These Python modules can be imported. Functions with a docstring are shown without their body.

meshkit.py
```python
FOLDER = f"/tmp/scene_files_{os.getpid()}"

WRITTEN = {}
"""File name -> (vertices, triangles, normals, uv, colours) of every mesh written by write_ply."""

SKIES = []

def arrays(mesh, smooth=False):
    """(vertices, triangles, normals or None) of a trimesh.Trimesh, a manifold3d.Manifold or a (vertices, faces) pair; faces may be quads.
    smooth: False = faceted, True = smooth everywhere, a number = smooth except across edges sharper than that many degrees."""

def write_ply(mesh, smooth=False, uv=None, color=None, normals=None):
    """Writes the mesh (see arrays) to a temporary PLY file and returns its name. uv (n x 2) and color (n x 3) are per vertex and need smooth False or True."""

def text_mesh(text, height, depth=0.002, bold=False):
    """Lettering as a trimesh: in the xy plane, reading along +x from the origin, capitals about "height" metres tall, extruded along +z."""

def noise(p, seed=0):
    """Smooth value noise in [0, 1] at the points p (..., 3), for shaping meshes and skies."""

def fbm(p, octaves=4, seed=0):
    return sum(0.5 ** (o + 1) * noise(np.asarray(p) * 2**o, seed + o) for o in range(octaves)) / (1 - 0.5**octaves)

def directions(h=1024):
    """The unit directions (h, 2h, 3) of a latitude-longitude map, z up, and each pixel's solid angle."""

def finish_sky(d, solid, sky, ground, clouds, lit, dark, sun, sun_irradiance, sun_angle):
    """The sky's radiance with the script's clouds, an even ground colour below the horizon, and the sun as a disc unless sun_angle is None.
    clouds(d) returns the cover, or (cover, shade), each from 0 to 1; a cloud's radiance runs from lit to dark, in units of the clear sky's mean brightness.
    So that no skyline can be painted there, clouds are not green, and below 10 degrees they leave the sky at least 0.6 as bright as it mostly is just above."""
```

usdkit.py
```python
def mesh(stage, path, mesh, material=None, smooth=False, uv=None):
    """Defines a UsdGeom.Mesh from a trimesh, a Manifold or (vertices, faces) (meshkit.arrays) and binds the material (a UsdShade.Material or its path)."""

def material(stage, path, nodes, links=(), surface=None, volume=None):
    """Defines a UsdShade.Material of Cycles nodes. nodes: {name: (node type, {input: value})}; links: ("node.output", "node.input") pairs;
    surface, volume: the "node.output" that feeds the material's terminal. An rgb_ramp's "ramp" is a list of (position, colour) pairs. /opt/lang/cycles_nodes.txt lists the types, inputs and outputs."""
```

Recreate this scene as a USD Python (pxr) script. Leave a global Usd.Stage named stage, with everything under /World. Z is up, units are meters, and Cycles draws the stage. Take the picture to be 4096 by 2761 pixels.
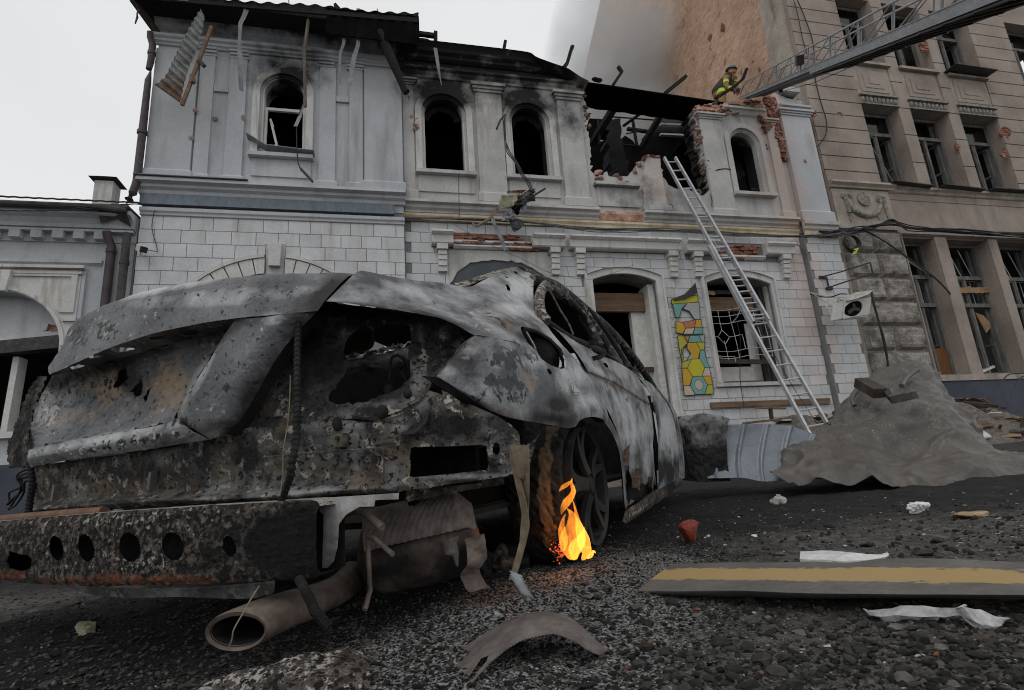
import math, random
import numpy as np, trimesh, usdkit, meshkit
import shapely, shapely.geometry as sg, shapely.affinity as sa
from shapely.ops import unary_union
from pxr import Usd, UsdGeom, UsdLux, UsdShade, Gf, Sdf, Vt
R = random.Random(7); NR = np.random.default_rng(7)
PI = math.pi

stage = Usd.Stage.CreateInMemory()
UsdGeom.SetStageUpAxis(stage, UsdGeom.Tokens.z); UsdGeom.SetStageMetersPerUnit(stage, 1.0)
UsdGeom.Xform.Define(stage, '/World'); UsdGeom.Scope.Define(stage, '/World/Looks')

# ---------------------------------------------------------------- camera
PITCH, ROLL, FPX, CAMZ = math.radians(14.19), math.radians(3.97), 2243.0, 0.40
FWD = np.array([0, math.cos(PITCH), math.sin(PITCH)]); UP0 = np.array([0, -math.sin(PITCH), math.cos(PITCH)]); RT0 = np.array([1., 0, 0])
RT = math.cos(ROLL) * RT0 - math.sin(ROLL) * UP0
UP = math.sin(ROLL) * RT0 + math.cos(ROLL) * UP0
CAM = np.array([0, 0, CAMZ])
cam = UsdGeom.Camera.Define(stage, '/World/camera')
cam.CreateHorizontalApertureAttr(36.0); cam.CreateVerticalApertureAttr(36.0 * 690 / 1024)
cam.CreateFocalLengthAttr(36.0 * FPX / 4096); cam.CreateClippingRangeAttr(Gf.Vec2f(0.05, 2000))
cam.CreateExposureAttr(0.0)
m = Gf.Matrix4d(); m.SetRow(0, Gf.Vec4d(*RT, 0)); m.SetRow(1, Gf.Vec4d(*UP, 0)); m.SetRow(2, Gf.Vec4d(*(-FWD), 0)); m.SetRow(3, Gf.Vec4d(*CAM, 1))
cam.AddTransformOp().Set(m)

# ---------------------------------------------------------------- overcast sky and its weak sun
SUN_EL, SUN_AZ = math.radians(52), math.radians(-150)      # azimuth of the direction towards the sun, from +y to +x
sky = UsdLux.DomeLight.Define(stage, '/World/sky')
sky.GetPrim().SetCustomDataByKey('kind', 'structure')
sky_mat = usdkit.material(stage, '/World/Looks/sky_overcast', {
    'tc': ('texture_coordinate', {}),
    'st': ('sky_texture', {'sky_type': 'single_scattering', 'sun_disc': False, 'sun_elevation': SUN_EL, 'sun_rotation': SUN_AZ}),
    'nz': ('noise_texture', {'scale': 1.6, 'detail': 4.0, 'roughness': 0.5}),
    'cl': ('rgb_ramp', {'ramp': [(0.25, (7.6, 7.7, 7.8)), (0.75, (8.8, 8.85, 8.85))]}),
    'mx': ('mix', {'fac': 0.95}),
    'bg': ('background_shader', {'strength': 0.1})},
    [('tc.generated', 'nz.vector'), ('nz.fac', 'cl.fac'), ('st.color', 'mx.color1'), ('cl.color', 'mx.color2'), ('mx.color', 'bg.color')], surface='bg.background')
UsdShade.MaterialBindingAPI.Apply(sky.GetPrim()).Bind(sky_mat)
sun = UsdLux.DistantLight.Define(stage, '/World/sun')
sun.CreateIntensityAttr(0.15); sun.CreateAngleAttr(25.0); sun.CreateNormalizeAttr(True); sun.CreateColorAttr(Gf.Vec3f(1.0, 0.97, 0.93))
sd = np.array([math.sin(SUN_AZ) * math.cos(SUN_EL), math.cos(SUN_AZ) * math.cos(SUN_EL), math.sin(SUN_EL)])
zz = sd; xx = np.cross([0, 0, 1.], zz); xx /= np.linalg.norm(xx); yy = np.cross(zz, xx)
sm = Gf.Matrix4d(); sm.SetRow(0, Gf.Vec4d(*xx, 0)); sm.SetRow(1, Gf.Vec4d(*yy, 0)); sm.SetRow(2, Gf.Vec4d(*zz, 0)); sm.SetRow(3, Gf.Vec4d(0, 0, 60, 1))
sun.AddTransformOp().Set(sm)

# ---------------------------------------------------------------- helpers: rays through the photograph (4096 x 2761) onto real planes
def unit(v): v = np.asarray(v, float); return v / np.linalg.norm(v)
def ray(px, py): return RT * ((px - 2048) / FPX) - UP * ((py - 1380.5) / FPX) + FWD
AZF = math.radians(76.4)
FU = np.array([math.sin(AZF), math.cos(AZF), 0]); FN = np.array([-math.cos(AZF), math.sin(AZF), 0]); FO = np.array([-5.880, 8.304, 0.0])
def fac(px, py, d=0.0):
    """Facade coordinates (s along the street front, d inward, z up) of a photo point lying on the plane d."""
    r = ray(px, py); t = ((FO - CAM) @ FN + d) / (r @ FN); p = CAM + r * t
    return np.array([(p - FO) @ FU, d, p[2]])
def fsz(px, py, d=0.0): q = fac(px, py, d); return (q[0], q[2])
def f2w(q): q = np.asarray(q, float); return FO + q[..., :1] * FU + q[..., 1:2] * FN + q[..., 2:3] * np.array([0, 0, 1.])
GN = unit([-0.03244, -0.03123, 0.99899])
def on_ground(px, py, h=0.0):
    r = ray(px, py); t = (-(CAM[2] - h / GN[2]) * GN[2]) / (r @ GN); return CAM + r * t
def ground0(x, y):
    lin = -(GN[0] * np.asarray(x, float) + GN[1] * np.asarray(y, float)) / GN[2]
    return np.clip(lin, -0.6, 0.85)
def at_depth(px, py, dep): return CAM + ray(px, py) * dep
# the car stands on the sloping street: x forward, y left, z up from the rear axle
_a = math.radians(24.0); CX = np.array([math.sin(_a), math.cos(_a), 0]); CX = unit(CX - GN * (CX @ GN)); CY = np.cross(GN, CX); CR = np.stack([CX, CY, GN])
_d = ray(1310 * 1.76096, 1298 * 1.76096); CG = CAM + _d * (-CAMZ * GN[2] / (_d @ GN)); CG = CG + CY * 0.80
CO = CR @ (CAM - CG)
def car(px, py, x=None, y=None, z=None, k=0.0, yc=0.1):
    """Car coordinates of a photo point on x = const (+ k*(y-yc)^2, the bowed tail), y = const or z = const."""
    d = CR @ ray(px, py)
    if x is not None:
        for kk in (k, k * 0.22):                             # the tail bows more on its near side
            A_, B_, C_ = kk * d[1] ** 2, 2 * kk * d[1] * (CO[1] - yc) - d[0], kk * (CO[1] - yc) ** 2 + x - CO[0]
            if A_ < 1e-9: t = -C_ / B_
            else: D_ = max(B_ * B_ - 4 * A_ * C_, 0.0); t = (-B_ - math.sqrt(D_)) / (2 * A_)
            if CO[1] + d[1] * t < yc: break
    elif y is not None: t = (y - CO[1]) / d[1]
    else: t = (z - CO[2]) / d[2]
    return CO + d * t
def car2w(q): return CG + np.asarray(q, float) @ CR

# ---------------------------------------------------------------- helpers: prims
_used = {}
def path_for(parent, name):
    base = (parent or '/World') + '/' + name; n = _used.get(base, 0); _used[base] = n + 1
    return base if n == 0 else f'{base}_{n:03d}'
def keys(prim, label=None, cat=None, group=None, kind=None):
    for k_, v_ in (('label', label), ('category', cat), ('group', group), ('kind', kind)):
        if v_: prim.SetCustomDataByKey(k_, v_)
    return prim
def thing(name, label=None, cat=None, group=None, kind=None, M=None, loc=None, rotz=0.0):
    x = UsdGeom.Xform.Define(stage, path_for(None, name))
    if M is not None: x.AddTransformOp().Set(M)
    elif loc is not None:
        x.AddTranslateOp().Set(Gf.Vec3d(*map(float, loc)))
        if rotz: x.AddRotateZOp().Set(math.degrees(rotz))
    keys(x.GetPrim(), label, cat, group, kind); return str(x.GetPath())
def prim_vars(mesh, v, pv):
    for nm, val in (pv or {}).items():
        UsdGeom.PrimvarsAPI(mesh).CreatePrimvar(nm, Sdf.ValueTypeNames.FloatArray, 'vertex').Set(Vt.FloatArray.FromNumpy(np.asarray(val, np.float32)))
def obj(parent, name, mesh, mat, smooth=False, pv=None, label=None, cat=None, group=None, kind=None):
    """ONE mesh prim. pv: {primvar: function of the vertices (n,3)} or arrays (only with smooth False / True)."""
    p = path_for(parent, name)
    v, f, n = meshkit.arrays(mesh, smooth)
    if pv and smooth not in (False, True): smooth = True; v, f, n = meshkit.arrays(mesh, True)
    mm = usdkit.mesh(stage, p, mesh, LOOK[mat], smooth=smooth)
    if pv: prim_vars(mm, v, {k_: (fn(v) if callable(fn) else fn) for k_, fn in pv.items()})
    keys(mm.GetPrim(), label, cat, group, kind); return p
class MB:
    """Collects shapes into one mesh."""
    def __init__(s): s.v, s.f, s.n = [], [], 0
    def add(s, v, f):
        v = np.asarray(v, float); f = np.asarray(f, int)
        if f.shape[1] == 4: f = np.vstack([f[:, [0, 1, 2]], f[:, [0, 2, 3]]])
        s.v.append(v); s.f.append(f + s.n); s.n += len(v); return s
    def tm(s, t): return s.add(t.vertices, t.faces)
    def box(s, a, b):
        (x0, y0, z0), (x1, y1, z1) = a, b
        v = [(x, y, z) for x in (x0, x1) for y in (y0, y1) for z in (z0, z1)]
        return s.add(v, [(0, 1, 3, 2), (4, 6, 7, 5), (0, 4, 5, 1), (2, 3, 7, 6), (0, 2, 6, 4), (1, 5, 7, 3)])
    def prism(s, poly, d0, d1):
        """A polygon in (s, z) of a facade, from depth d0 to d1."""
        for g in (poly.geoms if hasattr(poly, 'geoms') else [poly]):
            if g.geom_type != 'Polygon' or g.area < 1e-6: continue
            t = trimesh.creation.extrude_polygon(g, abs(d1 - d0), engine='earcut'); v = t.vertices
            s.add(np.stack([v[:, 0], min(d0, d1) + v[:, 2], v[:, 1]], 1), t.faces[:, ::-1])
        return s
    def tube(s, pts, r, n=8, cap=True):
        pts = np.asarray(pts, float); r = np.broadcast_to(np.asarray(r, float), len(pts)); t = np.gradient(pts, axis=0)
        up = np.array([0.13, 0.21, 0.97]); rings = []
        for p, q, rr in zip(pts, t, r):
            q = unit(q); a = np.cross(q, up)
            if np.linalg.norm(a) < 1e-3: a = np.cross(q, [1, 0, 0.1])
            a = unit(a); b = np.cross(q, a); th = np.arange(n) * 2 * PI / n
            rings.append(p + rr * (np.cos(th)[:, None] * a + np.sin(th)[:, None] * b))
        v = np.vstack(rings); f = []
        for i in range(len(pts) - 1):
            for j in range(n): f.append((i * n + j, i * n + (j + 1) % n, (i + 1) * n + (j + 1) % n, (i + 1) * n + j))
        s.add(v, f)
        if cap:
            for k0, o in ((0, 1), ((len(pts) - 1) * n, -1)):
                s.add(v[k0:k0 + n], [(0, j, j + 1)[::o] for j in range(1, n - 1)])
        return s
    def bar(s, p, q, w, h, up=(0, 0, 1)):
        p, q = np.asarray(p, float), np.asarray(q, float); t = unit(q - p); a = np.cross(t, up)
        if np.linalg.norm(a) < 1e-4: a = np.cross(t, (1, 0, 0))
        a = unit(a) * w / 2; b = unit(np.cross(a, t)) * h / 2
        v = [e + i * a + j * b for e in (p, q) for i in (-1, 1) for j in (-1, 1)]
        return s.add(v, [(0, 1, 3, 2), (4, 6, 7, 5), (0, 4, 5, 1), (2, 3, 7, 6), (0, 2, 6, 4), (1, 5, 7, 3)])
    def grid(s, P):
        n, m_ = P.shape[:2]; i = np.arange(n * m_).reshape(n, m_)
        return s.add(P.reshape(-1, 3), np.stack([i[:-1, :-1], i[1:, :-1], i[1:, 1:], i[:-1, 1:]], -1).reshape(-1, 4))
    def shell(s, P, t):
        """A sheet of thickness t over a grid of points."""
        n, m_ = P.shape[:2]; du = np.gradient(P, axis=0); dv = np.gradient(P, axis=1); nn = np.cross(du, dv); nn /= np.maximum(np.linalg.norm(nn, axis=-1, keepdims=True), 1e-9)
        Q = P - nn * t; s.grid(P); s.grid(Q[::-1])
        for a, b in ((P[0], Q[0]), (Q[-1], P[-1]), (Q[:, 0], P[:, 0]), (P[:, -1], Q[:, -1])): s.grid(np.stack([a, b]))
        return s
    def ribbon(s, pts, w, t=0.004, wdir=(1, 0, 0)):
        pts = np.asarray(pts, float); w = np.broadcast_to(np.asarray(w, float), len(pts)); wd = np.asarray(wdir, float)
        wd = np.broadcast_to(wd, pts.shape)
        return s.shell(np.stack([pts - wd * w[:, None] / 2, pts + wd * w[:, None] / 2], 1), t)
    def out(s):
        return (np.vstack(s.v), np.vstack(s.f))
    def tri(s, edge=None):
        v, f = s.out()
        if edge: v, f = trimesh.remesh.subdivide_to_size(v, f, edge, max_iter=12)
        return (v, f)
    def build(s, parent, name, mat, **kw): return obj(parent, name, s.out(), mat, **kw)
def spline(pts, n):
    """Catmull-Rom through the points, n samples even along the chord."""
    P = np.asarray(pts, float)
    if len(P) == 2: return P[0] + (P[1] - P[0]) * np.linspace(0, 1, n)[:, None]
    from scipy.interpolate import PchipInterpolator
    L = np.r_[0, np.cumsum(np.maximum(np.linalg.norm(np.diff(P, axis=0), axis=1), 1e-6))]
    return PchipInterpolator(L, P)(np.linspace(0, L[-1], n))
def loft(rows, nu, nv, smooth=True):
    A = np.stack([spline(r, nu) for r in rows])            # rows x nu
    from scipy.interpolate import PchipInterpolator
    d = np.r_[0, np.cumsum(np.maximum(np.linalg.norm(np.diff(A, axis=0), axis=2).mean(1), 1e-6))]
    if len(rows) == 2 or not smooth:
        from scipy.interpolate import interp1d
        return interp1d(d, A, axis=0)(np.linspace(0, d[-1], nv))
    return PchipInterpolator(d, A, axis=0)(np.linspace(0, d[-1], nv))
def fbm(p, sc=1.0, oc=4, seed=0): return meshkit.fbm(np.asarray(p) * sc, oc, seed)
def sstep(a, b, x): t = np.clip((np.asarray(x, float) - a) / (b - a), 0, 1); return t * t * (3 - 2 * t)
def arch(c, hw, z0, zs, n=20, rise=None):
    """Opening outline: straight jambs to zs, then a semicircle (or a segment of the given rise)."""
    if rise is None: a = np.linspace(0, PI, n); top = [(c + hw * math.cos(t), zs + hw * math.sin(t)) for t in a]
    else:
        r_ = (hw * hw + rise * rise) / (2 * rise); a0 = math.asin(hw / r_); a = np.linspace(a0, -a0, n); top = [(c + r_ * math.sin(t), zs + rise - r_ + r_ * math.cos(t)) for t in a]
    return sg.Polygon([(c - hw, z0), (c + hw, z0)] + top)
def rect(a, b, c, d): return sg.box(min(a, c), min(b, d), max(a, c), max(b, d))
def rough_poly(pts, amp=0.03, step=0.05, seed=0):
    """An outline with a broken edge."""
    P = np.asarray(list(pts) + [pts[0]], float); rr = np.random.default_rng(seed); o = []
    for a, b in zip(P[:-1], P[1:]):
        n = max(1, int(np.linalg.norm(b - a) / step))
        for i in range(n): o.append(a + (b - a) * i / n + rr.normal(0, amp, 2) * (0.4 + (i > 0)))
    return sg.Polygon(o).buffer(0)
def rock(seed, size=(1, 1, 1), sub=1, rough=0.25):
    t = trimesh.creation.icosphere(sub, 0.5); v = t.vertices; rr = np.random.default_rng(seed)
    for _ in range(6):                                      # flat broken faces
        n = unit(rr.normal(size=3)); h = rr.uniform(0.22, 0.42); e = np.maximum(v @ n - h, 0); v = v - e[:, None] * n
    v = v * (1 + rough * (meshkit.noise(v * 3 + seed, seed) - 0.5)[:, None]); return trimesh.Trimesh(v * np.asarray(size), t.faces, process=False)
# ---------------------------------------------------------------- materials
LOOK = {}
def g3(v): return (v, v, v) if np.isscalar(v) else tuple(v)
def look(name, stops, scale=2.0, detail=6.0, rough=0.85, fine=40.0, vary=0.25, bump=0.3, bdist=0.01, spec=0.3, metal=0.0, masks=(), streak=None, rand=0.0, stretch=None, coord='object'):
    """Noise-coloured surface. masks: (primvar, colour, noise scale, softness) laid over in turn wherever the primvar says; noise breaks their edges."""
    N = {'tc': ('texture_coordinate', {}), 'n1': ('noise_texture', {'scale': scale, 'detail': detail, 'roughness': 0.62}),
         'n2': ('noise_texture', {'scale': fine, 'detail': 5.0, 'roughness': 0.65}),
         'r1': ('rgb_ramp', {'ramp': [(p, g3(c)) for p, c in stops]}), 'r2': ('rgb_ramp', {'ramp': [(0.3, g3(1 - vary)), (0.7, g3(1 + vary))]}),
         'mu': ('mix', {'mix_type': 'multiply', 'fac': 1.0}), 'bp': ('bump', {'strength': bump, 'distance': bdist}),
         'p': ('principled_bsdf', {'roughness': rough, 'specular_ior_level': spec, 'metallic': metal})}
    src = 'tc.' + coord; Lk = []
    if stretch is not None:
        N['mp'] = ('mapping', {'scale': stretch}); Lk.append((src, 'mp.vector')); src = 'mp.vector'
    Lk += [(src, 'n1.vector'), (src, 'n2.vector'), ('n1.fac', 'r1.fac'), ('n2.fac', 'r2.fac'), ('r1.color', 'mu.color1'), ('r2.color', 'mu.color2'), ('bp.normal', 'p.normal')]
    out = 'mu.color'
    if streak:
        col, st, lo, hi = streak
        N['sm'] = ('mapping', {'scale': st}); N['sn'] = ('noise_texture', {'scale': 1.0, 'detail': 4.0, 'roughness': 0.6})
        N['sr'] = ('rgb_ramp', {'ramp': [(lo, g3(0.0)), (hi, g3(1.0))]}); N['sx'] = ('mix', {'color2': g3(col)})
        Lk += [('tc.object', 'sm.vector'), ('sm.vector', 'sn.vector'), ('sn.fac', 'sr.fac'), ('sr.color', 'sx.fac'), (out, 'sx.color1')]; out = 'sx.color'
    hgt = 'n2.fac'
    for i, (pv, col, sc, soft, *rl) in enumerate(masks):
        a, b, c, d, e, f_ = (f'a{i}', f'b{i}', f'c{i}', f'd{i}', f'e{i}', f'f{i}')
        N[a] = ('attribute', {'attribute': pv}); N[b] = ('noise_texture', {'scale': sc, 'detail': 6.0, 'roughness': 0.62})
        N[c] = ('math', {'math_type': 'add'}); N[d] = ('map_range', {'from_min': 1.0 - soft - 0.05, 'from_max': 1.0 + soft - 0.05, 'clamp': True}); N[e] = ('mix', {'color2': g3(col)})
        N[f_] = ('map_range', {'from_min': 0.25, 'from_max': 0.75, 'to_min': 0.0, 'to_max': 1.0, 'clamp': True})
        q, w_ = f'q{i}', f'w{i}'
        N[q] = ('math', {'math_type': 'multiply', 'value2': 6.0, 'use_clamp': True}); N[w_] = ('math', {'math_type': 'multiply'})
        Lk += [(src, b + '.vector'), (b + '.fac', f_ + '.value'), (a + '.fac', q + '.value1'), (q + '.value', w_ + '.value1'), (f_ + '.result', w_ + '.value2'), (w_ + '.value', c + '.value1'), (a + '.fac', c + '.value2'), (c + '.value', d + '.value'), (d + '.result', e + '.fac'), (out, e + '.color1')]; out = e + '.color'
        if rl:
            h_ = f'h{i}'; N[h_] = ('math', {'math_type': 'multiply_add', 'value2': rl[0]}); Lk += [(d + '.result', h_ + '.value1'), (hgt, h_ + '.value3')]; hgt = h_ + '.value'
    if rand:
        N['oi'] = ('object_info', {}); N['or'] = ('map_range', {'to_min': 1 - rand, 'to_max': 1 + rand}); N['om'] = ('mix', {'mix_type': 'multiply', 'fac': 1.0})
        Lk += [('oi.random', 'or.value'), ('or.result', 'om.color2'), (out, 'om.color1')]; out = 'om.color'
    Lk += [(out, 'p.base_color'), (hgt, 'bp.height')]
    LOOK[name] = usdkit.material(stage, '/World/Looks/' + name, N, Lk, surface='p.BSDF'); return name
SOOT = ('soot', 0.012, 2.2, 0.42)
# street front plasters
look('plaster_grey', [(0.3, (0.36, 0.375, 0.395)), (0.5, (0.415, 0.43, 0.45)), (0.7, (0.465, 0.475, 0.49))], 1.1, vary=0.09, fine=26, bump=0.3, streak=((0.27, 0.275, 0.28), (3.5, 3.5, 0.5), 0.54, 0.78), masks=[('warm', (0.48, 0.36, 0.31), 1.6, 0.5), SOOT])
look('plaster_pale', [(0.3, (0.36, 0.355, 0.35)), (0.5, (0.435, 0.43, 0.425)), (0.7, (0.50, 0.49, 0.475))], 1.3, vary=0.11, fine=26, bump=0.35, streak=((0.24, 0.225, 0.20), (4, 4, 0.6), 0.52, 0.8), masks=[('warm', (0.50, 0.37, 0.31), 1.6, 0.5), SOOT])
look('painted_block', [(0.3, (0.45, 0.455, 0.465)), (0.55, (0.53, 0.535, 0.545)), (0.75, (0.59, 0.59, 0.595))], 2.2, vary=0.08, fine=30, bump=0.3, rand=0.07, streak=((0.36, 0.35, 0.335), (4, 4, 0.7), 0.56, 0.85), masks=[('warm', (0.54, 0.43, 0.38), 1.5, 0.5), SOOT])
look('block_joint', [(0.3, 0.16), (0.7, 0.24)], 3, vary=0.15, masks=[SOOT])
look('white_trim', [(0.3, (0.42, 0.415, 0.40)), (0.55, (0.53, 0.525, 0.51)), (0.8, (0.60, 0.60, 0.585))], 2.2, vary=0.10, fine=30, bump=0.3, streak=((0.28, 0.25, 0.20), (7, 7, 1.0), 0.55, 0.8), masks=[SOOT])
look('cream_cornice', [(0.3, (0.30, 0.225, 0.13)), (0.5, (0.50, 0.42, 0.29)), (0.75, (0.60, 0.54, 0.42))], 3.0, vary=0.2, bump=0.5, masks=[SOOT])
look('blue_flashing', [(0.3, (0.10, 0.125, 0.145)), (0.6, (0.15, 0.185, 0.215)), (0.8, (0.24, 0.28, 0.32))], 5.0, rough=0.55, vary=0.15, stretch=(1, 1, 0.3))
look('red_brick', [(0.3, (0.14, 0.05, 0.035)), (0.5, (0.225, 0.095, 0.065)), (0.75, (0.34, 0.21, 0.16))], 9.0, vary=0.3, fine=60, bump=0.8, rand=0.35, masks=[SOOT])
look('dusty_brick', [(0.3, (0.22, 0.085, 0.055)), (0.5, (0.38, 0.22, 0.16)), (0.7, (0.46, 0.36, 0.29))], 7.0, vary=0.3, fine=60, bump=1.0, rand=0.3, masks=[SOOT])
look('wall_rubble', [(0.3, (0.07, 0.062, 0.055)), (0.5, (0.17, 0.15, 0.13)), (0.7, (0.28, 0.245, 0.21))], 14.0, vary=0.45, fine=80, bump=1.0, bdist=0.03)
look('mortar_rubble', [(0.3, (0.20, 0.13, 0.10)), (0.5, (0.36, 0.30, 0.25)), (0.7, (0.42, 0.22, 0.15))], 12.0, vary=0.4, fine=70, bump=1.0, bdist=0.03, rand=0.2, masks=[SOOT])
look('charred_wood', [(0.3, 0.006), (0.6, 0.016), (0.8, 0.045)], 14.0, vary=0.5, fine=50, bump=1.0, bdist=0.02, rough=0.9)
look('soot_black', [(0.3, 0.003), (0.7, 0.009)], 2.0, vary=0.4, bump=0.3, rough=1.0, spec=0.03)
look('smoky_room', [(0.3, 0.03), (0.7, 0.07)], 0.9, vary=0.3, bump=0.2, rough=1.0, spec=0.05)
look('weathered_wood', [(0.3, (0.07, 0.055, 0.045)), (0.6, (0.15, 0.125, 0.105)), (0.8, (0.24, 0.21, 0.18))], 9.0, vary=0.3, stretch=(1, 1, 0.2))
look('room_grey', [(0.3, 0.018), (0.7, 0.04)], 0.8, vary=0.4, bump=0.3, rough=0.95, spec=0.1)
look('raw_wood', [(0.3, (0.10, 0.06, 0.038)), (0.6, (0.175, 0.115, 0.075)), (0.8, (0.25, 0.175, 0.12))], 6.0, vary=0.25, stretch=(0.25, 2, 2), rough=0.8)
look('rust_sheet', [(0.3, (0.10, 0.05, 0.03)), (0.6, (0.17, 0.095, 0.06)), (0.8, (0.22, 0.17, 0.13))], 9.0, vary=0.3, rough=0.75)
look('zinc_dull', [(0.3, (0.13, 0.14, 0.155)), (0.6, (0.22, 0.235, 0.25)), (0.8, (0.32, 0.335, 0.35))], 6.0, rough=0.5, vary=0.2, metal=0.3, spec=0.4)
look('roof_sheet', [(0.3, (0.03, 0.028, 0.028)), (0.6, (0.06, 0.055, 0.055)), (0.8, (0.10, 0.09, 0.08))], 6.0, rough=0.7, vary=0.3)
look('painted_roof_sheet', [(0.3, (0.07, 0.075, 0.075)), (0.5, (0.17, 0.19, 0.185)), (0.8, (0.28, 0.31, 0.30))], 7.0, rough=0.6, vary=0.25, masks=[('rust', (0.10, 0.05, 0.03), 9.0, 0.3)])
look('downpipe_brown', [(0.3, (0.035, 0.026, 0.028)), (0.7, (0.075, 0.06, 0.062))], 6.0, rough=0.55, vary=0.2)
look('cable_black', [(0.4, 0.016), (0.7, 0.04)], 30, rough=0.6, bump=0.1)
look('cable_grey', [(0.4, 0.08), (0.7, 0.17)], 30, rough=0.7, bump=0.1)
look('aluminium', [(0.3, (0.36, 0.37, 0.385)), (0.6, (0.50, 0.51, 0.53)), (0.8, (0.58, 0.59, 0.60))], 9.0, rough=0.42, vary=0.12, metal=0.55, spec=0.5)
look('boom_steel', [(0.3, (0.20, 0.205, 0.215)), (0.6, (0.29, 0.30, 0.315)), (0.8, (0.36, 0.37, 0.38))], 8.0, rough=0.42, vary=0.12, metal=0.35, spec=0.5)
look('boom_dark', [(0.3, 0.02), (0.6, 0.05), (0.8, 0.10)], 9.0, rough=0.5, vary=0.3, metal=0.3)
# brown house
look('brown_plaster', [(0.3, (0.20, 0.16, 0.138)), (0.5, (0.285, 0.236, 0.205)), (0.72, (0.36, 0.307, 0.268))], 0.9, vary=0.12, fine=24, bump=0.4, streak=((0.17, 0.145, 0.13), (3.0, 3.0, 0.45), 0.54, 0.82), masks=[('pale', (0.42, 0.36, 0.29), 3.0, 0.4)])
look('brown_trim', [(0.3, (0.22, 0.19, 0.16)), (0.5, (0.32, 0.28, 0.24)), (0.75, (0.42, 0.375, 0.325))], 2.0, vary=0.2, fine=34, bump=0.5, streak=((0.10, 0.09, 0.08), (5, 5, 0.7), 0.55, 0.8))
look('rough_stone', [(0.3, (0.08, 0.074, 0.066)), (0.45, (0.20, 0.185, 0.165)), (0.58, (0.31, 0.29, 0.26)), (0.8, (0.42, 0.395, 0.36))], 4.5, vary=0.3, fine=36, bump=1.0, bdist=0.03, rand=0.12)
look('plinth_blue', [(0.3, (0.035, 0.042, 0.058)), (0.7, (0.065, 0.075, 0.10))], 1.5, vary=0.15, rough=0.7)
look('old_frame', [(0.3, (0.07, 0.07, 0.068)), (0.6, (0.15, 0.15, 0.145)), (0.8, (0.24, 0.24, 0.23))], 8.0, vary=0.25, bump=0.5, stretch=(1.5, 1.5, 0.4))
look('dark_frame', [(0.3, (0.02, 0.018, 0.016)), (0.7, (0.06, 0.055, 0.05))], 8.0, vary=0.25)
look('fibreboard', [(0.3, (0.22, 0.135, 0.07)), (0.7, (0.34, 0.225, 0.125))], 4.0, vary=0.15)
look('fibreboard_brown', [(0.3, (0.12, 0.05, 0.018)), (0.7, (0.17, 0.075, 0.028))], 3.0, vary=0.12)
look('room_teal', [(0.3, (0.10, 0.115, 0.105)), (0.7, (0.19, 0.205, 0.19))], 0.9, vary=0.2, rough=0.95, spec=0.1)
look('egg_stone', [(0.3, (0.10, 0.095, 0.085)), (0.55, (0.25, 0.235, 0.21)), (0.8, (0.36, 0.34, 0.31))], 12.0, vary=0.3, bump=0.6)
look('white_plastic', [(0.3, (0.45, 0.44, 0.42)), (0.7, (0.60, 0.60, 0.57))], 8.0, rough=0.5, vary=0.15, bump=0.1)
look('white_metal', [(0.3, (0.36, 0.36, 0.36)), (0.7, (0.52, 0.52, 0.52))], 10.0, rough=0.5, vary=0.15, bump=0.1)
look('gray_board', [(0.3, (0.062, 0.07, 0.08)), (0.7, (0.10, 0.11, 0.122))], 2.5, vary=0.12, rough=0.8)
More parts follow.
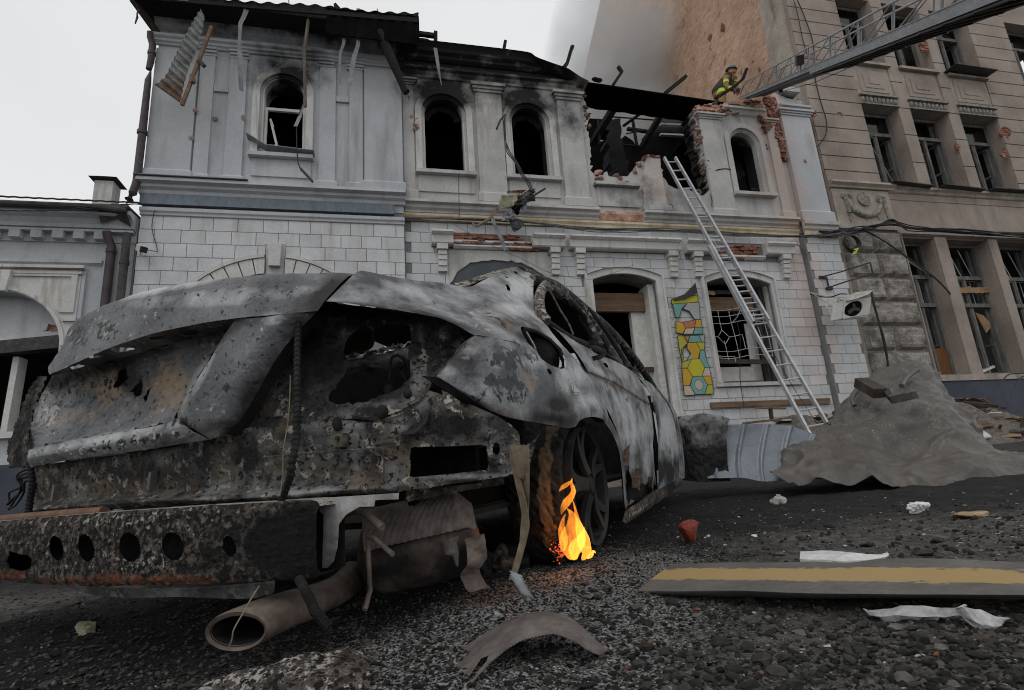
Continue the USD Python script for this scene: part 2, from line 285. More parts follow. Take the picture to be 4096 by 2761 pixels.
# side wall of small orange bricks, too fine to pick apart
def brick_wall_look():
    N = {'tc': ('texture_coordinate', {}), 'sx': ('separate_xyz', {}), 'cx': ('combine_xyz', {}),
         'bk': ('brick_texture', {'scale': 1.0, 'brick_width': 0.21, 'row_height': 0.066, 'mortar_size': 0.008, 'mortar_smooth': 0.3, 'color1': (0.48, 0.30, 0.205), 'color2': (0.36, 0.21, 0.14), 'mortar': (0.29, 0.235, 0.19), 'bias': -0.1}),
         'n1': ('noise_texture', {'scale': 0.5, 'detail': 6.0, 'roughness': 0.6}), 'r1': ('rgb_ramp', {'ramp': [(0.3, g3(0.75)), (0.7, g3(1.3))]}), 'm1': ('mix', {'mix_type': 'multiply', 'fac': 1.0}),
         'n2': ('noise_texture', {'scale': 9.0, 'detail': 5.0, 'roughness': 0.7}), 'r2': ('rgb_ramp', {'ramp': [(0.30, g3(0.45)), (0.42, g3(1.0)), (0.75, g3(1.25))]}), 'm2': ('mix', {'mix_type': 'multiply', 'fac': 1.0}),
         'n3': ('noise_texture', {'scale': 1.5, 'detail': 5.0, 'roughness': 0.65}), 'r3': ('rgb_ramp', {'ramp': [(0.64, g3(0.0)), (0.70, g3(1.0))]}), 'm3': ('mix', {'color2': (0.30, 0.11, 0.06)}),
         'bp': ('bump', {'strength': 0.7, 'distance': 0.02}), 'p': ('principled_bsdf', {'roughness': 0.9, 'specular_ior_level': 0.2})}
    L = [('tc.object', 'sx.vector'), ('sx.y', 'cx.x'), ('sx.z', 'cx.y'), ('cx.vector', 'bk.vector'), ('tc.object', 'n1.vector'), ('n1.fac', 'r1.fac'), ('tc.object', 'n2.vector'), ('n2.fac', 'r2.fac'), ('tc.object', 'n3.vector'), ('n3.fac', 'r3.fac'),
         ('bk.color', 'm1.color1'), ('r1.color', 'm1.color2'), ('m1.color', 'm2.color1'), ('r2.color', 'm2.color2'), ('m2.color', 'm3.color1'), ('r3.color', 'm3.fac'), ('m3.color', 'p.base_color'), ('n2.fac', 'bp.height'), ('bp.normal', 'p.normal')]
    LOOK['orange_brick_wall'] = usdkit.material(stage, '/World/Looks/orange_brick_wall', N, L, surface='p.BSDF')
brick_wall_look()
def glass_look():
    LOOK['dirty_pane'] = usdkit.material(stage, '/World/Looks/dirty_pane', {
        't': ('transparent_bsdf', {'color': (0.55, 0.60, 0.60)}), 'g': ('glossy_bsdf', {'color': (0.8, 0.8, 0.8), 'roughness': 0.06}), 'f': ('fresnel', {'IOR': 1.5}), 'x': ('mix_closure', {})},
        [('f.fac', 'x.fac'), ('t.BSDF', 'x.closure1'), ('g.BSDF', 'x.closure2')], surface='x.closure')
glass_look()
# burnt car
look('burnt_paint', [(0.3, (0.045, 0.046, 0.05)), (0.45, (0.085, 0.087, 0.092)), (0.6, (0.135, 0.138, 0.144)), (0.8, (0.19, 0.192, 0.198))], 4.0, vary=0.30, fine=150, bump=0.5, bdist=0.003, rough=0.6, spec=0.35,
     masks=[('ash', (0.46, 0.465, 0.47), 8.0, 0.42), ('blotch', (0.05, 0.052, 0.056), 26.0, 0.05), ('tan', (0.26, 0.195, 0.135), 20.0, 0.22), ('flake', (0.34, 0.335, 0.325), 34.0, 0.03, 1.2), ('chip', (0.012, 0.012, 0.012), 42.0, 0.03, -1.2), ('soot', (0.007, 0.007, 0.008), 6.0, 0.36)])
look('burnt_panel', [(0.3, (0.006, 0.006, 0.007)), (0.5, (0.016, 0.016, 0.017)), (0.65, (0.036, 0.037, 0.039)), (0.8, (0.07, 0.072, 0.075))], 6.0, vary=0.4, fine=110, bump=0.9, bdist=0.005, rough=0.65, spec=0.3,
     masks=[('ash', (0.25, 0.25, 0.255), 9.0, 0.35), ('tan', (0.115, 0.085, 0.05), 10.0, 0.25), ('flake', (0.26, 0.235, 0.205), 30.0, 0.025, 1.5), ('chip', (0.005, 0.005, 0.005), 60.0, 0.03, -1.2), ('soot', (0.004, 0.004, 0.005), 6.0, 0.3)])
look('burnt_rust', [(0.3, (0.012, 0.010, 0.010)), (0.43, (0.045, 0.036, 0.030)), (0.56, (0.11, 0.088, 0.072)), (0.75, (0.24, 0.205, 0.17))], 26.0, detail=8, vary=0.5, fine=90, bump=1.0, bdist=0.008, rough=0.85,
     masks=[('ash', (0.34, 0.32, 0.29), 48.0, 0.05, 1.0), ('chip', (0.008, 0.007, 0.007), 60.0, 0.04, -1.2), ('rust', (0.16, 0.06, 0.028), 24.0, 0.15), ('soot', (0.004, 0.004, 0.004), 6.0, 0.25)])
look('burnt_exhaust', [(0.3, (0.06, 0.045, 0.038)), (0.5, (0.13, 0.10, 0.085)), (0.7, (0.22, 0.185, 0.155)), (0.85, (0.30, 0.26, 0.225))], 8.0, vary=0.25, fine=60, bump=0.4, bdist=0.003, rough=0.6, metal=0.15, masks=[('soot', (0.008, 0.007, 0.007), 6.0, 0.3)])
look('burnt_dark', [(0.35, 0.003), (0.55, 0.009), (0.75, 0.03)], 12.0, vary=0.5, fine=60, bump=0.9, bdist=0.006, rough=0.75)
look('burnt_tyre', [(0.3, 0.006), (0.6, 0.016), (0.8, 0.07)], 40.0, vary=0.6, fine=140, bump=1.0, bdist=0.004, rough=0.7, masks=[('tan', (0.17, 0.12, 0.07), 14.0, 0.08)])
look('rim_grey', [(0.3, (0.008, 0.008, 0.008)), (0.6, (0.024, 0.022, 0.021)), (0.8, (0.06, 0.056, 0.053))], 12.0, vary=0.3, rough=0.55, metal=0.2)
look('strap_tan', [(0.3, (0.10, 0.075, 0.05)), (0.6, (0.20, 0.16, 0.11)), (0.8, (0.28, 0.235, 0.17))], 9.0, vary=0.3, rough=0.7)
look('shield_mesh', [(0.3, (0.085, 0.072, 0.066)), (0.6, (0.15, 0.13, 0.12)), (0.8, (0.22, 0.195, 0.18))], 8.0, vary=0.3, rough=0.6, metal=0.2, bump=0.5)
# ground and rubble
look('asphalt_ash', [(0.3, (0.035, 0.033, 0.031)), (0.45, (0.075, 0.071, 0.067)), (0.58, (0.12, 0.114, 0.107)), (0.75, (0.19, 0.182, 0.172))], 30.0, detail=8, vary=0.6, fine=170, bump=1.0, bdist=0.012, rough=0.9,
     masks=[('dark', (0.020, 0.0195, 0.019), 5.0, 0.4), ('soot', (0.005, 0.005, 0.005), 7.0, 0.3), ('ash', (0.34, 0.34, 0.335), 130.0, 0.10, 0.8), ('wet', (0.010, 0.010, 0.010), 4.0, 0.3)])
look('gravel_dark', [(0.3, (0.014, 0.0135, 0.013)), (0.6, (0.036, 0.034, 0.032)), (0.8, (0.07, 0.066, 0.062))], 9.0, vary=0.4, bump=0.8, rand=0.5)
look('gravel_grey', [(0.3, (0.06, 0.057, 0.053)), (0.6, (0.115, 0.109, 0.102)), (0.8, (0.18, 0.172, 0.162))], 9.0, vary=0.3, bump=0.6, rand=0.45)
look('gravel_pale', [(0.3, (0.22, 0.215, 0.20)), (0.7, (0.42, 0.41, 0.39))], 9.0, vary=0.2, bump=0.5, rand=0.4)
look('gravel_brick', [(0.3, (0.16, 0.06, 0.035)), (0.7, (0.30, 0.14, 0.085))], 9.0, vary=0.3, bump=0.6, rand=0.4)
look('wet_brick', [(0.3, (0.13, 0.022, 0.012)), (0.7, (0.30, 0.06, 0.03))], 12.0, vary=0.35, fine=60, bump=0.8, rough=0.5)
look('foam_white', [(0.3, 0.60), (0.7, 0.75)], 14.0, vary=0.1, bump=0.5)
look('chip_wood', [(0.3, (0.22, 0.15, 0.085)), (0.7, (0.42, 0.31, 0.19))], 14.0, vary=0.3, stretch=(0.3, 2, 2))
look('white_strip', [(0.3, 0.38), (0.6, 0.58), (0.8, 0.65)], 9.0, vary=0.15, bump=0.5)
look('grey_strip', [(0.3, 0.24), (0.6, 0.40), (0.8, 0.5)], 20.0, vary=0.2, bump=0.6)
look('tin_brown', [(0.3, (0.055, 0.048, 0.042)), (0.5, (0.085, 0.076, 0.067)), (0.75, (0.125, 0.112, 0.10))], 1.6, vary=0.2, fine=60, bump=0.15, bdist=0.003, rough=0.45, spec=0.5, masks=[('ash', (0.30, 0.29, 0.27), 90.0, 0.03)])
look('tin_blue', [(0.3, (0.14, 0.16, 0.185)), (0.6, (0.21, 0.235, 0.265)), (0.8, (0.28, 0.305, 0.335))], 2.5, vary=0.15, fine=50, bump=0.15, bdist=0.003, rough=0.4, spec=0.5, metal=0.2)
look('tin_plank', [(0.3, (0.075, 0.07, 0.062)), (0.6, (0.125, 0.118, 0.106)), (0.8, (0.17, 0.16, 0.145))], 4.0, vary=0.2, fine=50, bump=0.2, rough=0.6, masks=[('stripe', (0.34, 0.24, 0.105), 25.0, 0.10)])
look('wood_end', [(0.3, (0.03, 0.024, 0.02)), (0.7, (0.08, 0.062, 0.05))], 8.0, vary=0.3)
look('insulation', [(0.3, (0.18, 0.17, 0.11)), (0.6, (0.38, 0.37, 0.26)), (0.8, (0.50, 0.49, 0.36))], 9.0, vary=0.2, bump=0.5)
# ---------------------------------------------------------------- the street: one sheet, rising gently towards the houses
def near(x, y): return np.exp(-((np.asarray(x) - 0.8) ** 2 / 9 + (np.asarray(y) - 2.6) ** 2 / 10))
def ground_z(x, y):
    x, y = np.asarray(x, float), np.asarray(y, float); p = np.stack([x, y, np.zeros_like(x)], -1)
    k = sstep(14, 9, np.hypot(x, y))
    z = ground0(x, y) + k * (0.05 * (fbm(p, 1.1, 3, 3) - 0.5) + 0.030 * (fbm(p, 6.0, 4, 5) - 0.5) + 0.018 * (fbm(p, 26.0, 3, 9) - 0.5))
    # ash heaped along and under the wreck
    q = np.stack([x - CG[0], y - CG[1]], -1) @ np.stack([CX[:2], CY[:2]], 1); qx, qy = q[..., 0], q[..., 1]
    heap = np.exp(-((qx + 0.30) / 0.75) ** 2 - ((qy + 0.78) / 0.40) ** 2)
    return z + 0.05 * heap * (0.4 + 1.2 * fbm(p, 9.0, 3, 21))
def nonuni(a, b, c, d, n1, step):
    """Even fine steps from b to c, growing out to a and d."""
    mid = np.arange(b, c, step); L = b - np.geomspace(step, b - a, n1); H = c + np.geomspace(step, d - c, n1)
    return np.r_[L[::-1], mid, H]
gx, gy = nonuni(-260, -2.2, 4.6, 260, 46, 0.022), nonuni(-60, 0.55, 5.6, 300, 46, 0.020)
GX, GY = np.meshgrid(gx, gy, indexing='ij'); GP = np.stack([GX, GY, ground_z(GX, GY)], -1)
def ground_soot(v):
    q = (v[:, :2] - CG[:2]) @ np.stack([CX[:2], CY[:2]], 1)
    dx = np.maximum(np.maximum(-1.25 - q[:, 0], q[:, 0] - 3.6), 0); dy = np.maximum(np.abs(q[:, 1] - 0.1) - 0.95, 0)
    return 1.0 * np.exp(-(dx ** 2 + dy ** 2) / 0.28)
def ground_ash(v):
    q = (v[:, :2] - CG[:2]) @ np.stack([CX[:2], CY[:2]], 1)
    a = 0.62 * np.exp(-((q[:, 0] + 0.35) / 0.75) ** 2 - ((q[:, 1] + 1.05) / 0.38) ** 2) + 0.5 * np.exp(-((q[:, 0] + 1.15) / 0.40) ** 2 - ((q[:, 1] + 0.75) / 0.45) ** 2)
    return np.clip(0.75 * a + 0.14, 0, 0.46)
def ground_dark(v): return np.clip(0.95 * sstep(2.35, 3.1, v[:, 1] + 0.25 * v[:, 0] * (v[:, 0] < 0)) + 0.12, 0, 1) * np.where(np.hypot(v[:, 0], v[:, 1]) > 9, 0.5, 1)
def ground_wet(v): return 0.75 * np.exp(-((v[:, 0] - 1.6) / 1.2) ** 2 - ((v[:, 1] - 4.3) / 1.0) ** 2)
gm = MB().grid(GP)
obj(None, 'ground', gm.out(), 'asphalt_ash', smooth=True, pv={'soot': ground_soot, 'ash': ground_ash, 'wet': ground_wet, 'dark': ground_dark}, kind='structure')
# ---------------------------------------------------------------- the burnt grey house (facade frame: s right, d inward, z up)
FM = Gf.Matrix4d(); FM.SetRow(0, Gf.Vec4d(*FU, 0)); FM.SetRow(1, Gf.Vec4d(*FN, 0)); FM.SetRow(2, Gf.Vec4d(0, 0, 1, 0)); FM.SetRow(3, Gf.Vec4d(*FO, 1))
B = thing('burnt_grey_house', 'two-storey pale grey stucco house with arched windows, burnt out and partly collapsed at its right', 'building', M=FM)
WIN = [(2.10, 0.36, 6.30, 7.58), (5.00, 0.40, 6.24, 7.52), (6.72, 0.385, 6.24, 7.50), (11.64, 0.345, 6.17, 7.40)]   # centre, half width, sill, spring of the upper arches
def soot_uv(v):
    s, d, z = v[:, 0], v[:, 1], v[:, 2]; o = np.zeros(len(v))
    for (c, hw, z0, zs), a in zip(WIN, (0.85, 1.3, 1.25, 0.0)):
        o = np.maximum(o, a * np.exp(-((s - c) / 0.62) ** 2 - (np.where(z > zs + 0.35, (z - zs - 0.35) / 0.75, (zs + 0.35 - z) / 0.35)) ** 2))
    o = np.maximum(o, np.where((s < 4.3), sstep(8.45, 9.0, z) * 0.95, 0))
    o = np.maximum(o, np.where((s > 4.1) & (s < 8.2), sstep(7.95, 8.6, z) * (1.05 - 0.4 * sstep(6.8, 8.0, s)), 0))
    o = np.maximum(o, 0.55 * np.exp(-((s - 7.6) / 0.4) ** 2 - ((z - 7.7) / 0.6) ** 2))
    o = np.maximum(o, np.where(s > 7.9, 0.30 * np.exp(-((s - 9.3) / 1.2) ** 2 - ((z - 6.0) / 0.5) ** 2), 0))
    o = np.maximum(o, np.where((d > 0.17) & (s > 4.25) & (z > 5.3), 0.95, 0))
    return np.clip(o * (0.75 + 0.5 * fbm(v, 1.7, 3, 4)), 0, 1)
def warm_uv(v):
    s, z = v[:, 0], v[:, 2]
    return np.clip(0.55 * np.exp(-((s - 12.42) / 0.40) ** 2) * sstep(1.5, 3.0, z) + 0.35 * np.exp(-((s - 9.3) / 0.5) ** 2 - ((z - 6.3) / 0.5) ** 2), 0, 0.8)
PV = {'soot': soot_uv, 'warm': warm_uv}
def part(name, mb, mat, edge=None, parent=None, **kw):
    v, f = mb.tri(edge) if edge else mb.out()
    return obj(parent or B, name, (v, f), mat, pv={'soot': soot_uv, 'warm': warm_uv} if mat in ('plaster_grey', 'plaster_pale', 'painted_block', 'white_trim', 'cream_cornice', 'dusty_brick', 'red_brick', 'mortar_rubble', 'block_joint') else None, **kw)
# broken outline of the upper right part, traced on the real wall plane
def gp(*P): return [fsz(2300 + x * 0.38693, 400 + y * 0.38693) for x, y in P]
open_lo = [(7.98, 8.60), (7.985, 7.2), (7.98, 6.20)] + gp((215, 850), (250, 770), (330, 740), (390, 800), (470, 800), (560, 790), (640, 720), (690, 640), (710, 590), (780, 575), (850, 590), (880, 640), (890, 780), (930, 820), (960, 870), (1010, 900), (1120, 930), (1200, 940), (1300, 990), (1380, 970), (1410, 900), (1405, 780)) + [(10.66, 6.55), (10.60, 6.9), (10.56, 7.4), (10.52, 7.9), (10.45, 8.6)]
open_hole = rough_poly(open_lo, 0.018, 0.06, 3)
top_b = [(4.19, 8.93), (4.9, 9.0), (5.7, 8.99), (6.55, 8.97), (6.78, 8.96), (6.90, 8.86), (7.0, 8.83), (7.3, 8.74), (7.55, 8.68), (7.66, 8.60), (7.8, 8.50), (7.98, 8.42)]
top_r = [(10.45, 8.12), (10.7, 8.25), (11.0, 8.2), (11.3, 8.26), (11.55, 8.3), (11.9, 8.36), (12.2, 8.34), (12.45, 8.55), (12.62, 8.55), (12.7, 8.85), (12.95, 8.78), (13.0, 8.74), (13.42, 8.70)]
zoneB = sg.Polygon([(4.19, 0.0), (13.42, 0.0), (13.42, 8.70)] + top_r[::-1] + top_b[::-1]).buffer(0)
holesB = [arch(c, hw, z0, zs) for c, hw, z0, zs in WIN[1:]] + [arch(8.36, 0.66, 0.9, 4.12, rise=0.14), arch(10.86, 0.74, 2.06, 4.10, rise=0.15), open_hole]
wallB = zoneB.difference(unary_union(holesB))
hole1 = arch(*WIN[0]); arch_door = sg.Point(2.06, 2.67).buffer(1.40, 48).union(rect(0.66, 0, 3.46, 2.67)).intersection(rect(0.5, 0, 3.6, 4.07))
wallA = rect(0, 0, 4.19, 8.95).difference(unary_union([hole1, arch_door]))
UPZ = 5.30
part('upper_wall', MB().prism(wallA.intersection(rect(-1, UPZ, 5, 9.5)), -0.12, 0.38), 'plaster_grey', 0.16)
part('upper_wall', MB().prism(wallB.intersection(rect(4.19, UPZ, 14, 9.5)), 0.0, 0.50), 'plaster_pale', 0.16, label='broken upper wall of pale grey stucco')
part('lower_wall', MB().prism(wallA.intersection(rect(-1, 0, 5, UPZ)), -0.108, 0.38), 'block_joint', 0.4)
part('lower_wall', MB().prism(wallB.intersection(rect(4.19, 0, 14, UPZ)), 0.012, 0.50), 'block_joint', 0.4)
part('lower_wall', MB().prism(rect(12.58, 0, 13.44, 5.16), -0.108, 0.012), 'block_joint', 0.4)
sb = MB(); sb.box((-0.0, 0.38, 0.0), (0.4, 7.5, 8.9)); sb.box((13.0, 0.5, 0), (13.42, 7.5, 8.0)); part('side_wall', sb, 'plaster_pale', 0.6)
# rooms: sooty inner walls, floors and the ceiling that still stands on the left
rm = MB(); rm.box((0.4, 2.6, 4.95), (7.4, 2.7, 8.76)); rm.box((7.41, 2.6, 4.95), (7.95, 2.7, 8.22)); part('upper_room', rm, 'smoky_room'); rm = MB(); rm.box((7.32, 0.5, 8.20), (7.95, 5.0, 8.30)); rm.box((7.30, 0.5, 8.2), (7.40, 5.0, 8.76)); rm.box((0.4, 0.38, 4.85), (13.0, 4.6, 4.95)); rm.box((0.4, 0.38, 8.75), (7.4, 5.0, 8.9))
rm.box((4.1, 0.5, 4.95), (4.3, 4.6, 8.75)); rm.box((5.8, 1.4, 4.95), (5.95, 4.6, 8.75)); part('upper_room', rm, 'soot_black')
rm = MB(); rm.box((8.4, 4.6, 4.95), (13.0, 4.8, 7.55)); rm.box((10.9, 0.5, 4.95), (11.05, 4.6, 7.3)); part('upper_room', rm, 'soot_black')
rm = MB(); rm.box((0.4, 4.6, 0.0), (13.0, 4.8, 4.85)); rm.box((0.4, 0.38, 0.2), (13.0, 4.6, 0.3)); rm.box((7.2, 0.5, 0.3), (7.35, 4.6, 4.85)); rm.box((9.5, 0.5, 0.3), (9.65, 4.6, 4.85)); rm.box((12.2, 0.5, 0.3), (12.35, 4.6, 4.85)); part('lower_room', rm, 'room_grey')
# painted blocks of the ground floor, each laid on its own
def blocks(zone, d, z_rows, w, off0, seed):
    rr = random.Random(seed); sh = shapely.prepared.prep(zone); n = 0
    for i, (a, b) in enumerate(zip(z_rows[:-1], z_rows[1:])):
        x0, _, x1, _ = zone.bounds; x = x0 + (off0 if i % 2 else off0 - w * 0.47)
        while x < x1:
            ww = w * rr.uniform(0.88, 1.12); r_ = rect(x + 0.005, a + 0.005, x + ww - 0.005, b - 0.005); x += ww
            if not sh.intersects(r_): continue
            q = r_.intersection(zone)
            if q.area < 0.010: continue
            q = q.simplify(0.004); part('block', MB().prism(q, d, d - 0.014 - rr.uniform(0, 0.004)), 'painted_block', 0.4); n += 1
    return n
archA_out = sg.Point(2.06, 2.67).buffer(1.76, 48).union(rect(0.3, 0, 3.82, 2.67))
zA = rect(0.0, 1.6, 4.19, 5.06).difference(archA_out.union(rect(1.90, 4.09, 2.22, 4.62)))
nb = blocks(zA, -0.108, [5.06 - 0.238 * k for k in range(13)][::-1], 0.36, 0.0, 1)
doorways = unary_union([rect(4.98, 0.0, 6.86, 4.70), rect(4.69, 4.70, 7.16, 5.0), arch(8.36, 0.825, 0, 4.22, rise=0.165), rect(7.30, 4.70, 9.58, 5.0), arch(10.86, 0.855, 1.98, 4.20, rise=0.175), rect(9.76, 4.60, 12.23, 5.0)])
mosaic1 = rect(9.30, 1.86, 9.90, 3.80)
zB = rect(4.215, 1.10, 12.55, 5.20).difference(doorways)
rows = [5.20 - 0.202 * k for k in range(21)][::-1]
nb += blocks(zB, 0.012, rows, 0.37, 0.1, 2)
nb += blocks(rect(12.60, 1.3, 13.44, 5.14), -0.108, rows, 0.385, 0.05, 3)
# ---- mouldings
def mould(s0, s1, prof, mat, ends=0.0, name='cornice', **kw):
    """A run of moulding; prof: (depth, z) outline from the wall, top to bottom."""
    v, f = [], []; n = len(prof)
    for s, e in ((s0, 0), (s1, 0)):
        for d, z in prof: v.append((s, d, z))
    f = [(i, i + 1, n + i + 1, n + i) for i in range(n - 1)]
    mb = MB().add(v, f)
    for k0 in (0, n):
        c = len(prof); mb.add(v[k0:k0 + n], [(0, j, j + 1) for j in range(1, n - 1)])
    return part(name, mb, mat, 0.14, **kw)
dA, dB = -0.12, 0.0
mould(-0.05, 4.22, [(dA, 5.70), (dA - 0.20, 5.66), (dA - 0.21, 5.60), (dA - 0.12, 5.58), (dA - 0.12, 5.53), (dA - 0.06, 5.50), (dA - 0.05, 5.44), (dA, 5.43)], 'plaster_grey', name='string_course')
part('flashing', MB().box((-0.08, -0.36, 5.672), (1.62, -0.12, 5.684)), 'blue_flashing')
part('fascia', MB().box((-0.01, -0.20, 5.235), (4.02, -0.118, 5.425)), 'blue_flashing', label='blue-grey painted band under the string course')
mould(-0.01, 4.20, [(dA, 5.20), (dA - 0.06, 5.19), (dA - 0.06, 5.13), (dA - 0.03, 5.11), (dA - 0.03, 5.07), (dA, 5.06)], 'plaster_grey', name='string_course')
for a, b in ((4.21, 7.98), (8.94, 12.56)):
    mould(a, b, [(dB, 5.62), (dB - 0.15, 5.60), (dB - 0.16, 5.54), (dB - 0.09, 5.52), (dB - 0.085, 5.46), (dB - 0.03, 5.43), (dB - 0.03, 5.385), (dB, 5.38)], 'plaster_pale', name='string_course')
mould(7.985, 8.935, [(dB, 5.60), (dB - 0.03, 5.59), (dB - 0.05, 5.52), (dB - 0.03, 5.46), (dB - 0.02, 5.40), (dB, 5.38)], 'dusty_brick', name='string_course', label='broken stretch of string course showing its brick')
mould(4.03, 12.56, [(dB, 5.37), (dB - 0.05, 5.36), (dB - 0.06, 5.31), (dB - 0.03, 5.27), (dB - 0.03, 5.22), (dB, 5.21)], 'cream_cornice', name='cream_band')
mould(12.60, 13.47, [(-0.12, 5.52), (-0.22, 5.50), (-0.22, 5.42), (-0.17, 5.40), (-0.17, 5.33), (-0.12, 5.30)], 'plaster_pale', name='string_course')
mould(12.60, 13.45, [(-0.12, 5.29), (-0.16, 5.28), (-0.16, 5.17), (-0.12, 5.16)], 'cream_cornice', name='cream_band')
# pilasters
def pilaster(s0, s1, d0, z0, z1, mat, base=None, cap=None, proud=0.07):
    part('pilaster', MB().box((s0, d0 - proud, z0), (s1, d0 + 0.01, z1)), mat, 0.16)
    if base: part('pilaster_base', MB().box((s0 - 0.045, d0 - proud - 0.045, base[0]), (s1 + 0.045, d0 + 0.01, base[1])).add([(s0 - 0.045, d0 - proud - 0.045, base[1]), (s1 + 0.045, d0 - proud - 0.045, base[1]), (s1, d0 - proud, base[1] + 0.05), (s0, d0 - proud, base[1] + 0.05), (s0 - 0.045, d0, base[1]), (s0, d0, base[1] + 0.05), (s1 + 0.045, d0, base[1]), (s1, d0, base[1] + 0.05)], [(0, 1, 2, 3), (4, 0, 3, 5), (1, 6, 7, 2)]), mat, 0.16)
    if cap:
        z, t = cap
        for k_, (o, a, b) in enumerate(((0.025, 0, 0.3), (0.05, 0.33, 0.62), (0.085, 0.65, 1.0))):
            part('pilaster_cap', MB().box((s0 - o, d0 - proud - o, z + t * a), (s1 + o, d0 + 0.01, z + t * b)), mat, 0.16)
for s0, s1 in ((0.0, 0.68), (3.51, 4.19)): pilaster(s0, s1, dA, 5.71, 8.24, 'plaster_grey', base=(5.71, 5.84))
for s0, s1 in ((0.71, 0.94), (1.19, 1.47), (2.72, 3.00), (3.24, 3.48)): pilaster(s0, s1, dA, 5.71, 8.20, 'plaster_grey', base=(5.71, 5.80), proud=0.05)
for s0, s1 in ((0.95, 1.18), (3.01, 3.23)): part('pilaster', MB().box((s0, dA - 0.04, 7.49), (s1, dA + 0.01, 7.60)), 'plaster_grey')
for s0, s1 in ((0.69, 1.49), (2.70, 3.50)):
    for o, a, b in ((0.06, 8.20, 8.245), (0.085, 8.25, 8.30), (0.11, 8.305, 8.345)):
        part('pilaster_cap', MB().box((s0, dA - o, a), (s0 + 0.27, dA, b)), 'plaster_grey'); part('pilaster_cap', MB().box((s1 - 0.31, dA - o, a), (s1, dA, b)), 'plaster_grey')
mould(-0.09, 4.24, [(dA, 8.53), (dA - 0.13, 8.52), (dA - 0.13, 8.47), (dA - 0.08, 8.45), (dA - 0.09, 8.40), (dA - 0.05, 8.38), (dA - 0.04, 8.355), (dA, 8.35)], 'plaster_grey', name='cornice')
mould(-0.05, 4.2, [(dA, 8.90), (dA - 0.30, 8.895), (dA - 0.20, 8.82), (dA - 0.09, 8.70), (dA, 8.66)], 'plaster_grey', name='cornice')
for s0, s1, mat in ((5.63, 6.16, 'plaster_pale'), (7.33, 7.83, 'plaster_pale')): pilaster(s0, s1, dB, 5.63, 8.07, mat, base=(5.63, 5.80), cap=(8.05, 0.19))
pilaster(4.22, 4.42, dB, 5.63, 8.15, 'plaster_pale', base=(5.63, 5.80), proud=0.03, cap=(8.10, 0.12))
pilaster(10.58, 11.10, dB, 5.63, 7.93, 'plaster_pale', base=(5.63, 5.72), cap=(7.92, 0.12), proud=0.06)
pilaster(12.27, 12.50, dB, 5.63, 7.95, 'plaster_pale', base=(5.63, 5.75), cap=(7.94, 0.12), proud=0.04)
pilaster(12.66, 13.42, -0.02, 5.53, 8.18, 'plaster_grey', base=(5.53, 5.74), cap=(8.17, 0.14), proud=0.10)
part('pilaster', MB().prism(rough_poly([(8.99, 5.63), (9.52, 5.63), (9.50, 6.3), (9.48, 6.82), (9.2, 6.86), (9.12, 6.7), (9.05, 6.4), (8.99, 6.1)], 0.01, 0.08, 5), -0.07, 0.004), 'plaster_pale', 0.1, label='broken pilaster stub with a brick top')
part('pilaster_base', MB().box((8.94, -0.115, 5.63), (9.57, 0.004, 5.74)), 'plaster_pale')
# cornice of the right half, stopping where it broke off
def cut_mould(s0, s1, prof, mat, zcut, name, seed):
    v = []; n = len(prof); S = np.linspace(s0, s1, int((s1 - s0) / 0.08) + 2); P = np.zeros((len(S), n, 3)); rr = np.random.default_rng(seed)
    for i, s in enumerate(S):
        for j, (d, z) in enumerate(prof): P[i, j] = (s, d, min(z, zcut(s) - 0.006 * (n - j)))
    part(name, MB().grid(P), mat, 0.12)
zt = lambda s: np.interp(s, [p[0] for p in top_b], [p[1] for p in top_b])
cut_mould(4.20, 7.98, [(0.0, 9.02), (-0.30, 9.0), (-0.32, 8.93), (-0.27, 8.90), (-0.22, 8.86), (-0.20, 8.80), (-0.12, 8.77), (-0.11, 8.72), (-0.04, 8.69), (0, 8.685)], 'plaster_pale', zt, 'cornice', 1)
mould(4.20, 7.92, [(dB, 8.52), (dB - 0.12, 8.51), (dB - 0.12, 8.46), (dB - 0.07, 8.44), (dB - 0.07, 8.39), (dB - 0.04, 8.36), (dB - 0.03, 8.31), (dB, 8.30)], 'plaster_pale', name='cornice')
mould(11.22, 12.3, [(dB, 8.30), (dB - 0.12, 8.29), (dB - 0.12, 8.24), (dB - 0.07, 8.22), (dB - 0.04, 8.14), (dB, 8.12)], 'plaster_pale', name='cornice')
mould(12.63, 13.44, [(-0.12, 8.42), (-0.22, 8.41), (-0.22, 8.36), (-0.16, 8.34), (-0.12, 8.30)], 'plaster_grey', name='cornice')
